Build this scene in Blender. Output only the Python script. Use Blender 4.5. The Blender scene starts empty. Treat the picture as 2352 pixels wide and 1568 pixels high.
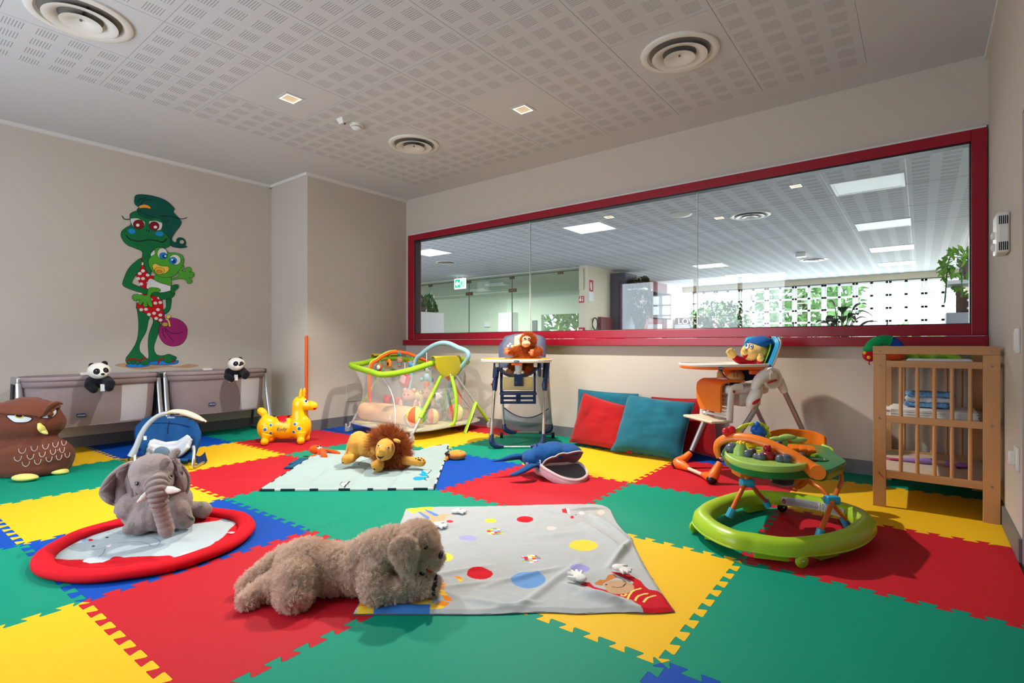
import bpy, math, random
import numpy as np
from mathutils import Vector, Matrix, Euler, noise as mnoise
PI = math.pi
S = bpy.context.scene
COL = S.collection
# ---------------------------------------------------------------- camera geometry (2352 x 1568 frame)
FPX, TH, VH, HC, CX = 1206.79, math.radians(37.838), 789.52, 1.03, 1176.0
CT, ST = math.cos(TH), math.sin(TH)
def F(u, v, z=0.0):
    """point of the horizontal plane z seen at u, v"""
    d = FPX*(HC-z)/(v-VH); l = (u-CX)/FPX*d
    return Vector((l*CT-d*ST, l*ST+d*CT, z))
def depth(p): return -p[0]*ST+p[1]*CT
def W(u, v, Y=4.99):
    t = (u-CX)/FPX; X = Y*(t*CT-ST)/(CT+t*ST); d = -X*ST+Y*CT
    return Vector((X, Y, HC-(v-VH)*d/FPX))
def LW(u, v, X=-6.63):
    t = (u-CX)/FPX; Y = X*(CT+t*ST)/(t*CT-ST); d = -X*ST+Y*CT
    return Vector((X, Y, HC-(v-VH)*d/FPX))
class Frame:
    """local frame at a floor point: x across the view, y away, z up"""
    def __init__(s, u, v, z=0.0):
        s.o = F(u, v, z); s.d0 = depth(s.o); s.l0 = (u-CX)/FPX*s.d0; s.z0 = z
    def P(s, u, v, dy=0.0):
        k = (s.d0+dy)/FPX
        return Vector(((u-CX)*k-s.l0, dy, HC-(v-VH)*k-s.z0))
    def R(s, px, dy=0.0): return px*(s.d0+dy)/FPX
    def G(s, u, v, z=0.0):
        """local point on the plane of height z (local) seen at u, v"""
        w = F(u, v, z+s.z0)-s.o
        return Vector((w.x*CT+w.y*ST, -w.x*ST+w.y*CT, z))
def lin(c):
    r = []
    for x in c[:3]:
        x = x/255.0
        r.append(x/12.92 if x <= .04045 else ((x+.055)/1.055)**2.4)
    return tuple(r)
# ---------------------------------------------------------------- materials
MATS = {}
def mat(name, rgb=(200,200,200), rough=.6, metal=0., spec=.4, noise=None, bump=None, trans=0., alpha=1., emit=None, sheen=0., coat=0., attr=None, weave=None, wood=None):
    if name in MATS: return MATS[name]
    m = bpy.data.materials.new(name); m.use_nodes = True
    nt = m.node_tree; N = nt.nodes; K = nt.links
    b = N['Principled BSDF']
    c = lin(rgb)
    b.inputs['Base Color'].default_value = (*c, 1)
    m.diffuse_color = (*c, 1)
    b.inputs['Roughness'].default_value = rough
    b.inputs['Metallic'].default_value = metal
    b.inputs['Specular IOR Level'].default_value = spec
    b.inputs['Transmission Weight'].default_value = trans
    b.inputs['Alpha'].default_value = alpha
    b.inputs['Sheen Weight'].default_value = sheen
    b.inputs['Sheen Roughness'].default_value = .5
    b.inputs['Coat Weight'].default_value = coat
    b.inputs['Coat Roughness'].default_value = .1
    tc = N.new('ShaderNodeTexCoord')
    src = None
    if attr:
        a = N.new('ShaderNodeAttribute'); a.attribute_name = attr; src = a.outputs['Color']
        K.new(src, b.inputs['Base Color'])
    if wood:
        mp = N.new('ShaderNodeMapping'); mp.inputs['Scale'].default_value = wood
        K.new(tc.outputs['Object'], mp.inputs['Vector'])
        n = N.new('ShaderNodeTexNoise'); n.inputs['Scale'].default_value = 1; n.inputs['Detail'].default_value = 6; n.inputs['Distortion'].default_value = .6
        K.new(mp.outputs[0], n.inputs['Vector'])
        r = N.new('ShaderNodeValToRGB'); r.color_ramp.elements[0].position = .3; r.color_ramp.elements[1].position = .7
        r.color_ramp.elements[0].color = (*[x*.78 for x in c], 1); r.color_ramp.elements[1].color = (*[min(1, x*1.12) for x in c], 1)
        K.new(n.outputs['Fac'], r.inputs['Fac']); K.new(r.outputs[0], b.inputs['Base Color'])
    if noise:
        n = N.new('ShaderNodeTexNoise'); n.inputs['Scale'].default_value = noise[0]; n.inputs['Detail'].default_value = 5
        K.new(tc.outputs['Object'], n.inputs['Vector'])
        r = N.new('ShaderNodeMapRange'); r.inputs['From Min'].default_value = .3; r.inputs['From Max'].default_value = .7
        r.inputs['To Min'].default_value = 1-noise[1]; r.inputs['To Max'].default_value = 1+noise[1]
        K.new(n.outputs['Fac'], r.inputs['Value'])
        mx = N.new('ShaderNodeVectorMath'); mx.operation = 'SCALE'
        if src: K.new(src, mx.inputs[0])
        else: mx.inputs[0].default_value = c
        K.new(r.outputs[0], mx.inputs['Scale']); K.new(mx.outputs[0], b.inputs['Base Color'])
    if bump:
        n = N.new('ShaderNodeTexNoise'); n.inputs['Scale'].default_value = bump[0]; n.inputs['Detail'].default_value = 4
        K.new(tc.outputs['Object'], n.inputs['Vector'])
        bp = N.new('ShaderNodeBump'); bp.inputs['Strength'].default_value = bump[1]; bp.inputs['Distance'].default_value = bump[2] if len(bump) > 2 else .004
        K.new(n.outputs['Fac'], bp.inputs['Height']); K.new(bp.outputs[0], b.inputs['Normal'])
    if emit:
        b.inputs['Emission Color'].default_value = (*lin(emit[0]), 1); b.inputs['Emission Strength'].default_value = emit[1]
    MATS[name] = m
    return m
def plush(name, rgb, **k):
    k.setdefault('noise', (9, .10)); k.setdefault('bump', (220, .55, .004)); k.setdefault('sheen', .12)
    return mat(name, rgb, rough=.95, spec=.1, **k)
def fabric(name, rgb, **k):
    k.setdefault('bump', (420, .25, .002)); k.setdefault('noise', (6, .05))
    return mat(name, rgb, rough=.85, spec=.15, **k)
def plastic(name, rgb, rough=.28, **k): return mat(name, rgb, rough=rough, spec=.5, **k)
def metal(name, rgb=(190,192,196), rough=.3): return mat(name, rgb, rough=rough, metal=.9)
def glassmat(name, tint=(1,1,1), gloss=1.0, ior=1.45):
    m = bpy.data.materials.new(name); m.use_nodes = True; nt = m.node_tree; N = nt.nodes; K = nt.links
    N.remove(N['Principled BSDF']); out = N['Material Output']
    t = N.new('ShaderNodeBsdfTransparent'); t.inputs[0].default_value = (*tint, 1)
    g = N.new('ShaderNodeBsdfGlossy'); g.inputs['Roughness'].default_value = .0; g.inputs[0].default_value = (gloss, gloss, gloss, 1)
    f = N.new('ShaderNodeFresnel'); ge = N.new('ShaderNodeNewGeometry'); mr = N.new('ShaderNodeMapRange')
    mr.inputs['To Min'].default_value = ior; mr.inputs['To Max'].default_value = 1/ior   # same angle law on both faces of the sheet
    K.new(ge.outputs['Backfacing'], mr.inputs['Value']); K.new(mr.outputs[0], f.inputs['IOR'])
    mx = N.new('ShaderNodeMixShader'); K.new(f.outputs[0], mx.inputs[0]); K.new(t.outputs[0], mx.inputs[1]); K.new(g.outputs[0], mx.inputs[2])
    K.new(mx.outputs[0], out.inputs['Surface']); MATS[name] = m
    return m
def netmat(name, rgb, cover=.45, scale=420, rough=.8):
    """fine mesh fabric: threads with open holes between, woven in uv"""
    m = bpy.data.materials.new(name); m.use_nodes = True; nt = m.node_tree; N = nt.nodes; K = nt.links
    b = N['Principled BSDF']; out = N['Material Output']; b.inputs['Base Color'].default_value = (*lin(rgb), 1); b.inputs['Roughness'].default_value = rough; b.inputs['Specular IOR Level'].default_value = .2
    t = N.new('ShaderNodeBsdfTransparent'); mx = N.new('ShaderNodeMixShader')
    mx.inputs[0].default_value = cover
    K.new(t.outputs[0], mx.inputs[1]); K.new(b.outputs[0], mx.inputs[2]); K.new(mx.outputs[0], out.inputs['Surface'])
    MATS[name] = m
    return m
# ---------------------------------------------------------------- mesh builder
def rotm(rx=0, ry=0, rz=0): return Euler((rx, ry, rz)).to_matrix()
def align(d):
    d = Vector(d)
    return d.to_track_quat('Z', 'Y').to_matrix() if d.length > 1e-9 else Matrix.Identity(3)
def spline(pts, n=8, closed=False):
    P = [Vector(p) for p in pts]; out = []; m = len(P)
    rng = range(m) if closed else range(m-1)
    for i in rng:
        a, b = P[i], P[(i+1) % m]
        p0 = P[(i-1) % m] if (closed or i > 0) else a*2-b
        p3 = P[(i+2) % m] if (closed or i+2 < m) else b*2-a
        for k in range(n):
            t = k/n
            out.append(.5*((2*a)+(b-p0)*t+(2*p0-5*a+4*b-p3)*t*t+(3*a-p0-3*b+p3)*t**3))
    if not closed: out.append(P[-1])
    return out
class MB:
    def __init__(s): s.v = []; s.f = []; s.mi = []; s.cur = 0
    def add(s, vs, fs, m=None):
        o = len(s.v); s.v += [tuple(p) for p in vs]
        for f in fs: s.f.append(tuple(i+o for i in f)); s.mi.append(s.cur if m is None else m)
        return s
    def box(s, c, d, R=None, taper=1.0):
        x, y, z = d[0]/2, d[1]/2, d[2]/2; t = taper
        P = [(-x,-y,-z),(x,-y,-z),(x,y,-z),(-x,y,-z),(-x*t,-y*t,z),(x*t,-y*t,z),(x*t,y*t,z),(-x*t,y*t,z)]
        c = Vector(c); P = [(R @ Vector(p) if R else Vector(p))+c for p in P]
        return s.add(P, [(0,3,2,1),(4,5,6,7),(0,1,5,4),(1,2,6,5),(2,3,7,6),(3,0,4,7)])
    def span(s, a, b):
        a, b = Vector(a), Vector(b); return s.box((a+b)/2, [abs(x) for x in b-a])
    def rbox(s, c, d, r=.01, R=None, n=3):
        """rounded-corner box (vertical edges rounded, top and bottom slightly domed)"""
        x, y, z = d[0]/2, d[1]/2, d[2]/2; r = min(r, x, y, z); rings = []
        prof = [(-z, -r), ]+[(-z+r-r*math.cos(a), -r+r*math.sin(a)) for a in [PI/2*k/n for k in range(1, n+1)]]
        prof = prof+[(-p[0], p[1]) for p in reversed(prof)]
        for zz, off in prof:
            ring = []
            for q, (sx, sy) in enumerate([(1,1),(-1,1),(-1,-1),(1,-1)]):
                for k in range(n+1):
                    a = PI/2*q+PI/2*k/n
                    ring.append((sx*(x-r)+(r+off)*math.cos(a), sy*(y-r)+(r+off)*math.sin(a), zz))
            rings.append(ring)
        c = Vector(c)
        V = [(R @ Vector(p) if R else Vector(p))+c for ring in rings for p in ring]; m = len(rings[0]); fs = []
        for i in range(len(rings)-1):
            for j in range(m): fs.append((i*m+j, i*m+(j+1) % m, (i+1)*m+(j+1) % m, (i+1)*m+j))
        fs.append(tuple(reversed(range(m)))); fs.append(tuple((len(rings)-1)*m+j for j in range(m)))
        return s.add(V, fs)
    def ell(s, c, r, R=None, nu=16, nv=10):
        if not hasattr(r, '__len__'): r = (r, r, r)
        c = Vector(c); V = [Vector((0,0,-r[2]))]
        for i in range(1, nv):
            a = -PI/2+PI*i/nv
            for j in range(nu):
                b = 2*PI*j/nu; V.append(Vector((r[0]*math.cos(a)*math.cos(b), r[1]*math.cos(a)*math.sin(b), r[2]*math.sin(a))))
        V.append(Vector((0,0,r[2]))); V = [(R @ p if R else p)+c for p in V]; fs = []
        for j in range(nu): fs.append((0, 1+(j+1) % nu, 1+j))
        for i in range(nv-2):
            for j in range(nu): fs.append((1+i*nu+j, 1+i*nu+(j+1) % nu, 1+(i+1)*nu+(j+1) % nu, 1+(i+1)*nu+j))
        L = len(V)-1; o = 1+(nv-2)*nu
        for j in range(nu): fs.append((o+j, o+(j+1) % nu, L))
        return s.add(V, fs)
    def tube(s, path, r, seg=12, closed=False, cap=True, flat=None, up=None):
        """sweep; r a number or a list; flat = (a, b) squashes the section; rounded caps"""
        P = [Vector(p) for p in path]; n = len(P)
        rr = list(r) if hasattr(r, '__len__') else [r]*n
        if len(rr) != n:
            q = len(rr)-1; rr = [rr[min(q, int(i/(n-1)*q))]*(1-(i/(n-1)*q) % 1)+rr[min(q, int(i/(n-1)*q)+1)]*((i/(n-1)*q) % 1) for i in range(n)]
        T = []
        for i in range(n):
            a = P[(i-1) % n] if (closed or i > 0) else P[i]; b = P[(i+1) % n] if (closed or i < n-1) else P[i]
            t = b-a; T.append(t.normalized() if t.length > 1e-12 else Vector((0,0,1)))
        u = Vector(up) if up else (Vector((0,0,1)) if abs(T[0].z) < .9 else Vector((1,0,0)))
        N0 = (u-T[0]*u.dot(T[0])).normalized(); V = []; fs = []
        for i in range(n):
            if up: N0 = (Vector(up)-T[i]*Vector(up).dot(T[i])); N0 = N0.normalized() if N0.length > 1e-6 else Vector((1,0,0))
            else: N0 = (N0-T[i]*N0.dot(T[i])).normalized()
            B = T[i].cross(N0)
            fa, fb = flat if flat else (1, 1)
            for j in range(seg):
                a = 2*PI*j/seg; V.append(P[i]+(N0*math.cos(a)*fa+B*math.sin(a)*fb)*rr[i])
        for i in range(n if closed else n-1):
            for j in range(seg): fs.append((i*seg+j, i*seg+(j+1) % seg, ((i+1) % n)*seg+(j+1) % seg, ((i+1) % n)*seg+j))
        if not closed and cap: fs.append(tuple(reversed(range(seg)))); fs.append(tuple((n-1)*seg+j for j in range(seg)))
        return s.add(V, fs)
    def cyl(s, a, b, r0, r1=None, seg=20):
        a, b = Vector(a), Vector(b); return s.tube([a, b], [r0, r0 if r1 is None else r1], seg)
    def cap(s, path, r, seg=12, n=8):
        """limb with rounded ends for organic bodies"""
        P = [Vector(p) for p in path]; rr = list(r) if hasattr(r, '__len__') else [r]*len(P)
        for i, p in enumerate(P): s.ell(p, rr[i], nu=seg, nv=8)
        for i in range(len(P)-1): s.tube([P[i], P[i+1]], [rr[i], rr[i+1]], seg)
        return s
    def lathe(s, prof, c=(0,0,0), seg=32, R=None, close=False):
        c = Vector(c); V = []; fs = []; n = len(prof)
        for (r, z) in prof:
            for j in range(seg):
                a = 2*PI*j/seg; p = Vector((r*math.cos(a), r*math.sin(a), z)); V.append((R @ p if R else p)+c)
        for i in range(n if close else n-1):
            for j in range(seg): fs.append((i*seg+j, i*seg+(j+1) % seg, ((i+1) % n)*seg+(j+1) % seg, ((i+1) % n)*seg+j))
        if not close:
            if prof[0][0] > 1e-5: fs.append(tuple(reversed(range(seg))))
            if prof[-1][0] > 1e-5: fs.append(tuple((n-1)*seg+j for j in range(seg)))
        return s.add(V, fs)
    def prism(s, poly, h, M=None, z0=0.):
        """poly of (x, y) extruded z0..z0+h; M maps the points (Matrix 4x4 or function)"""
        n = len(poly); V = [Vector((p[0], p[1], z0)) for p in poly]+[Vector((p[0], p[1], z0+h)) for p in poly]
        if M is not None: V = [M(p) if callable(M) else M @ p for p in V]
        return s.add(V, [tuple(reversed(range(n))), tuple(range(n, 2*n))]+[(i, (i+1) % n, n+(i+1) % n, n+i) for i in range(n)])
    def sheet(s, fn, nu, nv, thick=0., closed_u=False):
        """grid fn(a, b) a,b in 0..1; thick adds a back side"""
        V = [Vector(fn(i/nu, j/nv)) for j in range(nv+1) for i in range(nu+1)]; w = nu+1; fs = []
        for j in range(nv):
            for i in range(nu): fs.append((j*w+i, j*w+i+1, (j+1)*w+i+1, (j+1)*w+i))
        if thick:
            nr = [Vector() for _ in V]
            for f in fs:
                a, b, c, d = [V[k] for k in f]; q = (c-a).cross(d-b)
                for k in f: nr[k] += q
            o = len(V); B = [p-(k.normalized()*thick if k.length > 0 else k) for p, k in zip(V, nr)]; V = V+B
            fs = fs+[tuple(o+k for k in reversed(f)) for f in fs]
            e = [i for i in range(nu)]
            for i in range(nu):
                fs.append((i+1, i, o+i, o+i+1)); k = nv*w+i; fs.append((k, k+1, o+k+1, o+k))
            for j in range(nv):
                a, b = j*w, (j+1)*w; fs.append((a, b, o+b, o+a)); a, b = j*w+nu, (j+1)*w+nu; fs.append((b, a, o+a, o+b))
        return s.add(V, fs)
    def mesh(s, name):
        me = bpy.data.meshes.new(name); me.from_pydata(s.v, [], s.f)
        if any(s.mi): me.polygons.foreach_set('material_index', s.mi)
        me.update(); return me
def grounded(mb, z=.003):
    mb.v = [(p[0], p[1], max(z, p[2])) for p in mb.v]; return mb
def link(o, parent=None):
    COL.objects.link(o)
    if parent: o.parent = parent
    return o
def finish(me, smooth=True, ang=40):
    if smooth:
        me.polygons.foreach_set('use_smooth', [True]*len(me.polygons))
        if ang: me.set_sharp_from_angle(angle=math.radians(ang))
def part(name, mb, m, parent=None, smooth=True, ang=40, bevel=0, sub=0, label=None, bseg=2, loc=None, rot=None, fix=False):
    me = mb if isinstance(mb, bpy.types.Mesh) else mb.mesh(name)
    for x in (m if isinstance(m, (list, tuple)) else [m]): me.materials.append(x)
    if fix:
        import bmesh
        b = bmesh.new(); b.from_mesh(me); bmesh.ops.recalc_face_normals(b, faces=b.faces); b.to_mesh(me); b.free()
    finish(me, smooth, 0 if sub else ang)
    o = bpy.data.objects.new(name, me); link(o, parent)
    if loc: o.location = loc
    if rot: o.rotation_euler = rot
    if bevel:
        md = o.modifiers.new('bevel', 'BEVEL'); md.width = bevel; md.segments = bseg; md.limit_method = 'ANGLE'; md.angle_limit = math.radians(50); md.harden_normals = False
    if sub:
        md = o.modifiers.new('sub', 'SUBSURF'); md.levels = sub; md.render_levels = sub
    if label: o['label'] = label
    return o
def baked(mb, voxel=.01, smooth=4, fac=.5, extra=None):
    """merge overlapping closed pieces of mb into one continuous soft surface"""
    o = bpy.data.objects.new('tmp', mb.mesh('tmp')); COL.objects.link(o)
    r = o.modifiers.new('r', 'REMESH'); r.mode = 'VOXEL'; r.voxel_size = voxel; r.use_smooth_shade = True
    if smooth:
        q = o.modifiers.new('s', 'SMOOTH'); q.iterations = smooth; q.factor = fac
    dg = bpy.context.evaluated_depsgraph_get()
    me = bpy.data.meshes.new_from_object(o.evaluated_get(dg)); bpy.data.objects.remove(o)
    return me
def soft(name, mb, m, parent=None, voxel=.01, smooth=4, label=None, fn=None, zmin=None, **k):
    me = baked(mb, voxel, smooth)
    if fn:
        n = len(me.vertices); co = np.empty(n*3); me.vertices.foreach_get('co', co); co = co.reshape(-1, 3)
        no = np.empty(n*3); me.vertices.foreach_get('normal', no); no = no.reshape(-1, 3)
        me.vertices.foreach_set('co', fn(co, no).ravel()); me.update()
    if zmin is not None:
        for v in me.vertices:
            if v.co.z < zmin: v.co.z = zmin
        me.update()
    return part(name, me, m, parent, ang=0, label=label, **k)
def wrinkle(amp, scale, seed=0):
    def fn(co, no):
        d = np.array([mnoise.noise(Vector((p[0]*scale+seed, p[1]*scale, p[2]*scale)))+.5*mnoise.noise(Vector((p[0]*scale*2.3, p[1]*scale*2.3+seed, p[2]*scale*2.3))) for p in co])
        return co+no*(d*amp)[:, None]
    return fn
def thing(name, label, cat, loc=(0,0,0), rz=0., group=None, kind=None):
    o = bpy.data.objects.new(name, None); o.empty_display_size = .05; COL.objects.link(o); o.location = loc; o.rotation_euler = (0,0,rz)
    return tag(o, label, cat, group, kind)
def tag(o, label=None, cat=None, group=None, kind=None):
    if label: o['label'] = label
    if cat: o['category'] = cat
    if group: o['group'] = group
    if kind: o['kind'] = kind
    return o
def struct(name, mb, m, parent=None, **k):
    k.setdefault('smooth', False)
    o = part(name, mb, m, parent, **k)
    if not parent: o['kind'] = 'structure'
    return o
def dup(root, loc, rz, label=None, group=None):
    r = root.copy(); COL.objects.link(r); r.location = loc; r.rotation_euler = (0,0,rz)
    if label: r['label'] = label
    if group: r['group'] = group
    for ch in list(root.children):
        c = ch.copy(); COL.objects.link(c); c.parent = r
        for g in ch.children:
            d = g.copy(); COL.objects.link(d); d.parent = c
    return r
def inpoly(x, y, poly):
    """vectorised point in polygon"""
    r = np.zeros(x.shape, bool); n = len(poly); j = n-1
    for i in range(n):
        xi, yi = poly[i]; xj, yj = poly[j]
        if yi != yj: r ^= ((yi > y) != (yj > y)) & (x < (xj-xi)*(y-yi)/(yj-yi)+xi)
        j = i
    return r
def hair(o, count, length, m, seed=1, rough=.02, radius=.0012, clump=0., group=None, brown=0., child=0, steps=3):
    o.data.materials.append(m)
    md = o.modifiers.new('fur', 'PARTICLE_SYSTEM'); ps = md.particle_system; st = ps.settings
    st.type = 'HAIR'; st.count = count; st.hair_length = length; st.hair_step = steps; st.material = len(o.data.materials)
    st.emit_from = 'FACE'; st.use_emit_random = True; st.use_even_distribution = True
    st.root_radius = 1.0; st.tip_radius = .25; st.radius_scale = radius; st.display_step = 2; st.render_step = 3
    ps.seed = seed; st.hair_length = length; st.factor_random = brown*.04
    if child:
        st.child_type = 'SIMPLE'; st.rendered_child_count = child; st.child_percent = child; st.child_radius = .012; st.roughness_1 = rough; st.roughness_2 = rough; st.roughness_endpoint = rough; st.clump_factor = clump; st.child_length = 1
    if group: ps.vertex_group_density = group
    return ps
class Axis:
    """local frame at world point o, turned by ang about z; planes seen through pixels"""
    def __init__(s, o, ang): s.o = Vector((o[0], o[1], o[2] if len(o) > 2 else 0.)); s.a = ang; s.c, s.s = math.cos(ang), math.sin(ang)
    def loc(s, p): q = Vector(p)-s.o; return Vector((q.x*s.c+q.y*s.s, -q.x*s.s+q.y*s.c, q.z))
    def on(s, u, v, ax, val):
        d = Vector(((u-CX)/FPX*CT-ST, (u-CX)/FPX*ST+CT, -(v-VH)/FPX)); e = Vector((d.x*s.c+d.y*s.s, -d.x*s.s+d.y*s.c, d.z)); c0 = s.loc((0,0,HC))
        return c0+e*((val-c0[ax])/e[ax])
    def X(s, u, v, x): return s.on(u, v, 0, x)
    def Y(s, u, v, y): return s.on(u, v, 1, y)
    def Z(s, u, v, z): return s.on(u, v, 2, z)
def badge(parent, c, w, h, R=None, text='chicco', field=(24,52,110), ink=(235,238,242), name='badge'):
    """small rounded name badge, face along local -y before R"""
    c = Vector(c); R = R or Matrix.Identity(3)
    pts = []
    for k in range(24): a = 2*PI*k/24; pts.append((w/2*math.copysign(abs(math.cos(a))**.5, math.cos(a)), h/2*math.copysign(abs(math.sin(a))**.5, math.sin(a))))
    M = lambda p: R @ Vector((p[0], -p[2], p[1]))+c
    o = part(name, MB().prism(pts, .003, M), plastic('badge_%d_%d_%d' % field, field, .4), parent, smooth=False)
    pts2 = [(x*.88, y*.8) for x, y in pts]
    me = textmesh(text, h*.78, .0012); xs = [v.co.x for v in me.vertices]; k = min(1, w*.8/max(1e-6, max(xs)-min(xs)))
    for v in me.vertices: v.co = R @ Vector((v.co.x*k, -.0042-v.co.z, v.co.y*k+.0))+c
    part('lettering', me, plastic('ink_%d_%d_%d' % ink, ink, .5), o, smooth=False)
    return o
def textmesh(body, size, ext, align='CENTER', bevel=0., shear=0.):
    cu = bpy.data.curves.new('txt', 'FONT'); cu.body = body; cu.size = size; cu.extrude = ext; cu.align_x = align; cu.align_y = 'CENTER'; cu.offset = bevel; cu.shear = shear; cu.resolution_u = 3
    o = bpy.data.objects.new('tmp', cu); COL.objects.link(o); dg = bpy.context.evaluated_depsgraph_get()
    me = bpy.data.meshes.new_from_object(o.evaluated_get(dg)); bpy.data.objects.remove(o); return me
# ---------------------------------------------------------------- the room
ZC, YW, XL, XR, YB = 3.074, 4.99, -6.63, .38, -1.2
XP, YP = -5.785, 3.46
m_wall = mat('wall_paint', (200,192,182), .9, bump=(300, .12, .002), spec=.2)
m_walld = mat('wall_band_paint', (204,186,158), .9, bump=(260, .25, .002), spec=.2)
m_ceil = mat('ceiling_white', (202,203,206), .9, spec=.2)
m_slab = mat('subfloor', (120,118,114), .8)
m_base = mat('baseboard_grey', (112,112,116), .5)
m_red = plastic('red_lacquer', (150,10,38), .3)
m_white = plastic('white_plastic', (228,228,224), .4)
m_black = plastic('black_plastic', (22,24,28), .4)
m_dark = mat('dark_void', (14,14,15), .9)
m_gap = mat('shadow_gap', (90,86,80), .9)
struct('floor', MB().span((-7,-1.4,-.12), (.6,5.2,-.02)), m_slab)
struct('wall_left', MB().span((-6.8,-1.4,-.12), (XL,YP,3.3)), m_wall)
struct('wall_corner', MB().span((-6.8,YP,-.12), (XP,5.2,3.3)), m_wall)
b = MB(); b.span((XP,YW,-.12), (.6,5.2,1.03)); b.span((XP,YW,2.575), (.6,5.2,3.3)); b.span((XP,YW,1.03), (-5.722,5.2,2.575)); b.span((.374,YW,1.03), (.6,5.2,2.575))
struct('wall_back', b, m_wall)
b = MB(); b.span((XR,3.43,-.12), (.6,YW+.01,3.3)); b.span((XR,2.3,2.12), (.6,3.43,3.3)); b.span((XR,-1.4,-.12), (.6,2.3,3.3))
struct('wall_right', b, m_wall)
WX0, WX1, WZ0, WZ1 = -5.6, -2.0, .35, 2.5
b = MB(); b.span((-6.8,-1.4,-.12), (WX0,YB,3.3)); b.span((WX1,-1.4,-.12), (.6,YB,3.3)); b.span((WX0,-1.4,-.12), (WX1,YB,WZ0)); b.span((WX0,-1.4,WZ1), (WX1,YB,3.3))
struct('wall_front', b, m_wall)
# large window behind the photographer
w2 = thing('window_2', None, None, (0,0,0), kind='structure')
b = MB(); e = .07
for x in np.linspace(WX0, WX1, 5): b.box((min(max(x, WX0+e/2), WX1-e/2), YB-.06, (WZ0+WZ1)/2), (e, .08, WZ1-WZ0))
for z in (WZ0+e/2, WZ1-e/2): b.box(((WX0+WX1)/2, YB-.06, z), (WX1-WX0, .08, e))
part('window_frame', b, m_red, w2, smooth=False)
# cornice, skirting
m_corn = mat('cornice_white', (222,220,216), .8)
def cor(name, a, bb, n): struct(name, MB().span((a[0], a[1], ZC-.035), (bb[0], bb[1], ZC)), m_corn)
cor('trim_1', (XL,YB), (XL+.03,YP), 0); cor('trim_2', (XL,YP-.03), (XP+.03,YP), 0); cor('trim_3', (XP,YP), (XP+.03,YW), 0); cor('trim_4', (XR-.02,YB), (XR,YW), 0)
def skirt(name, a, bb): struct(name, MB().span((a[0], a[1], -.02), (bb[0], bb[1], .11)), m_base, bevel=.003)
skirt('baseboard_left', (XL,YB), (XL+.014,YP)); skirt('baseboard_corner', (XP,YP-.014), (XP+.014,YW)); skirt('baseboard_return', (XL,YP-.014), (XP,YP))
skirt('baseboard_back', (XP,YW-.014), (XR,YW)); skirt('baseboard_right', (XR-.014,3.43), (XR,YW)); 
# ---- ceiling: plain border and slotted panels
GX = [-5.12,-4.475,-3.787,-3.092,-2.40,-1.697,-1.005,-.307]
GY = [4.615-.667*k for k in range(9)]
b = MB(); b.span((-6.8,-1.4,ZC+.02), (.6,5.2,3.35))
b.span((-6.8,-1.4,ZC), (GX[0],5.2,ZC+.02)); b.span((GX[-1],-1.4,ZC), (.6,5.2,ZC+.02)); b.span((GX[0],GY[0],ZC), (GX[-1],5.2,ZC+.02)); b.span((GX[0],-1.4,ZC), (GX[-1],GY[-1],ZC+.02))
struct('ceiling', b, m_ceil)
def slotmat(name, base, x0, px, y0, py, along='x', contrast=.45):
    """plaster board with groups of routed slots; px, py the panel pitch"""
    m = bpy.data.materials.new(name); m.use_nodes = True; nt = m.node_tree; N = nt.nodes; K = nt.links; bs = N['Principled BSDF']
    bs.inputs['Roughness'].default_value = .9; bs.inputs['Specular IOR Level'].default_value = .2
    tc = N.new('ShaderNodeTexCoord'); sp = N.new('ShaderNodeSeparateXYZ'); K.new(tc.outputs['Object'], sp.inputs[0])
    def mt(op, a, v=None, c=None):
        n = N.new('ShaderNodeMath'); n.operation = op
        for i, q in enumerate([a, v, c]):
            if q is None: continue
            if isinstance(q, (int, float)): n.inputs[i].default_value = q
            else: K.new(q, n.inputs[i])
        return n.outputs[0]
    gx = mt('FRACT', mt('MULTIPLY', mt('SUBTRACT', sp.outputs['X'], x0), 4/px)); gy = mt('FRACT', mt('MULTIPLY', mt('SUBTRACT', sp.outputs['Y'], y0), 4/py))
    A, B = (gx, gy) if along == 'x' else (gy, gx)
    inA = mt('MULTIPLY', mt('GREATER_THAN', A, .2), mt('LESS_THAN', A, .8))
    inB = mt('MULTIPLY', mt('GREATER_THAN', B, .17), mt('LESS_THAN', B, .83))
    sl = mt('LESS_THAN', mt('FRACT', mt('MULTIPLY', mt('SUBTRACT', B, .17), 7/.66)), .24)
    k = mt('MULTIPLY', mt('MULTIPLY', inA, inB), sl)
    mx = N.new('ShaderNodeMix'); mx.data_type = 'RGBA'; K.new(k, mx.inputs[0]); mx.inputs[6].default_value = (*lin(base), 1); mx.inputs[7].default_value = (*[q*contrast for q in lin(base)], 1)
    K.new(mx.outputs[2], bs.inputs['Base Color'])
    bp = N.new('ShaderNodeBump'); bp.inputs['Strength'].default_value = .5; bp.inputs['Distance'].default_value = .004; bp.invert = True
    K.new(k, bp.inputs['Height']); K.new(bp.outputs[0], bs.inputs['Normal'])
    return m
m_slot = slotmat('slotted_plaster', (202,203,206), GX[1], .692, GY[0], .667)
blank = {(1,5),(1,3),(1,1),(3,1),(5,1)}
b = MB(); g = .003
for i in range(7):
    for j in range(8):
        b.cur = 1 if (i, j) in blank else 0
        b.box(((GX[i]+GX[i+1])/2, (GY[j]+GY[j+1])/2, ZC+.008), (GX[i+1]-GX[i]-g, GY[j]-GY[j+1]-g, .016))
struct('ceiling_panels', b, [m_slot, m_ceil])
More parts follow.
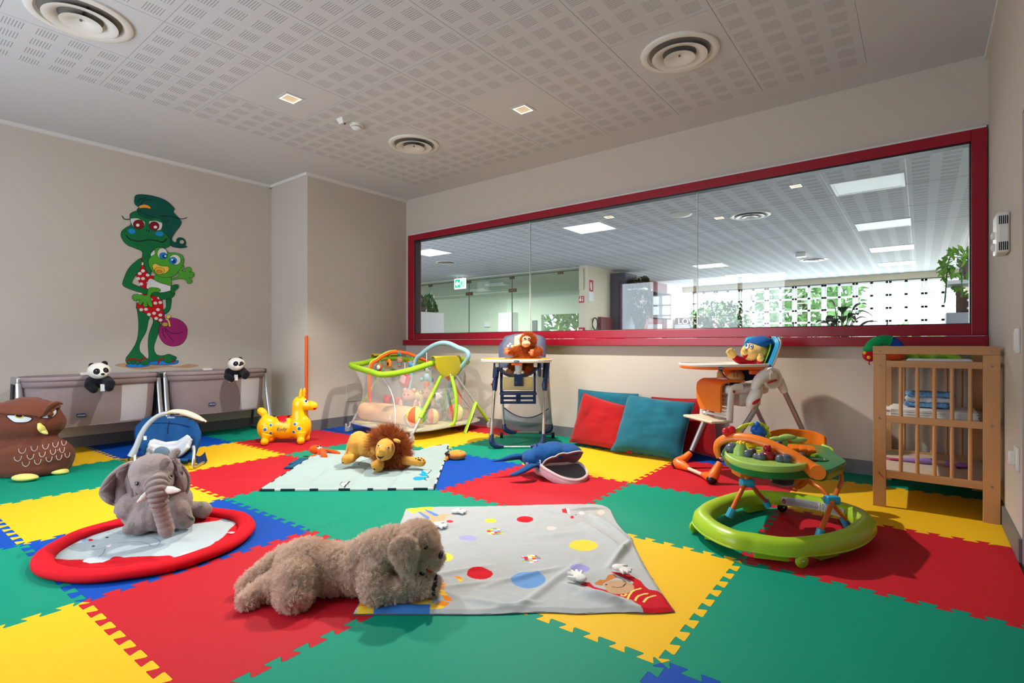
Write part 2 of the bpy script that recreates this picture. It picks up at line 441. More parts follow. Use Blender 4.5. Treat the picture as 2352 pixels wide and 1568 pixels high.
# ---- mats
FC = {'R': (184,28,42), 'G': (0,138,112), 'Y': (230,184,32), 'B': (0,72,172)}
def matmat(k):
    rgb = FC[k]; m = mat('foam_'+k, rgb, .6, spec=.15)
    nt = m.node_tree; N = nt.nodes; K = nt.links; bs = N['Principled BSDF']; tc = N.new('ShaderNodeTexCoord')
    # faint scuffs and a fine grain
    n = N.new('ShaderNodeTexNoise'); n.inputs['Scale'].default_value = 2.2; n.inputs['Detail'].default_value = 8; n.inputs['Roughness'].default_value = .7; n.inputs['Distortion'].default_value = 1.2
    K.new(tc.outputs['Object'], n.inputs['Vector'])
    r = N.new('ShaderNodeValToRGB'); r.color_ramp.elements[0].position = .55; r.color_ramp.elements[1].position = .8
    r.color_ramp.elements[0].color = (0,0,0,1); r.color_ramp.elements[1].color = (.16,.16,.16,1); K.new(n.outputs['Fac'], r.inputs['Fac'])
    mx = N.new('ShaderNodeMix'); mx.data_type = 'RGBA'; K.new(r.outputs[0], mx.inputs[0]); c = lin(rgb)
    mx.inputs[6].default_value = (*c, 1); mx.inputs[7].default_value = (*[min(1, x*.8+.06) for x in c], 1); K.new(mx.outputs[2], bs.inputs['Base Color'])
    n2 = N.new('ShaderNodeTexNoise'); n2.inputs['Scale'].default_value = 260; n2.inputs['Detail'].default_value = 3; K.new(tc.outputs['Object'], n2.inputs['Vector'])
    bp = N.new('ShaderNodeBump'); bp.inputs['Strength'].default_value = .15; bp.inputs['Distance'].default_value = .002; K.new(n2.outputs['Fac'], bp.inputs['Height']); K.new(bp.outputs[0], bs.inputs['Normal'])
    return m
GA = math.radians(.9165); MO = Vector((-1.6913, 3.6204))
def gp(i, j): return Vector((MO.x+i*math.cos(GA)-j*math.sin(GA), MO.y+i*math.sin(GA)+j*math.cos(GA)))
def edge(i, j, dr):
    """toothed seam from corner (i, j) one metre along +x or +y"""
    a = gp(i, j); bb = gp(i+1, j) if dr == 'x' else gp(i, j+1); t = bb-a; n = Vector((-t.y, t.x)); out = [a]; h = .036; T = 10; p = 1.0/T
    sg = 1 if (i+j) % 2 else -1
    for k in range(T):
        s0 = k*p
        for s, q in ((s0+.30*p, -.5), (s0+.33*p, -.3), (s0+.20*p, .44), (s0+.23*p, .5), (s0+.77*p, .5), (s0+.80*p, .44), (s0+.67*p, -.3), (s0+.70*p, -.5)):
            out.append(a+t*s+n*(q*h*sg))
    out.append(bb); return out
CM = {1: {-5:'G',-4:'G',-3:'R',-2:'G',-1:'G',0:'B',1:'G',2:'Y'}, 0: {-4:'B',-3:'Y',-2:'G',-1:'Y',0:'R',1:'Y',2:'G'}, -1: {-5:'G',-4:'R',-3:'G',-2:'B',-1:'R',0:'G',1:'R',2:'B'},
      -2: {-5:'B',-4:'Y',-3:'R',-2:'G',-1:'G',0:'Y',1:'G',2:'R'}, -3: {-5:'Y',-4:'G',-3:'Y',-2:'B',-1:'R',0:'G',1:'B',2:'Y'}, -4: {-5:'G',-4:'R',-3:'B',-2:'G',-1:'Y',0:'B',1:'G',2:'R'}}
ML = {(-3,1):'red foam mat strip under the playpen back by the wall',(-2,1):'green foam mat strip under the rear wheels of the blue high chair',(-1,1):'green foam mat strip hidden behind the cushions by the wall',(0,1):'blue foam mat strip at the wall behind the red cushion',(1,1):'green foam mat strip behind and below the wooden changing table',(-4,1):'green foam mat strip at the corner behind the playpen',
 (-4,0):'blue foam mat under the left foot of the playpen',(-3,0):'yellow foam mat under the middle of the playpen',(-2,0):'green foam mat under the blue high chair',(-1,0):'yellow foam mat in front of the red and teal cushions',(0,0):'red foam mat under the orange and white high chair',(1,0):'yellow foam mat under the wooden changing table',
 (-5,-1):'green foam mat at the left wall behind the yellow bouncy horse',(-4,-1):'red foam mat under the yellow bouncy horse',(-3,-1):'green foam mat under the orange octopus and plush lion',(-2,-1):'blue foam mat between the quilted mat and the whale',(-1,-1):'orange red foam mat under the whale mouth',(0,-1):'green foam mat under the left half of the baby walker',(1,-1):'dark red foam mat under the right half of the baby walker',
 (-5,-2):'blue foam mat behind the bouncer by the left wall',(-4,-2):'yellow foam mat under the blue baby bouncer',(-3,-2):'red foam mat between the elephant and the pale quilted mat',(-2,-2):'green foam mat in front of the pale quilted mat',(-1,-2):'green foam mat under the middle of the grey spotted blanket',(0,-2):'yellow foam mat under the right corner of the spotted blanket',(1,-2):'large green foam mat in the right front corner',
 (-5,-3):'yellow foam mat at the left wall beside the owl',(-4,-3):'green foam mat under the brown owl',(-3,-3):'yellow foam mat left of the grey plush elephant',(-2,-3):'blue foam mat under the red oval play mat',(-1,-3):'red foam mat under the plush dog',(0,-3):'green foam mat in front of the blanket at the frame bottom',(1,-3):'blue foam mat showing only a corner at the bottom edge',
 (-3,-4):'blue foam mat left of the round red mat at the frame edge',(-2,-4):'green foam mat left below the red oval mat',(-1,-4):'yellow foam mat in the left front corner'}
CN = {'R':'red','G':'green','Y':'yellow','B':'blue'}
def inset(P, d):
    out = []; n = len(P); A = sum(P[k-1].x*P[k].y-P[k].x*P[k-1].y for k in range(n)); sg = 1 if A > 0 else -1
    for k in range(n):
        a, p, c = P[k-1], P[k], P[(k+1) % n]; e1, e2 = (p-a), (c-p)
        if e1.length < 1e-7 or e2.length < 1e-7: out.append(p); continue
        e1.normalize(); e2.normalize(); n1, n2 = Vector((-e1.y, e1.x))*sg, Vector((-e2.y, e2.x))*sg; q = n1+n2
        out.append(p+q*(d/max(.35, 1+n1.dot(n2))))
    return out
def clip(poly, x0, x1, y0, y1):
    for ax, lim, sg in ((0, x0, 1), (0, x1, -1), (1, y0, 1), (1, y1, -1)):
        out = []
        for k in range(len(poly)):
            p, q = poly[k-1], poly[k]; a, c = (p[ax]-lim)*sg, (q[ax]-lim)*sg
            if (a < 0) != (c < 0): out.append(p+(q-p)*(a/(a-c)))
            if c >= 0: out.append(q)
        poly = out
        if not poly: break
    return poly
for j, row in CM.items():
    for i, k in row.items():
        R_ = edge(i+1, j, 'y') if i < 1 else [gp(i+1, j), Vector((9, gp(i+1, j).y)), Vector((9, gp(i+1, j+1).y)), gp(i+1, j+1)]
        P = edge(i, j, 'x')[:-1]+R_[:-1]+edge(i, j+1, 'x')[::-1][:-1]+edge(i, j, 'y')[::-1][:-1]
        yl = YW-.014
        P = clip(P, XL+.014, XR-.014, YB, (YP-.014) if i == -5 else yl)
        if i == -4: P = clip(P, (XP+.014) if j >= 0 else XL, 9, -9, 9)
        if len(P) < 3 or (i, j) not in ML: 
            continue
        P = inset(P, .0005)
        o = part('foam_mat', MB().prism([(p[0], p[1]) for p in P], .02, z0=-.02), matmat(k), smooth=False)
        tag(o, ML[(i, j)], 'play mat', 'interlocking foam floor mats')
# ---------------------------------------------------------------- the long interior window
w1 = thing('window_1', None, None, (0,0,0)); w1['kind'] = 'structure'
x0, x1, z0, z1 = -5.711, .372, 1.09, 2.554; gx0, gx1, gz0, gz1 = -5.583, .287, 1.172, 2.474
b = MB()
b.span((x0,4.955,z0), (gx0,5.09,z1)); b.span((gx1,4.955,z0), (x1,5.09,z1)); b.span((gx0,4.955,z0), (gx1,5.09,gz0)); b.span((gx0,4.955,gz1), (gx1,5.09,z1))
part('window_frame', b, m_red, w1, smooth=False, bevel=.004)
part('window_reveal', MB().span((-5.722,4.985,1.085), (x0,5.0,2.575)).span((x1-.001,4.985,1.085), (.376,5.0,2.575)).span((-5.722,4.985,z1), (.376,5.0,2.575)), m_white, w1, smooth=False)
part('glazing_gasket', MB().span((gx0,4.975,gz1-.012), (gx1,5.06,gz1)).span((gx0,4.975,gz0), (gx0+.008,5.06,gz1)).span((gx1-.008,4.975,gz0), (gx1,5.06,gz1)).span((gx0,4.975,gz0), (gx1,5.06,gz0+.006)), m_black, w1, smooth=False)
m_glass = glassmat('clear_glass', (.985,.995,.99), 1.0)
for a, c in ((gx0,-3.632), (-3.628,-1.674), (-1.670,gx1)):
    part('window_pane', MB().span((a,5.02,gz0), (c,5.03,gz1)), m_glass, w1, smooth=False)
m_joint = mat('glass_joint', (200,212,210), .2)
for x in (-3.63,-1.672): part('pane_joint', MB().span((x-.004,5.018,gz0), (x+.004,5.032,gz1)), m_joint, w1, smooth=False)
b = MB(); b.span((-5.785,4.925,1.012), (.379,5.19,1.086))
part('window_sill', b, m_red, w1, smooth=False, bevel=.005)
# red framed door in the right wall (only its edge is in view)
d1 = thing('door_1', None, None, (0,0,0)); d1['kind'] = 'structure'
b = MB(); b.span((.43,2.3,-.02), (.5,2.4,2.12)); b.span((.43,3.35,-.02), (.5,3.43,2.12)); b.span((.43,2.4,2.02), (.5,3.35,2.12)); b.span((.43,2.4,-.02), (.5,3.35,.12))
part('door_frame', b, m_red, d1, smooth=False); part('door_pane', MB().span((.46,2.4,.12), (.47,3.35,2.02)), mat('frosted_door_glass', (190,190,196), .4), d1, smooth=False)
# ---------------------------------------------------------------- ceiling fittings
m_vent = plastic('vent_white', (225,222,216), .35)
def diffuser(c, R, label, name='air_diffuser'):
    t = thing(name, label, 'ceiling vent', (c[0], c[1], ZC), 0, 'round ceiling air diffusers')
    k = R/.27
    part('outer_ring', MB().lathe([(.27*k,0),(.268*k,-.012),(.25*k,-.02),(.225*k,-.016),(.215*k,-.004),(.21*k,-.002),(.21*k,0)], seg=48), m_vent, t)
    part('duct', MB().lathe([(.209*k,-.004),(.205*k,-.0015),(.0001,-.001)], seg=40), mat('duct_grey', (128,124,118), .7), t)
    part('middle_cone', MB().lathe([(.12*k,-.004),(.15*k,-.016),(.185*k,-.030),(.19*k,-.034),(.172*k,-.034),(.135*k,-.024),(.115*k,-.006)], seg=48, close=True), m_vent, t)
    part('inner_cone', MB().lathe([(.0001,-.018),(.03*k,-.02),(.06*k,-.036),(.10*k,-.042),(.108*k,-.043),(.104*k,-.038),(.04*k,-.012),(.0001,-.01)], seg=40), m_vent, t)
    part('spindle', MB().cyl((0,0,-.003), (0,0,-.028), .007).box((0,0,-.004), (.34*k,.014,.004)), metal('dull_steel', (120,122,124), .4), t)
    return t
diffuser((-4.142,.94), .27, 'large round air diffuser at the top left ceiling corner')
diffuser((-1.335,3.636), .265, 'round air diffuser in the ceiling above the right end of the window')
diffuser((-4.092,3.633), .255, 'small looking round air diffuser near the far ceiling corner above the playpen')
m_lampin = mat('downlight_reflector', (150,140,120), .4, emit=((255,226,180), .5)); m_bulb = mat('downlight_bulb', (255,240,215), .4, emit=((255,232,196), 60))
m_edge = mat('downlight_rim', (250,240,215), .4, emit=((255,238,200), 2.5))
def downlight(c, label):
    t = thing('recessed_downlight', label, 'downlight', (c[0], c[1], ZC), 0, 'recessed ceiling downlights')
    q = .062
    part('trim_plate', MB().box((0,.10,-.002), (.14,.001,.004)).span((-.085,-.085,-.004), (.085,-q,-.0005)).span((-.085,q,-.004), (.085,.085,-.0005)).span((-.085,-q,-.004), (-q,q,-.0005)).span((q,-q,-.004), (.085,q,-.0005)), m_ceil, t, smooth=False)
    part('rim', MB().span((-q,-q,-.006), (q,-q+.004,-.0006)).span((-q,q-.004,-.006), (q,q,-.0006)).span((-q,-q,-.006), (-q+.004,q,-.0006)).span((q-.004,-q,-.006), (q,q,-.0006)), m_edge, t, smooth=False)
    part('reflector', MB().span((-q,-q,-.0012), (q,q,-.0006)), m_lampin, t, smooth=False)
    return t
downlight((-4.143,2.324), 'square recessed downlight in the left blank ceiling panel')
downlight((-2.735,3.676), 'square recessed downlight in the ceiling left of the right hand diffuser')
t = thing('smoke_detector', 'white round smoke detector on the slotted ceiling', 'smoke detector', (-4.15,2.98,ZC))
part('base', MB().lathe([(.062,0),(.062,-.012),(.056,-.022),(.0001,-.022)], seg=32), m_white, t)
part('sensing_head', MB().lathe([(.046,-.03),(.046,-.036),(.03,-.05),(.0001,-.054)], seg=32), m_white, t)
b = MB()
for k in range(20): a = 2*PI*k/20; b.box((.046*math.cos(a), .046*math.sin(a), -.026), (.004,.007,.012), rotm(0,0,a))
part('grille_fin', b, m_white, t); part('chamber', MB().cyl((0,0,-.02), (0,0,-.031), .04), m_dark, t)
t = thing('alarm_indicator', 'small white wedge shaped alarm lamp beside the smoke detector', 'indicator lamp', (-4.15,2.845,ZC))
part('housing', MB().add([(-.045,-.055,0),(.045,-.055,0),(.045,.055,0),(-.045,.055,0),(-.03,-.03,-.045),(.03,-.03,-.045),(.03,.035,-.012),(-.03,.035,-.012)], [(0,1,2,3),(7,6,5,4),(4,5,1,0),(5,6,2,1),(6,7,3,2),(7,4,0,3)]), m_white, t, smooth=False, bevel=.003)
part('led', MB().ell((0,.008,-.034), .008), plastic('dark_red_led', (70,8,14), .2), t)
# ---------------------------------------------------------------- wall fittings
pa, pb = LW(795,881,XP), LW(870,915,XP)
o = part('access_plate', MB().span((XP,pa.y,pb.z+.0), (XP+.006,pa.y+.42,pa.z)), mat('plate_paint', (200,192,180), .8), smooth=False, bevel=.002)
tag(o, 'flat rectangular cover plate low on the wall left of the playpen', 'wall plate')
o = part('corner_guard', MB().rbox((0,0,.565), (.036,.036,1.13), .016), plastic('orange_foam', (228,92,26), .55), loc=(XP+.006,YP-.016,.0))
tag(o, 'tall orange foam corner guard on the wall edge behind the bouncy horse', 'corner guard')
def RWp(u, v, X=XR): return LW(u, v, X)
a, c = RWp(2316,480), RWp(2343,560)
t = thing('wall_sounder', 'white slotted alarm box high on the right wall', 'alarm box', (XR, a.y, 1.62))
part('housing', MB().span((-.055,-.09,-.1), (0,.10,.12)), m_white, t, bevel=.012)
b = MB()
for k in range(5): b.box((-.03,-.0905,.07+.0), (.004,.003,.05)); 
b = MB()
for k in range(5):
    for z in (.075,-.065): b.box((-.012-.008*k,-.0905,z), (.004,.003,.045))
part('vent_slot', b, m_dark, t, smooth=False)
for z in (.01,-.055): part('lamp_lens', MB().ell((-.058,.03,z), (.012,.02,.022)), m_white, t)
t = thing('light_switch', 'white rocker switch plate on the right wall above the changing table', 'switch', (XR, RWp(2341,777).y, 1.045))
part('plate', MB().span((-.012,-.04,-.06), (0,.055,.06)), m_white, t, bevel=.003); part('rocker', MB().span((-.017,-.01,-.045), (-.010,.045,.045)), m_white, t, bevel=.003)
t = thing('wall_socket', 'white socket plate low on the right wall beside the changing table', 'socket', (XR, RWp(2340,1095).y, .47))
part('plate', MB().span((-.012,-.04,-.055), (0,.06,.055)), m_white, t, bevel=.003); part('plug', MB().span((-.035,.01,-.035), (-.011,.05,.03)), m_white, t, bevel=.004)
# ---------------------------------------------------------------- the hall behind the glass
m_hall = mat('hall_wall_cream', (226,218,196), .9); m_pale = mat('hall_wall_pale', (222,232,216), .9)
m_slot2 = slotmat('slotted_hall_ceiling', (208,212,218), -.131, .82*4/3, 7.08, .667, contrast=.10)
m_rail = mat('ceiling_rail_white', (232,236,238), .5)
HX0, HX1, HY1 = -7.0, 1.35, 18.9
struct('floor_hall', MB().span((-22,5.2,-.2), (2,19.2,-.02)), mat('hall_tile', (158,160,164), .4))
b = MB()
for k in range(-17, 3):
    xa = -.131+.82*k; b.span((xa+.006,5.2,ZC), (xa+.814,HY1 if k >= -9 else 12.05,ZC+.02))
struct('ceiling_hall', b, m_slot2)
struct('ceiling_hall_rails', MB().span((-15,5.2,ZC+.004), (HX1,HY1,ZC+.04)), m_rail)
struct('ceiling_seams', (lambda b: [b.span((-14,y,ZC-.0015), (HX1,y+.007,ZC+.001)) for y in np.arange(5.75,12,.667*2)] and b)(MB()), mat('ceiling_seam', (150,152,152), .8))
struct('wall_hall_right', MB().span((HX1,5.2,-.1), (1.6,19,3.3)), m_hall)
struct('wall_hall_left', MB().span((-15.2,5.2,-.1), (-15,12.05,3.3)), m_hall)
struct('wall_hall_side', MB().span((-7.05,11.95,-.1), (-6.8,19,3.3)), m_hall)
# far wall: fascia over the folding glass doors
struct('wall_hall_far', MB().span((-7.0,18.9,2.9), (1.4,19.05,3.3)).span((-7,18.85,2.87), (1.4,18.9,2.9)).span((.95,18.85,-.1), (1.4,19.05,2.9)), m_hall)
m_frame = plastic('window_white', (236,238,240), .4); m_hpane = glassmat('far_glass', (.93,.97,.97), 1.0, 1.3)
for k in range(9):
    xa = -6.44+.8165*k; xb = xa+.8165; t = thing('window_%d' % (3+k), None, None, (0,0,0), kind='structure')
    b = MB(); y0, y1 = 18.8, 18.85
    b.span((xa+.006,y0,-.02), (xa+.07,y1,2.86)); b.span((xb-.07,y0,-.02), (xb-.006,y1,2.86)); xm = (xa+xb)/2; b.span((xm-.035,y0,-.02), (xm+.035,y1,2.86))
    for r in range(8): z = 2.86-.377*r; b.span((xa+.006,y0,z-.055), (xb-.006,y1,z+(0 if r == 0 else .0)))
    part('window_frame', b, m_frame, t, smooth=False); part('window_pane', MB().span((xa+.07,18.82,.1), (xb-.07,18.826,2.8)), m_hpane, t, smooth=False)
    if k in (3, 6): part('door_pull', MB().box((xb-.03,18.78,1.55), (.025,.05,.3)), m_black, t, smooth=False)
struct('trim_5', MB().span((-6.44,18.79,2.862), (.95,18.86,2.885)), mat('dark_track', (70,74,80), .5))
# light panels in the hall ceiling
m_lit = mat('light_panel_lit', (250,252,255), .5, emit=((250,252,255), 5.0)); m_unlit_glow = mat('light_panel_off_glow', (228,234,236), .4, emit=((230,238,240), .10))  # switched-off panels also carry a faint added glow
def panel(c, lit, label, w=.70, h=.62):
    t = thing('ceiling_light_panel', label, 'ceiling light', (c[0], c[1], ZC), 0, 'light panels in the hall ceiling')
    part('panel_frame', MB().span((-w/2-.03,-h/2-.03,-.012), (-w/2,h/2+.03,0)).span((w/2,-h/2-.03,-.012), (w/2+.03,h/2+.03,0)).span((-w/2,-h/2-.03,-.012), (w/2,-h/2,0)).span((-w/2,h/2,-.012), (w/2,h/2+.03,0)), m_frame, t, smooth=False)
    part('diffuser', MB().span((-w/2,-h/2,-.008), (w/2,h/2,-.002)), m_lit if lit else m_unlit_glow, t, smooth=False)
panel((-4.59,8.14), 1, 'large glowing square light panel seen through the middle of the window')
panel((-8.64,8.15), 1, 'glowing light panel at the left end of the window')
panel((-.53,8.13), 0, 'unlit light panel nearest the window, at its right side')
panel((-.5,11.0), 0, 'unlit light panel just behind the first unlit one')
panel((-.48,13.85), 1, 'lit panel behind the two unlit panels')
panel((-.47,16.5), 1, 'farthest lit panel near the folding glass doors on the right')
panel((-4.33,14.0), 1, 'lit panel crossed by the right hand glass joint')
panel((-4.22,16.5), 1, 'small lit panel beside and behind the joint crossing one')
diffuser((-2.13,8.9), .3, 'large round air diffuser in the hall ceiling behind the glass')
diffuser((-2.03,14.5), .3, 'far round air diffuser in the hall ceiling')
diffuser((-9.4,9.4), .26, 'round air diffuser cut by the left end of the window')
o = part('ceiling_speaker', MB().lathe([(.16,0),(.16,-.01),(.13,-.035),(.0001,-.05)], c=(-2.965,8.16,ZC)), m_vent); tag(o, 'flat round ceiling speaker left of the large hall diffuser', 'ceiling speaker')
o = part('hall_detector', MB().box((-2.106,13.27,ZC-.05), (.2,.2,.1)), m_white, bevel=.02); tag(o, 'small white box detector on the hall ceiling', 'detector')
for q, l in (((1828,427), 'small recessed spotlight in the hall ceiling near the unlit panels'), ((1399,498), 'small recessed spotlight above the large lit panel'), ((1652,500), 'small recessed spotlight left of the large hall diffuser')):
    p = F(q[0], q[1], ZC); downlight(p, l)
# glass partition on the left, with the pale corridor behind
struct('floor_corridor', MB().span((-26,12.0,-.2), (-7,20,-.02)), m_pale); struct('ceiling_corridor', MB().span((-26,12.1,ZC-.02), (-7.05,20,ZC+.2)), m_pale)
struct('wall_corridor_left', MB().span((-26,12,-.1), (-25.8,20,3.3)), m_pale)
b = MB(); b.span((-26,17,-.1), (-11.75,17.2,3.1)); b.span((-10.05,17,-.1), (-6.9,17.2,3.1)); b.span((-11.75,17,2.17), (-10.05,17.2,3.1)); b.span((-11.75,17,-.1), (-10.05,17.2,.7))
struct('wall_corridor', b, m_pale)
struct('wall_corridor_pier', MB().span((-13.6,16.6,-.1), (-12.9,17.0,2.3)), m_frame)
gp_ = thing('glass_partition', 'frameless glass partition with clamps at the left of the hall', 'glass partition', (0,0,0))
m_part = glassmat('partition_glass', (.93,.97,.94), 1.0, 1.35); m_brass = metal('dark_bronze', (96,80,58), .35)
xs = [-15,-12.763,-11.053,-9.36,-7.05]
for a, c in zip(xs[:-1], xs[1:]):
    part('glass_panel', MB().span((a+.008,12.05,-.02), (c-.008,12.062,2.98)), m_part, gp_, smooth=False)
for x in xs[1:-1]:
    part('panel_edge', MB().span((x-.01,12.046,-.02), (x+.01,12.066,2.98)), mat('glass_edge_dark', (90,110,100), .3), gp_, smooth=False)
    part('top_clamp', MB().box((x,12.05,2.95), (.16,.05,.08)), m_brass, gp_, smooth=False, bevel=.006); part('hinge_patch', MB().box((x+.02,12.05,2.58), (.26,.06,.10)), m_brass, gp_, smooth=False, bevel=.006)
part('top_clamp', MB().box((-7.7,12.05,2.96), (.16,.05,.08)), m_brass, gp_, smooth=False)
part('head_rail', MB().span((-15,12.03,2.98), (-7.05,12.09,3.0)), mat('slotted_rail', (84,92,88), .5), gp_, smooth=False)
part('door_head', MB().span((-12.763,12.048,2.555), (-9.36,12.066,2.563)), mat('glass_edge_light', (226,238,232), .3), gp_, smooth=False)
m_green = mat('exit_green', (0,170,120), .4, emit=((0,190,130), 1.2)); m_ew = mat('exit_white', (250,255,252), .4, emit=((245,255,250), 1.6))
t = thing('exit_sign', 'glowing green and white emergency exit sign hanging in the hall', 'exit sign', (-10.93,11.5,2.84))
part('sign_box', MB().box((0,.03,0), (.44,.05,.31)), m_ew, t, smooth=False)
part('arrow_field', MB().span((-.19,-.001,-.12), (.02,.006,.13)), m_green, t, smooth=False)
M_ = lambda p: Vector((p[0], -.004-p[2], p[1]))
part('arrow', MB().prism([(-.17,0),(-.09,.08),(-.06,.08),(-.105,.03),(0,.03),(0,-.03),(-.105,-.03),(-.06,-.08),(-.09,-.08)], .004, M_), m_ew, t, smooth=False)
part('running_figure', MB().prism([(.17,.12),(.19,.12),(.19,-.12),(.17,-.12)], .004, M_).prism([(.09,.07),(.12,.07),(.12,.1),(.09,.1)], .004, M_).prism([(.05,.05),(.12,.06),(.15,.02),(.13,.01),(.11,.03),(.10,-.02),(.14,-.06),(.14,-.11),(.12,-.11),(.11,-.06),(.08,-.03),(.05,-.10),(.02,-.10),(.05,-.03),(.07,.03),(.05,.03)], .004, M_), m_green, t, smooth=False)
part('hanger', MB().cyl((-.12,.03,.15), (-.12,.03,.24), .008).cyl((.12,.03,.15), (.12,.03,.24), .008), m_frame, t)
o = part('door_controller', MB().box((-12.05,16.97,1.75), (.22,.06,.42)), mat('grey_box', (110,116,118), .5), bevel=.01); tag(o, 'grey reader box on the pale corridor wall', 'reader box')
o = part('corridor_box', MB().box((-14.5,16.97,1.85), (.3,.08,.2)), m_frame, bevel=.01); tag(o, 'small white box on the pale corridor wall behind the glass doors', 'wall box')
for p, l in (((-11.2,13.6), 'flat ceiling lamp of the corridor near the foliage window'), ((-12.9,14.6), 'flat ceiling lamp of the corridor left of the glass joint')):
    o = part('corridor_lamp', MB().box((p[0],p[1],ZC-.05), (.8,.3,.06)), m_frame); tag(o, l, 'ceiling lamp')
# column fittings
m_sign = mat('sign_red', (196,30,40), .4)
def flat(name, c, d, m, label, cat, bev=.003): return tag(part(name, MB().box(c, d), m, smooth=False, bevel=bev), label, cat)
flat('cable_cover', (-6.97,11.93,2.72), (.13,.06,.55), mat('cream_cover', (214,206,180), .5), 'cream coloured box cover at the top of the hall column', 'cover box')
t = thing('extinguisher_sign', 'red and white fire extinguisher sign on the hall column side', 'sign', (-6.795,12.12,2.55))
part('plate', MB().box((0,0,-.12), (.006,.26,.56)), m_frame, t, smooth=False); part('red_field', MB().box((.004,0,.0), (.004,.21,.30)), m_sign, t, smooth=False)
part('pictogram', MB().box((.007,0,-.03), (.004,.07,.16)).box((.007,0,.07), (.004,.04,.05)).box((.007,-.05,.06), (.004,.06,.02)).box((.007,-.06,.0), (.004,.02,.12)), m_frame, t, smooth=False)
t = thing('alarm_sign', 'square red fire alarm sign on the front of the hall column', 'sign', (-6.98,11.94,2.19))
part('plate', MB().box((0,0,0), (.15,.008,.17)), m_sign, t, smooth=False); part('pictogram', MB().ell((-.03,-.004,-.01), (.03,.004,.04)).box((.035,-.005,.04), (.04,.004,.02)).box((.035,-.005,-.02), (.03,.004,.05)).box((-.03,-.005,.05), (.02,.004,.05)), m_frame, t)
t = thing('call_point', 'red fire call point box low on the hall column', 'call point', (-6.97,11.93,1.37))
part('housing', MB().box((0,0,0), (.17,.06,.17)), m_sign, t, smooth=False, bevel=.01); part('glass_plate', MB().box((0,-.032,0), (.10,.01,.07)), m_frame, t, smooth=False)
t = thing('fire_extinguisher', 'red fire extinguisher with black hose beside the hall column', 'fire extinguisher', (-6.6,12.2,.75))
part('cylinder', MB().lathe([(.0001,0),(.085,0),(.09,.03),(.09,.42),(.07,.5),(.03,.54),(.0001,.54)]), plastic('extinguisher_red', (190,20,24), .3), t)
part('valve', MB().cyl((0,0,.53), (0,0,.62), .025).box((.05,0,.63), (.16,.03,.03)), m_black, t); part('hose', MB().tube(spline([(-.02,0,.6),(-.12,0,.64),(-.2,0,.78),(-.16,0,.95),(-.07,0,.92),(-.05,0,.75),(-.1,0,.6)]), .016, 8), m_black, t)
# right side of that wall: maroon panels, screen, pillar, white plinths
m_maroon = mat('maroon_panel', (120,62,66), .35); m_maroon2 = mat('maroon_panel_wood', (110,44,40), .4)
struct('wall_panelling', MB().span((-6.8,14.75,.0), (-6.72,17.15,3.03)), m_maroon, bevel=.004)
struct('wall_low_panelling', MB().span((-6.8,12.5,.0), (-6.70,14.2,1.75)), m_maroon)
struct('column_hall', MB().span((-6.8,13.2,-.02), (-6.35,13.95,2.98)), mat('slate_column', (74,74,92), .5))
t = thing('wall_screen', 'dark television screen on the maroon panelled wall', 'television', (-6.66,16.5,2.28))
part('bezel', MB().box((0,0,0), (.07,1.55,.86)), m_black, t, smooth=False, bevel=.01); part('display', MB().box((.037,0,0), (.004,1.48,.79)), mat('screen_glass', (18,34,38), .08), t, smooth=False); part('cable', MB().tube(spline([(0,.1,-.43),(.02,.16,-.7),(0,.3,-1.1)]), .008, 6), m_black, t)
m_plin = mat('plinth_white', (226,230,234), .5)
flat('display_plinth', (-6.25,15.0,.8), (.3,.35,1.62), m_plin, 'tall white plinth in front of the maroon wall', 'plinth')
flat('display_plinth', (-5.9,16.9,.82), (.75,.5,1.66), m_plin, 'wide white plinth at the far corner carrying white letters', 'plinth')
flat('maroon_cabinet', (-6.1,18.2,.95), (1.2,.7,1.95), m_maroon2, 'maroon cabinet at the far corner behind the white plinth', 'cabinet')
o = part('letters', textmesh('LOVE', .26, .02), m_frame, smooth=False, loc=(-5.9,16.8,1.745), rot=(PI/2,0,.6)); tag(o, 'white decorative letters standing on the far white plinth', 'letters')
# plants
m_leaf = mat('leaf_dark', (24,64,32), .4, noise=(14,.3)); m_leaf2 = mat('leaf_mid', (58,112,44), .45, noise=(14,.3)); m_leaf3 = mat('leaf_bright', (120,178,60), .5, noise=(9,.3)); m_stem = mat('stem_brown', (92,72,48), .8); m_pot = mat('pot_grey', (120,112,104), .6)
def leafcloud(n, size, shape, seed, down=.3):
    rnd = random.Random(seed); b = MB()
    for _ in range(n):
        p = Vector(shape(rnd)); s = size*rnd.uniform(.6,1.25); R = rotm(rnd.uniform(-1.0,1.0)-down, rnd.uniform(-.6,.6), rnd.uniform(0,2*PI))
        q = [(0,-s,0),(s*.42,-s*.25,s*.12),(s*.30,s*.45,s*.06),(0,s,-s*.18),(-s*.30,s*.45,s*.06),(-s*.42,-s*.25,s*.12)]
        b.add([R @ Vector(k)+p for k in q]+[R @ Vector((0,0,-.02*s))+p], [(0,1,2,6),(6,2,3,4),(0,6,4,5)])
    return b
def ball(c, r):
    def fn(rnd):
        while 1:
            p = [rnd.uniform(-1,1) for _ in range(3)]; q = sum(x*x for x in p)
            if .15 < q < 1: return (c[0]+p[0]*r[0], c[1]+p[1]*r[1], c[2]+p[2]*r[2])
    return fn
t = thing('potted_ficus', 'leafy potted ficus standing in front of the far folding doors', 'potted plant', (-4.1,14,-.02))
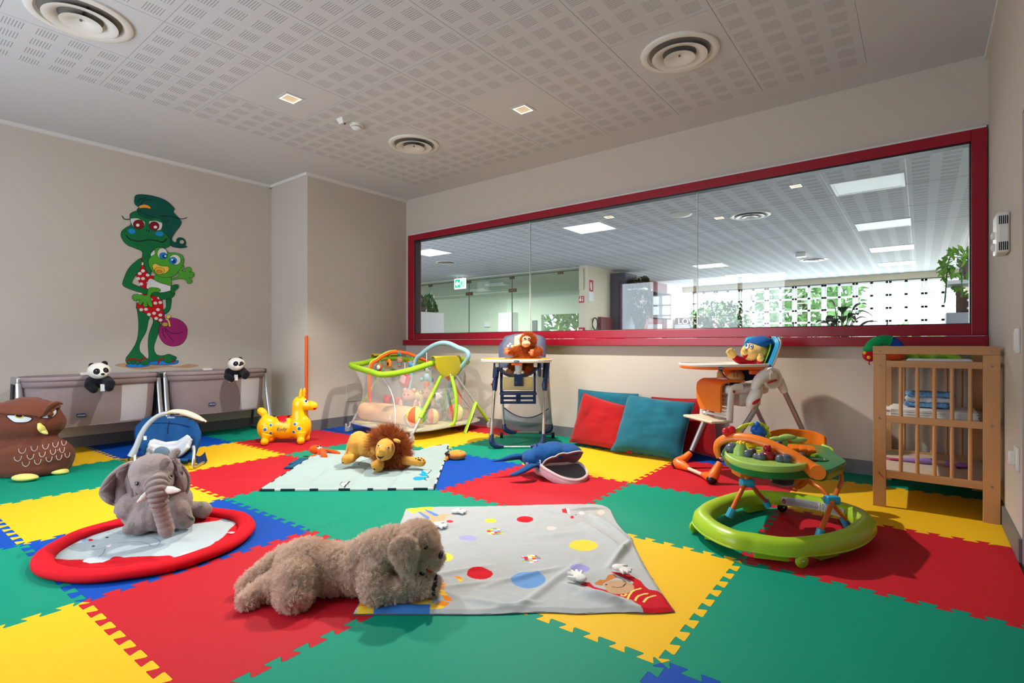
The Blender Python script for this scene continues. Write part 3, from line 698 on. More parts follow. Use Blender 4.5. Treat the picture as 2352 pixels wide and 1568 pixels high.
part('pot', MB().lathe([(.0001,0),(.2,0),(.26,.45),(.24,.45),(.22,.4),(.0001,.4)]), m_pot, t); part('trunk', MB().tube(spline([(0,0,.4),(.03,0,.9),(-.02,.02,1.5)]), .03, 8).tube(spline([(.02,0,.8),(.3,0,1.4),(.5,.05,1.8)]), .016, 6).tube(spline([(0,0,.9),(-.3,0,1.5),(-.5,.05,1.8)]), .016, 6), m_stem, t)
part('foliage', leafcloud(900, .075, ball((0,0,1.55), (.8,.45,.66)), 3), m_leaf2, t, smooth=False)
def leafblade(b, base, tip, w, sag=.1, seg=6):
    base, tip = Vector(base), Vector(tip); side = (tip-base).cross(Vector((0,0,1))); side = side.normalized() if side.length > 1e-6 else Vector((1,0,0))
    V = []
    for i in range(seg+1):
        k = i/seg; p = base+(tip-base)*k+Vector((0,0,sag*math.sin(PI*k*.9))); ww = w*math.sin(PI*min(1, k*.93+.05))**.8
        V += [p-side*ww+Vector((0,0,.25*ww)), p, p+side*ww+Vector((0,0,.25*ww))]
    fs = []
    for i in range(seg):
        for j in range(2): a = i*3+j; fs.append((a, a+1, a+4, a+3))
    b.add(V, fs)
t = thing('potted_peace_lily', 'dark broad leaved potted plant close behind the window', 'potted plant', (-.71,7,.85))
part('pot', MB().lathe([(.0001,0),(.13,0),(.17,.24),(.15,.24),(.14,.2),(.0001,.2)]), m_pot, t)
rnd = random.Random(5); b = MB(); st = MB()
for k in range(26):
    a = 2*PI*k/26+rnd.uniform(-.2,.2); r = rnd.uniform(.08,.3); h = rnd.uniform(.3,.6); p0 = Vector((.02*math.cos(a), .02*math.sin(a), .2)); p1 = Vector((r*.6*math.cos(a), r*.6*math.sin(a), h)); p2 = Vector((r*1.3*math.cos(a), r*1.3*math.sin(a), h-rnd.uniform(-.06,.1)))
    st.tube([p0, p1], .004, 5); leafblade(b, p1, p2, .045, .04)
part('leaf_stem', st, m_leaf2, t); part('foliage', b, m_leaf, t)
pd = thing('plant_stand', 'low cabinet behind the window under the broad leaved plant', 'cabinet', (-.71,7,-.02)); part('body', MB().box((0,0,.43), (.6,.4,.86)), m_plin, pd, smooth=False)
def hanging(name, loc, label, drop, n, seed, m, size=.06, bask='pot'):
    t = thing(name, label, 'hanging plant', loc); rnd = random.Random(seed)
    part(bask, MB().lathe([(.0001,0),(.09,0),(.14,.18),(.13,.18),(.1,.14),(.0001,.14)]), m_pot, t); st = MB()
    def shp(r):
        a = r.uniform(0, 2*PI); k = r.random(); rad = .1+.18*math.sin(PI*min(1, .15+k)); return (rad*math.cos(a), rad*math.sin(a), .3-k*drop)
    for k in range(9): a = 2*PI*k/9; st.tube(spline([(0,0,.15),(.2*math.cos(a),.2*math.sin(a),.25),(.25*math.cos(a),.25*math.sin(a),.2-drop*.8)]), .004, 5)
    part('vine', st, m_leaf2, t); part('foliage', leafcloud(n, size, shp, seed, .8), m, t, smooth=False); return t
o = hanging('hanging_vine', (-6.62,6.0,1.55), 'trailing green plant at the left end of the window', .75, 420, 8, m_leaf2)
sh = tag(part('plant_shelf', MB().span((-6.95,5.75,1.50), (-6.3,6.25,1.545)).span((-6.95,5.75,-.02), (-6.9,6.25,1.5)).span((-6.35,5.75,-.02), (-6.3,6.25,1.5)), m_plin, smooth=False), 'tall white stand under the trailing plant', 'plant stand')
hanging('hanging_vine', (-6.1,13.6,2.55), 'large trailing plant in front of the slate column', 1.5, 700, 9, m_leaf, .09)
tag(part('plant_shelf', MB().span((-6.36,13.35,2.50), (-5.85,13.85,2.545)), m_plin, smooth=False), 'wall shelf holding the large trailing plant', 'shelf')
# right: pirate chest, vine, grey crate, chair tops
t = thing('pirate_box', 'brown box with a white skull and crossbones behind the right window edge', 'toy box', (.33,6.15,1.31))
part('box', MB().span((-.07,-.1,0), (.33,.18,.13)), mat('box_brown', (70,44,38), .7), t, smooth=False, bevel=.004); part('corner_post', MB().box((-.065,-.1,.07), (.03,.03,.16)).ell((-.065,-.1,.16), .02), mat('box_brown', ()), t)
q = MB(); Mq = lambda p: Vector((p[0]+.05, -.1035-p[2], p[1]+.065))
q.ell((.05,-.104,.08), (.027,.004,.026)).box((.05,-.104,.055), (.03,.006,.02)); q.tube([(.0,-.104,.1),(.1,-.104,.03)], .006, 6).tube([(.0,-.104,.03),(.1,-.104,.1)], .006, 6)
for c in ((0,.1),(0,.03),(.1,.1),(.1,.03)): q.ell((c[0],-.104,c[1]), .011)
part('skull_emblem', q, m_frame, t); part('skull_eye', MB().ell((.04,-.108,.08), .006).ell((.06,-.108,.08), .006), m_black, t)
t2 = hanging('hanging_vine', (.42,6.5,1.62), 'trailing bright green plant above the skull box', .5, 240, 11, m_leaf3, .05)
tag(part('vine_shelf', MB().span((.2,6.3,1.58), (1.35,6.7,1.615)), m_plin, smooth=False), 'wall shelf carrying the plant above the skull box', 'shelf')
flat('grey_crate', (.43,6.1,.64), (.5,.36,1.32), mat('crate_grey', (150,156,166), .5), 'grey crate unit under the skull box', 'crate')
for x, l in ((-.02,'round dark chair top left of the grey crate behind the glass'), (.085,'round dark chair top nearer to the grey crate')):
    o = part('stool_top', MB().lathe([(.0001,0),(.05,0),(.03,.05),(.03,1.12),(.045,1.15),(.04,1.19),(.0001,1.2)], c=(x-.12,7.0+.1*x,-.02)), mat('teal_knob', (46,96,110), .3)); tag(o, l, 'chair top')
# trees outside
m_tl = mat('tree_leaf', (176,208,132), .6, noise=(2,.35)); m_tl2 = mat('tree_leaf_dark', (138,182,122), .6, noise=(2,.35))
struct('ground', MB().span((-40,19.1,-.5), (20,60,-.3)), mat('outside_ground', (170,168,150), .9))
def tree(x, y, h, r, label, seed, m, n=900, size=.26):
    t = thing('garden_tree', label, 'tree', (x,y,-.3), 0, 'trees outside the hall')
    part('trunk', MB().tube(spline([(0,0,0),(.05,0,h*.4),(0,.05,h*.7)]), [.2,.16,.1], 8), m_stem, t)
    part('foliage', leafcloud(n, size, ball((0,0,h*.62), (r,r*.8,h*.42)), seed, .5), m, t, smooth=False)
tree(-3.6,23.5,4.8,2.0,'bushy tree outside the middle folding doors',21,m_tl2)
tree(-.2,24.5,1.9,1.5,'lighter tree outside right of the bushy one',22,m_tl)
tree(-7.4,25,3.0,1.6,'tree outside the left folding doors',23,m_tl)
tree(2.4,27.5,3.0,1.4,'low tree outside the rightmost folding door',24,m_tl,600)
tree(-11.6,21,5.2,2.0,'tree filling the corridor window',25,m_tl,1100)
tree(-15.6,22.5,5.2,1.8,'tree left outside the corridor window',26,m_tl2,500)
# ---------------------------------------------------------------- changing table
m_wood = mat('beech_wood', (196,146,98), .5, wood=(6,6,.9)); m_woodx = mat('beech_wood_rail', (200,150,102), .5, wood=(.9,6,6)); m_woody = mat('beech_wood_side', (192,142,96), .5, wood=(6,.9,6))
m_shelf = mat('shelf_board', (206,190,172), .5); m_screw = metal('screw_steel', (170,172,176), .3)
t = thing('changing_table', 'beech wood changing table with dowel bars in the right corner', 'changing table', (-.238,4.065,0))
TW, TD = .600, .86
for (x, w) in ((0,.068),(TW-.075,.075)):
    for y in (0, TD-.022): part('post', MB().span((x,y,0), (x+w,y+.022,.965 if y == 0 else .97)), m_wood, t, smooth=False, bevel=.002)
for y, nm in ((-.001,'top_rail'),(TD-.023,'top_rail')): part(nm, MB().span((0,y,.966), (TW,y+.024,1.016)), m_woodx, t, smooth=False, bevel=.002)
for y in (.001, TD-.021):
    for z0, z1 in ((.884,.924),(.537,.579),(.187,.234)): part('rail', MB().span((.068,y,z0), (TW-.075,y+.02,z1)), m_woodx, t, smooth=False, bevel=.002)
    for z0, z1 in ((.579,.884),(.234,.537)):
        for k in range(5):
            x = .068+.075+(TW-.143-.13)*k/4*1.0; part('dowel', MB().cyl((x,y+.01,z0), (x,y+.01,z1), .0105, seg=14), m_wood, t)
for x in (.004, TW-.024):
    for z0, z1 in ((.975,1.0),(.884,.924),(.545,.570),(.19,.22)): part('side_rail', MB().span((x,.022,z0), (x+.018,TD-.022,z1)), m_woody, t, smooth=False, bevel=.002)
for z, nm in ((.893,'top_board'),(.548,'middle_shelf'),(.205,'bottom_shelf')): part(nm, MB().span((.024,.024,z), (TW-.026,TD-.024,z+.014)), m_shelf, t, smooth=False)
for x, zs in ((.034,(.985,.895,.56,.21)),(TW-.036,(.985,.90,.56,.21))):
    for z in zs: part('screw', MB().cyl((x,-.0025,z), (x,.001,z), .006, seg=12).box((x,-.003,z), (.008,.001,.0015)), m_screw, t)
TO = Vector((-.238,4.065,0))
m_terry = fabric('terry_white', (226,226,224), bump=(380,.7,.003))
def fold(name, c, d, m, label, cat, n=3, seed=1, group=None, rz=0.):
    """stack of folded sheets with slightly wandering edges"""
    rnd = random.Random(seed); b = MB(); h = d[2]/n
    for k in range(n):
        ox, oy = rnd.uniform(-.006,.006), rnd.uniform(-.006,.006)
        b.rbox((ox,oy,h*(k+.5)), (d[0]+rnd.uniform(-.01,.01), d[1]+rnd.uniform(-.01,.01), h*.96), min(.012, h*.48), rotm(0,0,rnd.uniform(-.02,.02)))
    o = part(name, b, m, loc=Vector(c), rot=(0,0,rz)); return tag(o, label, cat, group)
fold('terry_towel', TO+Vector((.33,.17,.908)), (.31,.24,.028), m_terry, 'folded white towel on top of the changing table', 'towel', 2, 4)
fold('paper_stack', TO+Vector((.295,.27,.563)), (.43,.36,.052), fabric('pad_white', (232,230,226)), 'thick stack of white paper sheets on the middle shelf', 'paper sheets', 7, 5)
o = part('loose_sheet', MB().sheet(lambda a, b: (-.09+.18*a, -.1+.2*b, .012+.012*math.sin(3*a+2*b)+.016*a*(1-b)), 12, 12, .003), fabric('pad_white', ()), loc=TO+Vector((.125,.50,.563))); tag(o, 'loose white sheet curling behind the white stack', 'paper sheet')
m_nappy = fabric('nappy_pattern', (110,160,205), noise=(60,.5)); m_nappy2 = fabric('nappy_pattern_pale', (200,206,214), noise=(50,.35))
for k, (mm, l) in enumerate(((m_nappy,'lowest blue printed nappy in the small pile on the white stack'),(m_nappy2,'middle pale printed nappy in the small pile'),(m_nappy,'topmost blue printed nappy in the small pile'))):
    o = soft('nappy', MB().rbox((0,0,.018), (.23+.01*k,.14,.034), .016), mm, voxel=.006, fn=wrinkle(.004, 26, k))
    o.location = TO+Vector((.27+.008*k,.30,.619+.033*k)); o.rotation_euler = (0,0,.08*k-.05); tag(o, l, 'nappy', 'folded nappies')
# mermaid doll on the bottom shelf
t = thing('mermaid_doll', 'small doll with a lilac tail lying on the bottom shelf', 'doll', TO+Vector((.30,.45,.221)), .03)
m_lil = plastic('lilac_tail', (150,120,200), .35); m_pnk = plastic('pink_fin', (190,40,110), .35); m_skin = plastic('doll_skin', (214,160,134), .45); m_hairp = fabric('doll_hair', (176,110,190))
part('tail', MB().tube(spline([(.02,0,.02),(-.05,.0,.018),(-.12,.005,.013),(-.17,.008,.010)]), [.021,.02,.014,.009], 12), m_lil, t); part('fin', MB().ell((-.20,.012,.008), (.045,.022,.006)).ell((-.235,.02,.008), (.03,.012,.005)), m_pnk, t)
part('torso', MB().tube([(.02,0,.02),(.05,0,.022),(.09,0,.02)], [.017,.015,.019], 12), m_skin, t); part('top', MB().ell((.08,0,.022), (.022,.024,.017)), m_lil, t)
part('head', MB().ell((.125,0,.022), (.022,.019,.02)).ell((.145,0,.022), .004), m_skin, t); part('hair', MB().ell((.145,-.004,.016), (.05,.036,.016)).ell((.10,-.03,.012), (.04,.02,.01)), m_hairp, t)
part('arm', MB().tube(spline([(.09,-.015,.02),(.11,-.05,.012),(.115,-.085,.006)]), [.007,.006,.004], 8), m_skin, t); part('arm', MB().tube(spline([(.09,.015,.02),(.07,.05,.012),(.05,.07,.006)]), [.007,.006,.004], 8), m_skin, t)
# soft ring toy hanging over the left rail, green plush frog behind the towel
m_tg = plush('toy_green', (20,150,84)); m_tr = plush('toy_red', (176,18,36)); m_tb = plush('toy_blue', (28,66,150)); m_ty = plush('toy_yellow', (240,190,50)); m_tlg = plush('toy_light_green', (130,190,50))
RT = F(2020,812,1.0); RTa = Axis(TO, 0)
t = thing('ring_toy', 'soft green, red and blue ring toy at the left end of the changing table top', 'soft toy', TO+Vector((.045,.36,.907)), .25)
def arc(a0, a1, r=.085, n=12): return [(-r*math.cos(a)*1.0, 0, .075+r*math.sin(a)*.85) for a in np.linspace(a0, a1, n)]
part('green_arch', MB().tube(arc(.25,2.0), .036, 14), m_tg, t); part('blue_segment', MB().tube(arc(1.95,2.9), .034, 14), m_tb, t)
part('red_pocket', MB().ell((-.085,-.01,.045), (.048,.045,.045)), m_tr, t); part('dotted_cuff', MB().ell((-.085,-.01,.085), (.046,.042,.025)), m_tg, t)
part('orange_segment', MB().ell((.06,0,.04), (.06,.045,.036)), plush('toy_orange_red', (206,74,30)), t)
part('flower', MB().ell((-.12,-.035,.06), (.012,.01,.012)).ell((-.10,-.05,.03), (.012,.01,.012)), m_ty, t); part('ribbon', MB().tube(spline([(-.09,-.03,.01),(-.1,-.05,-.01),(-.095,-.055,-.02)]), .004, 6), m_tr, t)
t = thing('frog_plush', 'light green plush toy lying behind the white towel', 'soft toy', TO+Vector((.28,.55,.907)))
o = soft('body', MB().ell((0,0,.04), (.15,.07,.042)).ell((-.17,-.02,.04), (.06,.06,.038)).cap([(-.08,-.04,.03),(-.06,-.09,.02)], [.03,.022]).cap([(.05,-.04,.03),(.03,-.1,.022)], [.032,.024]).cap([(.13,-.03,.03),(.16,-.08,.02)], [.03,.022]), m_tlg, t, voxel=.008)
part('toe', MB().ell((-.06,-.112,.016), (.03,.018,.014)).ell((.03,-.122,.017), (.03,.018,.015)), m_tlg, t)
# ---------------------------------------------------------------- bassinets
m_taupe = fabric('taupe_fabric', (148,134,138)); m_taupe2 = fabric('taupe_trim', (140,126,130)); m_legm = metal('silver_tube', (196,200,206), .35); m_dgrey = plastic('dark_grey_plastic', (66,64,68), .5); m_inner = fabric('inner_taupe', (126,112,116)); m_sheet = fabric('white_sheet', (224,226,232)); m_bnet = netmat('bassinet_net', (216,218,226), .72)
def bassinet(y0, label):
    t = thing('bedside_crib', label, 'bedside crib', (-6.335, y0+.53, 0), 0, 'grey bedside cribs at the left wall')
    Lh, Wd = .515, .245; zb, zt = .285, .70
    def ring(z, a, b, n=64, p=3.2): return [(math.copysign(abs(math.cos(2*PI*k/n))**(2/p), math.cos(2*PI*k/n))*b, math.copysign(abs(math.sin(2*PI*k/n))**(2/p), math.sin(2*PI*k/n))*a, z) for k in range(n)]
    def wall(m, sel, name, lo=0., hi=1., off=0., thick=.008, parent=None):
        n = 64; b = MB(); zs = np.linspace(lo, hi, 9); ks = [k for k in range(n) if sel(k)]
        def pt(k, q):
            s = .93+.07*q**.5; rr = ring(0, Lh*s+off, Wd*s+off); p = rr[k % n]; return Vector((p[0], p[1], zb+(zt-zb)*q))
        for k in ks: b.sheet(lambda a, c: pt(k, zs[int(round(c*8))]) if a < .5 else pt(k+1, zs[int(round(c*8))]), 1, 8, thick)
        return part(name, b, m, parent or t)
    # front of ring is +x; k angle measured from +x, +y at a quarter turn
    win = lambda k: 2 <= (k % 64) <= 7
    wall(m_taupe, lambda k: not win(k), 'body_panel'); wall(m_bnet, win, 'mesh_window')
    part('floor_panel', MB().prism([(p[0]*.93, p[1]*.93) for p in ring(0, Lh, Wd)], .03, z0=zb-.015), m_taupe, t)
    part('mattress', MB().prism([(p[0]*.86, p[1]*.86) for p in ring(0, Lh, Wd)], .07, z0=zb+.02), m_sheet, t)
    part('rim_band', MB().tube([(p[0], p[1], zt-.03) for p in ring(0, Lh+.004, Wd+.004)], .024, 10, closed=True, flat=(1.25,.5)), m_taupe2, t)
    part('rim', MB().tube([(p[0], p[1], zt+.012) for p in ring(0, Lh, Wd)], .022, 12, closed=True), m_taupe, t)
    part('rail_clip', MB().rbox((-Wd,.02,zt+.03), (.06,.10,.03), .01), m_white, t); part('rail_clip', MB().rbox((Wd+.012,.07,zt-.05), (.018,.06,.10), .008), m_white, t)
    for e in (-1, 1):
        y = e*(Lh+.006)
        part('end_bracket', MB().rbox((-.02,y+e*.012,zt-.0), (.26,.034,.07), .014), m_legm if e < 0 else m_dgrey, t)
        part('leg', MB().tube(spline([(.11,y+e*.012,zt-.02),(.16,y+e*.014,.40),(.25,y+e*.016,.022)]), .017, 10, flat=(1,1.3)), m_legm, t)
        part('leg', MB().tube([(-.13,y+e*.012,zt-.02),(-.19,y+e*.014,.35),(-.245,y+e*.016,.022)], .016, 10), m_dgrey, t)
        part('foot_bar', MB().tube([(-.26,y+e*.016,.017),(.27,y+e*.016,.017)], .016, 10), m_legm, t)
    part('cross_bar', MB().tube([(-.1,-Lh,.272),(-.1,Lh,.272)], .014, 10), m_dgrey, t)
    for yy in (-.36,.36): part('support_post', MB().tube([(-.1,yy,.272),(-.1,yy,.30)], .012, 8), m_dgrey, t)
    badge(t, (Wd*.962+.009,-.13,.375), .07, .034, rotm(.0,0,PI/2))
    return t
bassinet(.985, 'grey bedside crib standing behind the brown owl'); bassinet(2.115, 'grey bedside crib nearest the room corner, behind the bouncy horse')
# ---------------------------------------------------------------- playpen
m_lime = fabric('lime_vinyl', (150,190,44), bump=(60,.15,.003)); m_lime2 = plastic('lime_sleeve', (160,206,40), .45); m_flap = plastic('mustard_vinyl', (176,164,30), .4, bump=(30,.3,.004)); m_pleg = plastic('grey_leg', (176,180,186), .4); m_net = netmat('playpen_net', (214,212,212), .33); m_pfloor = fabric('playpen_floor', (216,208,150)); m_tape = fabric('white_tape', (236,236,234))
PP = Axis((-4.76,4.30,0), 0)
t = thing('playpen', 'lime green playpen with white mesh sides full of soft toys', 'playpen', PP.o)
rimP = [(-.57,-.55,.775),(-.05,-.66,.72),(.14,-.63,.695),(.30,-.42,.735),(.44,.02,.85),(.38,.42,.83),(.20,.59,.79),(-.1,.62,.78),(-.45,.57,.78),(-.58,.35,.82),(-.62,0,.85),(-.62,-.36,.79)]
rim = spline(rimP, 6, closed=True)
part('rim', MB().tube(rim, .033, 14, closed=True), m_lime, t)
n = len(rim)
baseP = [(-.56,-.55,.10),(-.05,-.63,.085),(.38,-.60,.085),(.56,-.42,.09),(.57,.02,.09),(.56,.42,.09),(.38,.59,.09),(-.1,.61,.09),(-.45,.58,.09),(-.56,.40,.09),(-.57,0,.09),(-.57,-.36,.09)]
base = spline(baseP, 6, closed=True)
part('floor_mat', MB().prism([(p[0]*.98, p[1]*.98) for p in base], .03, z0=.085), m_pfloor, t)
part('bottom_frame', MB().tube([(p[0], p[1], .10) for p in base], .012, 8, closed=True), m_pleg, t)
def netpt(i, q):
    a, c = rim[i % n], base[i % n]; p = a.lerp(c, q); w = 1-.17*math.sin(PI*min(1, q*1.05))*(1 if q < .95 else 0)
    return Vector((p.x*w, p.y*w, p.z))
part('mesh_side', MB().sheet(lambda a, c: netpt(int(round(a*n)), c), n, 10), m_net, t)
i0 = min(range(n), key=lambda i: (rim[i]-Vector((.12,-.63,.7))).length)
part('white_tape', MB().tube([netpt(i0, q)*1.004 for q in np.linspace(.04, 1, 30)], .005, 6), m_tape, t)
def flapside(sx, xr, yc, zr):
    b = MB(); o = sx*.036
    def fn(a, c):
        y = (a-.5)*.42*(1-.75*max(0, c-.25)**2.2*1.6); z = zr+.02-.22*c+.02*math.cos(2*PI*(a-.5)*.5); return (xr+o+sx*.012*math.sin(PI*a)+sx*.02*c, yc+y, z)
    b.sheet(fn, 16, 12, .006); b.sheet(lambda a, c: (xr+o-sx*.075*c, yc+(a-.5)*.42, zr+.022+.022*math.sin(PI*c)), 12, 8, .006)
    part('side_flap', b, m_flap, t); part('flap_stud', MB().ell((xr+o+sx*.018,yc+.0,zr-.04), (.006,.008,.008)), m_black, t)
flapside(1, .44, .02, .85); flapside(-1, -.615, 0., .86)
for sx, xr, yf, yb in ((1,.47,-.66,.66),(-1,-.60,-.60,.62)):
    for yy in (yf, yb):
        top = Vector((xr,.02+.07*(1 if yy > 0 else -1),.72)); foot = Vector((.58*sx+(.0 if sx > 0 else .02), yy*.97, .05)); mid = top.lerp(foot, .35); mid2 = top.lerp(foot, .72)
        part('leg', MB().tube([top, foot], .013, 10), m_pleg, t)
        if sx < 0 or yy < 0: part('leg_sleeve', MB().tube([mid, mid2], .022, 10), m_lime2, t); part('leg_sleeve', MB().tube([top, mid], .018, 10), m_lime, t)
        else: part('leg_sleeve', MB().tube([top.lerp(foot,.58), top.lerp(foot,.95)], .020, 10), m_lime2, t); part('loose_strap', MB().tube([top.lerp(foot,.58)+Vector((.02,0,0)), top.lerp(foot,.58)+Vector((.08,-.26,-.33))], .022, 8, flat=(.35,1)), m_lime2, t)
        s = 1 if yy > 0 else -1
        part('foot', MB().prism([(-.06,.0),(.05,.0),(.06,.05),(.025,.11),(.005,.11),(.0,.06),(-.03,.05),(-.045,.10),(-.06,.09)], .028, lambda p: Vector((foot.x-.014+p[2]*1., foot.y-s*p[0]*.9, p[1]))), m_pleg, t, bevel=.006)
part('centre_strap', MB().tube(spline([(.53,.02,.66),(.60,.02,.42),(.60,.0,.16),(.55,-.05,.10)]), .021, 10), m_lime2, t)
part('strap_hanger', MB().cyl((.49,.02,.72), (.53,.02,.64), .007), m_pleg, t)
# play gym standing inside the pen
g = thing('play_gym', 'orange and pale blue baby gym arches standing inside the playpen', 'baby gym', PP.o+Vector((0,0,.117)))
m_or = fabric('gym_orange', (232,100,36)); m_bl = fabric('gym_blue', (152,196,206)); m_gl = fabric('gym_lime', (178,206,80)); m_teal = fabric('gym_teal', (70,150,160))
Az = lambda u, v, ax, val: PP.on(u, v, ax, val)-Vector((0,0,.117))
o1 = [Vector((-.38,-.42,.0))]+[Az(u, v, 1, y) for u, v, y in ((850,850,-.36),(868,826,-.27),(893,811,-.15),(912,808,-.05),(936,811,.05),(966,823,.17),(1000,842,.28))]+[Vector((.30,.36,.35)),Vector((.30,.40,0))]
part('orange_arch', MB().tube(spline(o1, 6), .020, 12), m_or, g); part('lime_trim', MB().tube(spline([p+Vector((-.012,-.004,.014)) for p in o1[:5]], 6), .014, 10), m_gl, g)
o2 = [Vector((-.42,.30,0))]+[Az(u, v, 1, y) for u, v, y in ((950,840,.10),(970,812,.10),(996,793,.12),(1022,787,.14),(1050,797,.17),(1076,818,.20))]+[Vector((.27,.26,.42)),Vector((.26,.24,0))]
o2[0] = Vector((o2[1].x-.12, .06, .0))
part('blue_arch', MB().tube(spline(o2, 6), .027, 12), m_bl, g)
for u in (891, 917): p = Az(u, 811, 1, -.12 if u < 900 else -.03); part('arch_band', MB().tube([p-Vector((.02,0,.006)), p+Vector((.02,0,.004))], .0235, 12), m_teal, g)
def hangtoy(u, v, y, kind, label):
    p = PP.o+PP.on(u, v, 1, y); h = thing('hanging_toy', label, 'hanging toy', p)
    part('ring', MB().tube([(.022*math.cos(a), 0, -.03+.022*math.sin(a)) for a in np.linspace(0, 2*PI, 20)[:-1]], .005, 8, closed=True), plastic('ring_green', (90,190,60), .3), h)
    if kind == 'house': part('body', MB().prism([(-.04,-.16),(.04,-.16),(.045,-.10),(0,-.055),(-.045,-.10)], .03, lambda q: Vector((q[0], q[2]-.015, q[1]))), fabric('felt_orange', (226,130,40)), h, bevel=.008); part('opening', MB().ell((0,-.013,-.125), (.018,.006,.025)), m_dark, h)
    elif kind == 'bear': part('body', MB().ell((0,0,-.10), (.045,.03,.045)).ell((-.03,0,-.065), .013).ell((.03,0,-.065), .013).ell((0,0,-.155), (.03,.025,.03)), plush('toy_tan', (168,128,100)), h); part('scarf', MB().ell((0,0,-.14), (.036,.03,.01)), m_teal, h)
    elif kind == 'owl': part('body', MB().ell((0,0,-.09), (.05,.03,.05)), plush('toy_owl', (178,104,50)), h); part('face', MB().ell((.012,-.022,-.09), (.03,.014,.03)), m_sheet, h); part('wing', MB().ell((-.02,-.02,-.115), (.03,.014,.025)), m_teal, h)
    else: part('body', MB().ell((0,0,-.10), (.045,.035,.045)), plush('toy_blue2', (90,160,190)), h); [part('ear', MB().ell((q,0,-.07), .02), m_or, h) for q in (.04,-.04)]
    return h
hangtoy(871,826,-.25,'owl','small brown owl hanging at the left end of the orange arch'); hangtoy(893,812,-.13,'house','orange felt house hanging from the orange arch'); hangtoy(918,809,-.02,'bear','tan bear with a teal scarf hanging from the orange arch'); hangtoy(945,818,.09,'ball','blue soft toy hanging at the right of the orange arch')
# toys seen through the mesh
rnd = random.Random(12)
def pentoy(c, kind, rgb, rgb2, label, s=1.0):
    h = thing('soft_toy', label, 'soft toy', PP.o+Vector(c), rnd.uniform(-.6,.6), 'soft toys in the playpen'); m1 = plush('pt_%d_%d_%d' % rgb, rgb); m2 = plush('pt_%d_%d_%d' % rgb2, rgb2)
    if kind == 'ball':
        R = .11*s; b = MB()
        for k in range(8):
            b.cur = k % 4
            b.sheet(lambda a, c_: (R*math.sin(PI*c_)*math.cos(2*PI*(k+a)/8), R*math.sin(PI*c_)*math.sin(2*PI*(k+a)/8), R-R*math.cos(PI*c_)), 4, 14)
        part('ball', b, [m1, m2, plush('pt_200_90_60', (230,110,70)), plush('pt_240_220_120', (244,226,130))], h, ang=0)
    elif kind == 'bear':
        part('body', MB().ell((0,0,.09*s), (.075*s,.06*s,.09*s)), m1, h); part('head', MB().ell((0,-.01,.21*s), (.07*s,.06*s,.065*s)).ell((.05*s,0,.265*s), .025*s).ell((-.05*s,0,.265*s), .025*s), m2, h)
        part('arm', MB().ell((.085*s,-.02,.11*s), (.03*s,.03*s,.06*s)), m2, h); part('arm', MB().ell((-.085*s,-.02,.11*s), (.03*s,.03*s,.06*s)), m2, h); part('leg', MB().ell((.05*s,-.07*s,.03*s), (.03*s,.055*s,.03*s)), m1, h); part('leg', MB().ell((-.05*s,-.07*s,.03*s), (.03*s,.055*s,.03*s)), m1, h)
        part('eye', MB().ell((.022*s,-.065*s,.225*s), .007*s).ell((-.022*s,-.065*s,.225*s), .007*s), m_black, h)
    elif kind == 'cube':
        b = MB(); q = .055*s; b.rbox((0,0,q), (2*q,2*q,2*q), .015); part('cube', b, m1, h); part('face_patch', MB().rbox((0,-q,q), (1.3*q,.006,1.3*q), .002), m2, h)
    elif kind == 'worm':
        b = MB()
        for k in range(4): b.ell((.07*s*(k-1.5),0,.05*s+.01*(k % 2)), .05*s)
        part('body', b, m1, h); part('head', MB().ell((.16*s,0,.07*s), .06*s), m2, h)
    return h
TZ = .117
bo = thing('bolster', 'long peach coloured bolster lying along the front of the playpen', 'bolster', PP.o+PP.on(922,965,2,.0)*0+Vector((-.05,-.36,TZ)), .0)
part('cover', MB().tube(spline([(-.44,-.03,.11),(-.40,-.03,.11),(-.1,0,.11),(.28,.0,.105),(.32,0,.105)], 5), [.085]+[.108]*20+[.085], 22), fabric('peach_fabric', (238,188,132), bump=(40,.3,.004)), bo); part('end_gather', MB().ell((.325,0,.105), (.03,.085,.085)).ell((-.445,-.03,.11), (.03,.085,.085)), fabric('peach_fabric', ()), bo); part('care_tag', MB().box((.1,-.112,.09), (.035,.004,.05)), m_sheet, bo, smooth=False)
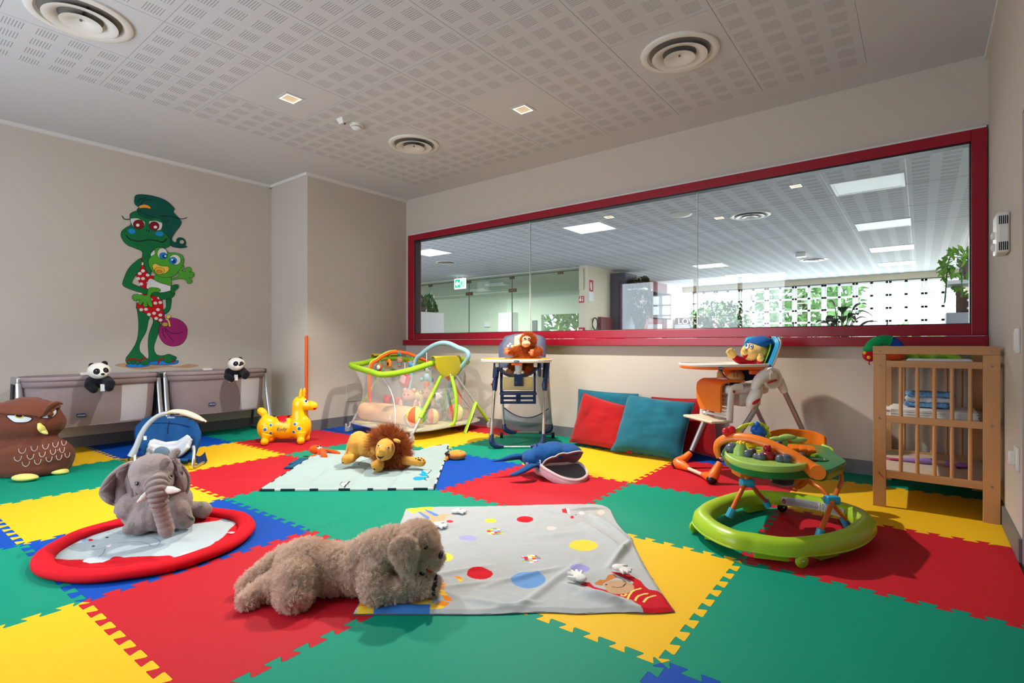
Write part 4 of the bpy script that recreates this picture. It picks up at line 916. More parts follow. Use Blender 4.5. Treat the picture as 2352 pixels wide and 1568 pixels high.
pens = [((.40,-.40,TZ),'ball',(120,190,130),(236,210,120),'green and cream striped soft ball at the front right of the playpen',1.05),((.36,-.12,TZ),'ball',(222,120,70),(150,150,160),'orange patterned soft ball behind the striped one',.8),((.40,.22,TZ),'ball',(90,150,160),(220,80,50),'red and teal soft ball at the right end of the playpen',.95),((.2,.1,TZ),'cube',(120,110,160),(200,170,120),'violet soft cube right of the middle of the playpen',1.2),((.34,.40,TZ),'cube',(206,150,80),(120,90,150),'orange soft cube at the back right of the playpen',1.3),
((-.42,-.12,TZ+.02),'bear',(190,50,60),(200,60,66),'red plush bear at the left end of the playpen',.9),((-.25,-.10,TZ+.02),'bear',(226,220,216),(200,70,70),'white plush with red head behind the bolster',.85),((-.10,-.06,TZ+.05),'bear',(90,70,66),(224,170,150),'brown dressed doll standing out of the toy heap',1.15),((.05,-.12,TZ+.02),'worm',(190,180,90),(230,200,60),'yellow caterpillar plush behind the bolster',.9),((.12,.05,TZ+.12),'bear',(70,60,80),(220,180,150),'dark striped plush lying on the heap',.95),((.02,.18,TZ+.02),'bear',(216,210,214),(226,200,190),'pale plush in the middle of the heap',1.0),((.22,.3,TZ+.08),'bear',(130,180,70),(140,190,80),'green plush frog sitting on the heap at the back',1.0),((-.3,.15,TZ+.0),'ball',(210,180,190),(240,240,236),'pale pink soft ball at the back left of the heap',.9),((-.05,.38,TZ),'bear',(150,190,210),(220,220,224),'pale blue plush at the back of the playpen',1.1),((-.38,.36,TZ),'bear',(230,190,120),(236,210,160),'cream plush at the back left of the playpen',1.1),((.24,-.22,TZ),'worm',(226,130,140),(240,200,200),'pink caterpillar plush between the balls',.8),((-.16,-.16,TZ),'worm',(110,160,120),(150,190,140),'green caterpillar plush behind the bolster',.8),((.1,-.2,TZ+.0),'cube',(200,205,220),(180,90,110),'pale soft cube behind the bolster',.9)]
for a in pens: pentoy(*a)
hp = thing('koala_rattle', 'pale blue koala rattle hanging inside the playpen mesh', 'hanging toy', PP.o+PP.on(980,848,1,.0))
part('head', MB().ell((0,0,0), (.05,.035,.04)).ell((.05,0,.03), .022).ell((-.05,0,.03), .022), plush('koala_grey', (170,196,206)), hp); part('nose', MB().ell((0,-.033,0), (.012,.01,.016)), m_black, hp); part('body', MB().ell((0,0,-.09), (.04,.03,.05)), plush('koala_blue', (150,196,206)), hp); part('rattle_limb', MB().ell((-.08,0,-.12), .03).ell((.08,0,-.12), .03), plush('koala_blue2', (120,186,200)), hp); part('hanging_foot', MB().ell((-.03,0,-.19), (.018,.015,.04)).ell((.03,0,-.17), (.018,.015,.03)), m_or, hp); part('cord', MB().cyl((0,0,.03), (0,0,.20), .003), m_tape, hp)
hp = thing('book_toy', 'pink and red soft book hanging inside the playpen mesh', 'hanging toy', PP.o+PP.on(930,872,1,-.2))
part('cover', MB().rbox((0,0,0), (.16,.03,.15), .012, rotm(0,.35,0)), plush('book_red', (206,70,90)), hp); part('page', MB().rbox((-.02,-.017,.01), (.09,.008,.09), .004, rotm(0,.35,0)), plush('book_pink', (240,190,196)), hp); part('cord', MB().cyl((0,0,.06), (.0,0,.20), .003), m_tape, hp)
# ---------------------------------------------------------------- blue high chair
m_navy = plastic('navy_plastic', (30,52,96), .35); m_navyv = plastic('navy_vinyl', (28,44,82), .5, bump=(18,.25,.005)); m_cream = plastic('cream_vinyl', (226,206,140), .45); m_trayo = plastic('tray_amber', (240,170,40), .25); m_trayw = plastic('tray_white', (236,228,216), .3); m_alu = metal('satin_aluminium', (206,198,188), .35); m_orbtn = plastic('orange_button', (235,96,30), .3); m_caster = plastic('caster_black', (24,24,28), .4); m_hnet = netmat('basket_net', (136,152,164), .72)
fr = Frame(1190,1030); P, Rr = fr.P, fr.R
t = thing('high_chair', 'navy blue high chair with an amber tray at the back wall', 'high chair', fr.o, TH)
for s, ub, ut, um in ((-1,1131,1138,1122),(1,1248,1253,1248)): pass
yb = .60
for ub, ut in ((1127,1141),(1247,1256)):
    foot, top = P(ub+1,1000,0), P(ut-5,893,.20); part('leg', MB().tube([foot, top], .015, 12), m_alu, t)
    hub = P(ut-5,884,.20); part('leg_joint', MB().tube([P(ut-5,897,.20), hub, P(ut-2,868,.22)], [.022,.030,.024], 12), m_navy, t); part('leg_upper', MB().tube([P(ut-3,868,.22), P(ut,832,.26)], [.024,.026], 12, flat=(1.3,1)), m_navy, t)
    part('button', MB().ell(P(ut+(4 if ut > 1200 else -12),882,.19), (.010,.010,.012)), m_orbtn, t)
for k, (ub, s) in enumerate(((1130,1),(1246,-1))):
    b = MB(); a = P(ub,1003,0); c = P(ub+s*2,1022,-.0); e = P(ub+s*26,1026,0)
    b.tube(spline([P(ub+1,996,.0), P(ub-s*1,1012,0), P(ub+s*6,1022,0), P(ub+s*27,1025,0)], 6), [.016,.028,.03,.017], 14)
    part('front_foot', b, m_navy, t)
part('front_bar', MB().tube([P(1157,1026,0), P(1218,1026,0)], .011, 12), m_alu, t)
for ub, ut, s in ((1158,1153,1),(1266,1260,-1)):
    part('rear_leg', MB().tube([P(ub,975,yb), P(ut,905,.42), P(ut-1,845,.30)], .014, 10), m_pleg, t)
    part('rear_foot', MB().tube(spline([P(ub,972,yb), P(ub+s*2,985,yb), P(ub+s*16,992,yb), P(ub+s*28,993,yb)], 5), [.016,.030,.024,.013], 12), m_navy, t)
    c = P(ub-s*6 if s > 0 else ub+4,994,yb); c.z = .031; part('caster_wheel', MB().cyl(c-Vector((.016,0,0)), c+Vector((.016,0,0)), .030), m_caster, t)
part('rear_bar', MB().tube([P(1188,993,yb), P(1240,993,yb)], .011, 12), m_alu, t)
def bask(a, c):
    u = 1158+(1262-1158)*a; sg = 4*a*(1-a); v = (936+(959-936)*sg)*(1-c)+(962+(982-962)*sg)*c; return P(u, v, .50-.10*math.sin(PI*c)*sg)
part('storage_net', MB().sheet(bask, 20, 8), m_hnet, t); part('net_hem', MB().tube([bask(a, 0) for a in np.linspace(0,1,20)], .006, 6), m_navy, t)
# footrest plate with slots
def plate(y, pts): return [tuple(P(u, v, y)[k] for k in (0, 2)) for u, v in pts]
yf = .16
fl = MB(); k0 = P(1150,872,yf); k1 = P(1230,926,yf)
xw0, xw1 = P(1149,0,yf).x, P(1231,0,yf).x; zz = lambda v: P(0,v,yf).z
for v0, v1 in ((898,907),(911,917),(921,927)): fl.span((xw0,yf-.012,zz(v1)), (xw1,yf+.012,zz(v0)))
for a, c in ((1149,1157),(1185,1196),(1224,1231)): fl.span((P(a,0,yf).x,yf-.012,zz(927)), (P(c,0,yf).x,yf+.012,zz(898)))
part('footrest', fl, m_navy, t, smooth=False, bevel=.004); part('footrest_ledge', MB().rbox((( xw0+xw1)/2,yf-.06,zz(902)), (xw1-xw0+.01,.11,.018), .006), m_navy, t)
for a in (1151,1228): part('calf_frame', MB().tube([P(a,900,yf), P(a,868,yf), P(a-0,852,.24)], .012, 10, flat=(1,1.4)), m_navy, t)
part('calf_pad', MB().rbox((P(1189,880,yf).x,yf-.014,(zz(865)+zz(895))/2), (P(1223,0,yf).x-P(1154,0,yf).x,.02,zz(865)-zz(895)), .008), m_cream, t, bevel=.008)
part('seat_shell', MB().sheet(lambda a, c: P(1145+88*a, (842+22*(4*a*(1-a))**.7)-6*c, .14+.34*c), 18, 10, .02), m_navyv, t)
part('seat_side', MB().rbox((P(1142,850,.3).x,.30,P(0,848,.3).z), (.03,.30,.14), .012), m_navy, t); part('seat_side', MB().rbox((P(1238,850,.3).x,.30,P(0,848,.3).z), (.03,.30,.14), .012), m_navy, t)
def cushion(pts, y0, y1, th, rows=14, cols=20, bulge=.03):
    """padded board: outline pts traced on a plane leaning from y0 (bottom) to y1 (top)"""
    vs = [p[1] for p in pts]; lo, hi = max(vs), min(vs)
    def edgeU(v):
        xs = []; n = len(pts)
        for i in range(n):
            (u0, w0), (u1, w1) = pts[i], pts[(i+1) % n]
            if (w0-v)*(w1-v) <= 0 and w0 != w1: xs.append(u0+(u1-u0)*(v-w0)/(w1-w0))
        return (min(xs), max(xs)) if xs else (0, 0)
    def fn(front):
        def f(a, c):
            v = lo+(hi-lo)*(.002+.996*c); l, r = edgeU(v); y = y0+(y1-y0)*c; s = math.sin(PI*c)**.5*math.sin(PI*a)**.5
            return P(l+(r-l)*a, v, y+(-th*.5-bulge*s if front else th*.5))
        return f
    b = MB(); b.sheet(fn(1), cols, rows); b.sheet(lambda a, c: fn(0)(1-a, c), cols, rows)
    L_ = [fn(1)(0, c/rows) for c in range(rows+1)]
    for side in (0, 1): b.sheet(lambda a, c: Vector(fn(1)(side, c)).lerp(Vector(fn(0)(side, c)), a if side == 0 else 1-a) if True else 0, 2, rows)
    b.sheet(lambda a, c: Vector(fn(1)(a, 1)).lerp(Vector(fn(0)(a, 1)), c), cols, 2); b.sheet(lambda a, c: Vector(fn(0)(a, 0)).lerp(Vector(fn(1)(a, 0)), c), cols, 2)
    return b
bk = part('backrest', cushion([(1146,845),(1145,800),(1147,790),(1154,785),(1155,776),(1163,770),(1185,766),(1226,766),(1244,768),(1252,778),(1254,800),(1253,845)], .44, .62, .05, bulge=.02), m_navyv, t, fix=True)
part('centre_panel', cushion([(1187,845),(1181,800),(1182,768),(1200,766),(1222,766),(1226,790),(1222,845)], .405, .575, .02, bulge=.012), m_cream, bk, fix=True)
q = MB()
for k in range(12): a = 2*PI*k/12; c = P(1194,780,.53); q.add([c+Vector((.036*math.cos(a),0,.036*math.sin(a))), c+Vector((.020*math.cos(a+.25),0,.020*math.sin(a+.25))), c+Vector((.020*math.cos(a-.25),0,.020*math.sin(a-.25))), c+Vector((.02*math.cos(a),.006,.02*math.sin(a)))], [(0,1,2),(1,3,2)])
q.ell(P(1194,780,.53), (.02,.004,.02)); part('sun_print', q, plastic('sun_print', (232,178,60), .5), bk)
q = MB()
for du, dv, sx in ((-5,-4,.9),(-8,2,.8),(0,-9,.8),(4,-3,1.),(6,3,.8)): q.ell(P(1172+du,799+dv,.46), (.016*sx,.008,.018*sx))
part('flower_print', q, plastic('flower_print', (206,222,236), .5), bk); part('flower_eye', MB().ell(P(1179,797,.45), (.02,.008,.018)), plastic('flower_yellow', (226,204,70), .5), bk)
# tray
tc = P(1186,826,.10); tw = P(1268,0,.10).x-P(1105,0,.10).x
ov = lambda w, d, n=40, p=2.6: [(math.copysign(abs(math.cos(2*PI*k/n))**(2/p), math.cos(2*PI*k/n))*w/2, math.copysign(abs(math.sin(2*PI*k/n))**(2/p), math.sin(2*PI*k/n))*d/2) for k in range(n)]
def trayshape(w, d, h, lip=.012):
    b = MB(); rings = [(.93,0),(.99,.006),(1,.016),(1,h-.004),(.985,h),(.955,h),(.93,h-lip),(.5,h-lip-.002),(.02,h-lip-.002)]; o = ov(w, d); n = len(o); V = []; fs = []
    for s, z in rings: V += [(x-(1-s)*math.copysign(min(abs(x), d*.5), x) if False else x*s, y*s, z) for x, y in o]
    for i in range(len(rings)-1):
        for j in range(n): fs.append((i*n+j, i*n+(j+1) % n, (i+1)*n+(j+1) % n, (i+1)*n+j))
    fs.append(tuple(reversed(range(n)))); fs.append(tuple((len(rings)-1)*n+j for j in range(n))); b.add(V, fs); return b
tr = part('tray', trayshape(tw, .40, .036), m_trayw, t, loc=P(1186,832,.10)); part('tray_insert', trayshape(tw*.95, .37, .014, .006), m_trayo, tr, loc=(0,0,.028))
badge(tr, (-.0,-.203,.017), .052, .02)
part('tray_latch', MB().rbox((0,-.17,-.012), (.10,.05,.02), .006), m_orbtn, tr)
for s in (-1, 1): part('tray_clip', MB().rbox((s*.19,-.02,-.02), (.035,.10,.05), .006), m_trayw, tr)
part('crotch_post', MB().tube([P(1191,834,.10), P(1191,846,.12), P(1191,857,.14)], [.040,.036,.028], 14), plastic('post_white', (206,212,220), .4), t)
part('crotch_strap', MB().sheet(lambda a, c: P(1181+20*a+(2*math.sin(PI*a)), 860+26*c, .13-.012*math.sin(PI*c)), 6, 8, .006), m_navy, t); part('strap_buckle', MB().rbox(P(1189,879,.115), (.05,.016,.05), .008), m_navy, t)
HC1 = fr; HC1_TRAY = P(1186,824,.10).z
# ---------------------------------------------------------------- orange and white high chair
m_hwhite = plastic('chair_white', (232,228,220), .35); m_hor = plastic('chair_orange', (236,110,34), .35); m_hgrey = metal('chair_grey_tube', (178,182,188), .45); m_hbl = plastic('pad_blue', (34,150,200), .4, bump=(22,.35,.005)); m_hgr = plastic('pad_green', (140,190,40), .45); m_pador = plastic('pad_orange', (226,116,28), .4, bump=(22,.3,.004)); m_hred = plastic('red_button', (190,20,36), .3)
A0 = F(1560,1075); A1 = F(1640,1110); mid = (A0+A1)/2; hd = math.atan2(-.772, -.635)
AX = Axis(mid, hd); LY = AX.loc(A1).y       # near side is local +y
t = thing('high_chair', 'orange and white high chair with a patterned bib, right of the cushions', 'high chair', mid, hd)
Y = lambda u, v, y: AX.Y(u, v, y)
hw = abs(LY)
N_, Fs = LY*.98, -LY*.98                                  # near and far side planes
b_, k = MB(), 0
def tubepart(nm, pts, r, m, seg=14, **kw): return part(nm, MB().tube(spline(pts, 5), r, seg, **kw), m, t)
# front legs (near and far), knee hubs, feet
for yy, ft, up, hubp in ((N_, (1655,1055), (1728,950), (1737,915)), (Fs, (1588,1035), (1618,965), None)):
    a = Y(*ft, yy); c = Y(*up, yy); tubepart('leg', [a, c] if hubp is None else [a, c, Y(*hubp, yy)], .020, m_hgrey)
tubepart('leg', [Y(1618,965,Fs), Y(1660,880,Fs*.9), Y(1690,840,Fs*.85)], .019, m_hgrey)
tubepart('leg', [Y(1734,918,N_), Y(1748,885,N_*.98)], .021, m_hwhite)
part('knee_hub', MB().tube(spline([Y(1722,938,N_), Y(1727,922,N_+.01), Y(1736,905,N_+.01), Y(1742,898,N_)], 4), [.026,.042,.046,.034], 16), m_hwhite, t); part('hub_button', MB().ell(Y(1737,922,N_+.052), (.04,.010,.013), rotm(0,.5,0)), m_hred, t)
part('arm_housing', MB().tube(spline([Y(1732,896,N_), Y(1744,872,N_), Y(1766,856,N_)], 4), [.030,.042,.05], 16), m_hwhite, t)
c = Y(1768,868,N_); part('side_disc', MB().cyl(c-Vector((0,.03,0)), c+Vector((0,.035,0)), .085, .08, 32), m_hwhite, t); part('disc_recess', MB().cyl(c+Vector((.008,.034,.0)), c+Vector((.008,.038,.0)), .066, seg=32), plastic('chair_ivory', (214,204,180), .4), t); part('disc_lever', MB().rbox(c+Vector((.005,.042,.016)), (.07,.02,.05), .008), plastic('chair_ivory', ()), t); part('lever_slot', MB().rbox(c+Vector((.012,.044,-.022)), (.085,.012,.014), .005, rotm(0,.25,0)), m_hred, t)
# rear legs
for yy, top, bot in ((N_*.95, (1800,895), (1868,1040)), (Fs*.95, (1722,905), None)):
    a = Y(*top, yy)
    if bot: c = Y(*bot, yy); e = a+(c-a)*((a.z-.05)/(a.z-c.z)); a0_ = a
    else: a = Vector((a0_.x,yy,a0_.z)); e = Vector((e.x,yy,e.z)); c = e
    tubepart('leg', [a, a.lerp(e, .5), e], .019, m_hgrey)
    part('rear_foot', MB().tube([a+(c-a)*((a.z-.12)/(a.z-c.z)), e+Vector((0,0,-.005))], [.022,.036], 14), m_hor, t); wv = Vector((e.x,yy,.035)); part('caster_wheel', MB().cyl(wv-Vector((0,.016,0)), wv+Vector((0,.016,0)), .035), m_caster, t)
part('rear_joint', MB().tube([Y(1778,868,N_*.9), Y(1790,875,N_*.95), Y(1802,900,N_*.95)], [.034,.036,.026], 14), m_hwhite, t)
part('rear_bar', MB().tube([Vector((Y(1868,1040,N_*.95).x-.06,N_*.95,.06)), Vector((Y(1868,1040,N_*.95).x-.06,Fs*.95,.06))], .014, 10), m_hgrey, t)
# front feet: big orange boots joined by a bar
for yy, s in ((N_, -1), (Fs, 1)):
    foot = AX.loc(A1 if yy == N_ else A0); top = Y(*((1654,1062) if yy == N_ else (1586,1040)), yy)
    b = MB(); b.tube(spline([top, top.lerp(foot, .45)+Vector((.012,0,.01)), Vector((foot.x+.012,yy,.045)), Vector((foot.x,yy+s*.06,.036)), Vector((foot.x,yy+s*.14,.030))], 6), [.024,.034,.046,.036,.020], 16)
    part('boot', b, m_hor, t); part('boot_sole', MB().ell((foot.x+.022,yy-s*.012,.034), (.042,.036,.033)), m_black, t)
part('front_bar', MB().tube([(AX.loc(A1).x,N_*.62,.030), (AX.loc(A1).x,Fs*.62,.030)], .014, 12), plastic('chair_ivory', ()), t)
# seat, calf plate, footrest
pf = [(1655,890),(1690,884),(1712,880),(1722,886),(1716,905)]
sx0, sx1, sz = Y(1690,887,N_).x, Y(1775,880,N_).x, Y(1705,888,N_).z
part('seat_base', MB().rbox(((sx0+sx1)/2,0,sz-.03), (abs(sx0-sx1)+.05,hw*1.5,.07), .03), m_hwhite, t); part('seat_skirt', MB().rbox(((sx0*.4+sx1*.6),0,sz-.10), (abs(sx0-sx1)*.6,hw*1.3,.12), .02), m_hwhite, t)
c0 = Y(1688,895,N_*.75); c1 = Y(1676,968,N_*.75)
for yy in (N_*.75, Fs*.75): part('calf_arm', MB().tube(spline([Vector((c0.x-.06,yy,c0.z+.02)), Vector((c0.x+.0,yy,c0.z+.015)), Vector((c0.x+.03,yy,c0.z-.03)), Vector((c1.x+.0,yy,c1.z))], 5), .018, 12, flat=(1.5,.8)), m_hwhite, t)
cb = MB()
for k in range(6):
    z = c0.z-.06-(c0.z-c1.z-.06)*k/6; x = c0.x+.03+(c1.x-c0.x-.03)*k/6; cb.box((x,0,z), (.014,hw*1.5,.020), rotm(0,.15,0))
part('calf_plate', cb, m_hwhite, t, smooth=False, bevel=.004)
fx = c1.x; part('footrest', MB().rbox((fx+.075,0,c1.z+.0), (.19,hw*1.62,.022), .010), plastic('chair_ivory', ()), t, bevel=.006)
for yy in (N_*.75, Fs*.75): part('red_stud', MB().ell((c0.x+.02,yy+(.018 if yy > 0 else -.018),c0.z-.012), (.012,.006,.012)), m_hred, t)
bibc = Vector((c0.x+.045,0,c0.z))
def bib(a, c):
    w = hw*.66*(1-.35*max(0, c-.72)**1.5*3.5); return (c0.x-.10+.16*min(1, c*3.2)+.022*math.sin(PI*c)+.01*(c > .3)+c*.012, (a-.5)*2*w, c0.z+.055-.0*c-.20*max(0, c-.26)/.74*1.15)
bb = part('bib_pad', MB().sheet(bib, 16, 20, .016), m_pador, t)
def onbib(a, c, off=.006): p = Vector(bib(a, c)); return p+Vector((off,0,.0))
q = MB(); q.sheet(lambda a, c: onbib(.14+.72*a, .84+.12*c+.02*math.sin(14*a), .004), 16, 4, .002); part('grass_print', q, plastic('print_green', (150,190,50), .5), bb)
q = MB(); q.ell(onbib(.42,.66), (.006,.030,.018)).ell(onbib(.36,.53), (.006,.024,.022)); q.tube([onbib(.36,.7), onbib(.35,.82)], .005, 6); part('bird_print', q, plastic('print_blue', (50,150,190), .5), bb)
q = MB(); q.ell(onbib(.72,.52), (.006,.016,.020)).ell(onbib(.70,.60), (.006,.020,.010)); part('bee_print', q, plastic('print_pale', (226,206,220), .5), bb)
part('bib_tab', MB().ell(Vector((c0.x-.02,0,c0.z+.07)), (.03,.06,.016)), plastic('tab_white', (214,210,222), .5), t)
# backrest shell and pad: lean read from the photo's side view
bt = [Y(1805,772,N_*.7), Y(1800,790,N_*.7), Y(1785,830,N_*.7), Y(1772,862,N_*.7)]
def back(off, w, m, name, z0=0., z1=1., th=.012, lab=None, curl=.05):
    L_ = spline(list(reversed(bt)), 6)
    def fn(a, c):
        k = (z0+(z1-z0)*c)*(len(L_)-1); i = min(int(k), len(L_)-2); p = L_[i].lerp(L_[i+1], k-i); s = (a-.5)*2; ww = w*(1-.22*max(0, c-.6)**2*6)
        return (p.x+off+curl*abs(s)**2.5, s*ww, p.z-.0*abs(s)-.02*c*abs(s)**3)
    return part(name, MB().sheet(fn, 18, 16, th), m, t, label=lab)
back(-.02, hw*.82, m_hwhite, 'backrest_shell', th=.02, curl=.10); back(.0, hw*.78, m_hbl, 'backrest_pad', .0, .98, .03, curl=.10); back(.035, hw*.52, m_hgr, 'green_panel', .0, .80, .008, curl=.05)
# tray
ta, tb = Y(1566,835,0), Y(1764,835,0); tw, tcx = abs(ta.x-tb.x), (ta.x+tb.x)/2; tz = Y(1650,846,hw*.9).z
tr = part('tray', trayshape(tw*.86, hw*2.15, .030), m_hor, t, loc=(tcx+.02,0,tz-.012)); part('tray_top', trayshape(tw*.87, hw*2.2, .026, .012), m_hwhite, tr, loc=(0,0,.018)); 
for s in (1, -1): part('tray_arm', MB().rbox((-tw*.22,s*hw*.8,-.02), (.16,.03,.035), .008), m_hor, tr)
badge(tr, (tw*.25,hw*.99,.012), .03, .022, rotm(0,0,PI-.45))
part('tray_stem', MB().tube([(tcx-.02,0,tz-.005), (tcx-.07,0,sz+.01)], [.05,.03], 14, flat=(1,.7)), m_hor, t)
HC2 = dict(AX=AX, sz=sz, tz=tz, hw=hw, bt=bt, c0=c0, tcx=tcx)
# ---------------------------------------------------------------- baby walker
m_wlime = plastic('walker_lime', (158,196,40), .32); m_wgreen = plastic('walker_green', (22,122,66), .3); m_wpale = plastic('walker_pale_green', (158,196,96), .28); m_worange = plastic('walker_orange', (240,124,24), .3); m_wtube = plastic('walker_tube', (214,104,24), .35); m_wblue = plastic('walker_blue', (40,160,200), .35); m_wseat = fabric('walker_seat', (220,112,20), bump=(40,.4,.005)); m_rock = plastic('toy_rock', (84,92,108), .3); m_wred = plastic('toy_cherry', (160,12,28), .2); m_wviolet = plastic('toy_violet', (84,52,150), .3); m_wblu = plastic('toy_blue_bear', (24,104,206), .2); m_wyel = plastic('toy_yellow_lime', (206,216,40), .3); m_wyellow = plastic('toy_yellow_plastic', (240,200,30), .3)
wf = Frame(1800,1225); WK = lambda x, y: (1580+x/4.3545, 950+y/4.3545)
t = thing('baby_walker', 'green and orange baby walker with a toy tray and round lime base', 'baby walker', wf.o, TH)
def Gz(x, y, z): return wf.G(*WK(x, y), z)
ringc = [(148,1040),(215,1120),(330,1190),(480,1250),(640,1275),(780,1300),(1000,1325),(1250,1310),(1450,1280),(1620,1225),(1735,1150),(1770,1085),(1700,1015),(1560,960),(1380,910),(1150,868),(950,842),(760,828),(600,832),(450,866),(300,916),(190,975)]
rp = spline([Gz(x, y, .085) for x, y in ringc], 5, closed=True)
# section: domed top, straight skirt
sec = [(-.052,-.032),(-.054,-.018),(-.046,.014),(-.026,.034),(0,.040),(.026,.034),(.046,.014),(.054,-.018),(.052,-.032)]
b = MB(); n = len(rp); V = []; fs = []; m = len(sec)
cen = sum(rp, Vector())/n
for i in range(n):
    tg = (rp[(i+1) % n]-rp[i-1]).normalized(); nr = Vector((tg.y,-tg.x,0))
    if nr.dot(rp[i]-cen) < 0: nr = -nr
    V += [rp[i]+nr*a+Vector((0,0,c)) for a, c in sec]
for i in range(n):
    for j in range(m-1): fs.append((i*m+j, i*m+j+1, ((i+1) % n)*m+j+1, ((i+1) % n)*m+j))
    fs.append((i*m+m-1, i*m, ((i+1) % n)*m, ((i+1) % n)*m+m-1))
b.add(V, fs); base = part('base_ring', b, m_wlime, t, fix=True)
part('base_flange', MB().tube([p+(p-cen).normalized()*.052+Vector((0,0,-.028)) for p in rp], .006, 8, closed=True), m_wlime, t)
for (x0, y0), (x1, y1) in (((150,1200),(390,1260)),((650,1390),(1000,1430)),((1310,1420),(1500,1370)),((570,935),(740,900))):
    a, c = Gz(x0, y0, .03), Gz(x1, y1, .03); d = (c-a).normalized(); L_ = (c-a).length
    ins = (cen-(a+c)/2); ins.z = 0; ins.normalize()
    part('brake_pad', MB().box((a+c)/2+ins*.02+Vector((0,0,.005)), (L_,.05,.055), rotm(0,0,math.atan2(d.y, d.x))), m_wlime, t, smooth=False, bevel=.003)
for x, y, z, ax in ((70,1130,.034,.6),(1140,1470,.034,.9),(945,930,.034,1.3),(1565,1070,.034,.2)):
    c = wf.G(*WK(x, y), .034); d = Vector((math.cos(-PI/2), math.sin(-PI/2), 0)); wh = thing('w', 'w', 'w') if False else None
    wl = part('caster_wheel', MB().lathe([(.0001,-.012),(.024,-.012),(.032,-.006),(.032,.006),(.024,.012),(.0001,.012)], c, 24, align((.25,-1,0))), m_wlime if y > 1100 else m_black, t); part('axle_cap', MB().ell(c+Vector((.003,-.0135,0)), (.006,.003,.006)), metal('axle_steel', (200,200,204), .3), wl)
    part('caster_fork', MB().rbox(c+Vector((.012,.022,.018)), (.03,.022,.05), .008), m_wlime, t)
# label on the inner far side of the ring
lab = [Gz(848,818,.105), Gz(848,880,.062), Gz(1265,945,.062), Gz(1265,872,.105), Gz(1590,962,.105), Gz(1575,1020,.062)]
m_lab = plastic('label_grey', (196,198,204), .5)
b = MB()
def inner(a, z):
    xs = [(840,846),(950,862),(1060,880),(1170,900),(1280,922),(1390,948),(1490,978),(1590,1012)]; k = a*(len(xs)-1); i = min(int(k), len(xs)-2); f = k-i
    p = Gz(xs[i][0]*(1-f)+xs[i+1][0]*f, xs[i][1]*(1-f)+xs[i+1][1]*f, .085); q = (cen-p); q.z = 0; q.normalize(); return p+q*.010+Vector((0,0,z))
def onring(a, zz, off=.0):
    """inner wall of the ring between two stations"""
    i0 = min(range(n), key=lambda i: (rp[i]-Gz(900,836,.085)).length); i1 = min(range(n), key=lambda i: (rp[i]-Gz(1640,990,.085)).length)
    st = (i1-i0); k = i0+st*a; i = int(math.floor(k)); f = k-i; p = rp[i % n].lerp(rp[(i+1) % n], f); tg = (rp[(i+1) % n]-rp[i % n]).normalized(); nr = Vector((tg.y,-tg.x,0))
    if nr.dot(p-cen) > 0: nr = -nr
    return p+nr*(.052+off+.002-max(0, zz)*.35)+Vector((0,0,zz))
lb = part('warning_label', MB().sheet(lambda a, c: onring(.02+.53*a, -.026+.046*c, .001), 14, 4).sheet(lambda a, c: onring(.56+.42*a, -.026+.046*c, .001), 10, 4), m_lab, base)
q = MB()
for r_ in range(9):
    for a0, a1 in ((.10,.53),(.57,.96)):
        a = a0
        while a < a1-.02: w_ = random.Random(int(a*1000)+r_*77).uniform(.008,.03); e_ = min(a1, a+w_); q.sheet(lambda x, y: onring(a+(e_-a)*x, -.020+.0042*r_+.0018*y, .0022), 2, 1); a = e_+.006
part('fine_print', q, plastic('print_dark', (70,70,80), .6), lb)
o_ = onring(.055, -.004, .003); part('warning_symbol', MB().tube([onring(.055+.026*math.cos(k), -.004+.013*math.sin(k), .003) for k in np.linspace(0, 2*PI, 20)[:-1]], .0022, 6, closed=True).tube([onring(.037,.005,.003), onring(.073,-.013,.003)], .002, 6).ell(onring(.055,.002,.003), .004), m_sign, lb)
# scissor legs
def T3(x, y, dy): return wf.P(*WK(x, y), dy)
legs = [(((575,690,-.12),(440,985,-.14)),(470,985)),]
def tube3(nm, pts, r, m): return part(nm, MB().tube(spline([T3(*p) for p in pts], 5), r, 12), m, t)
tube3('leg_tube', [(590,640,.05),(570,700,.04),(505,830,.0),(440,965,-.03)], .0125, m_wtube)
tube3('leg_tube', [(590,640,.05),(625,690,.07),(700,790,.16),(785,880,.26)], .0125, m_wtube)
tube3('leg_tube', [(1130,630,.10),(1250,700,.08),(1345,760,.02),(1420,850,-.02),(1480,940,.02),(1560,1030,.06),(1590,1060,.08)], .0125, m_wtube)
tube3('leg_tube', [(1520,560,.22),(1535,660,.18),(1500,760,.08),(1450,870,-.04),(1390,1020,-.14),(1325,1180,-.24)], .0125, m_wtube)
for p, e, r in (((590,690,.05),(600,665,.055),.030),((1440,860,-.03),(1462,835,-.02),.026)): part('joint_clip', MB().rbox(T3(*p), (.075,.05,.045), .012), m_wblue, t)
for p, d in (((430,985,-.03),(.5,.0,1)),((785,885,.26),(-.5,0,1)),((1318,1195,-.24),(.3,0,1)),((1570,1080,.08),(-.5,0,1))): c = T3(*p); dd = Vector(d).normalized(); part('tube_socket', MB().cyl(c-dd*.028, c+dd*.022, .019), m_wblue, t)
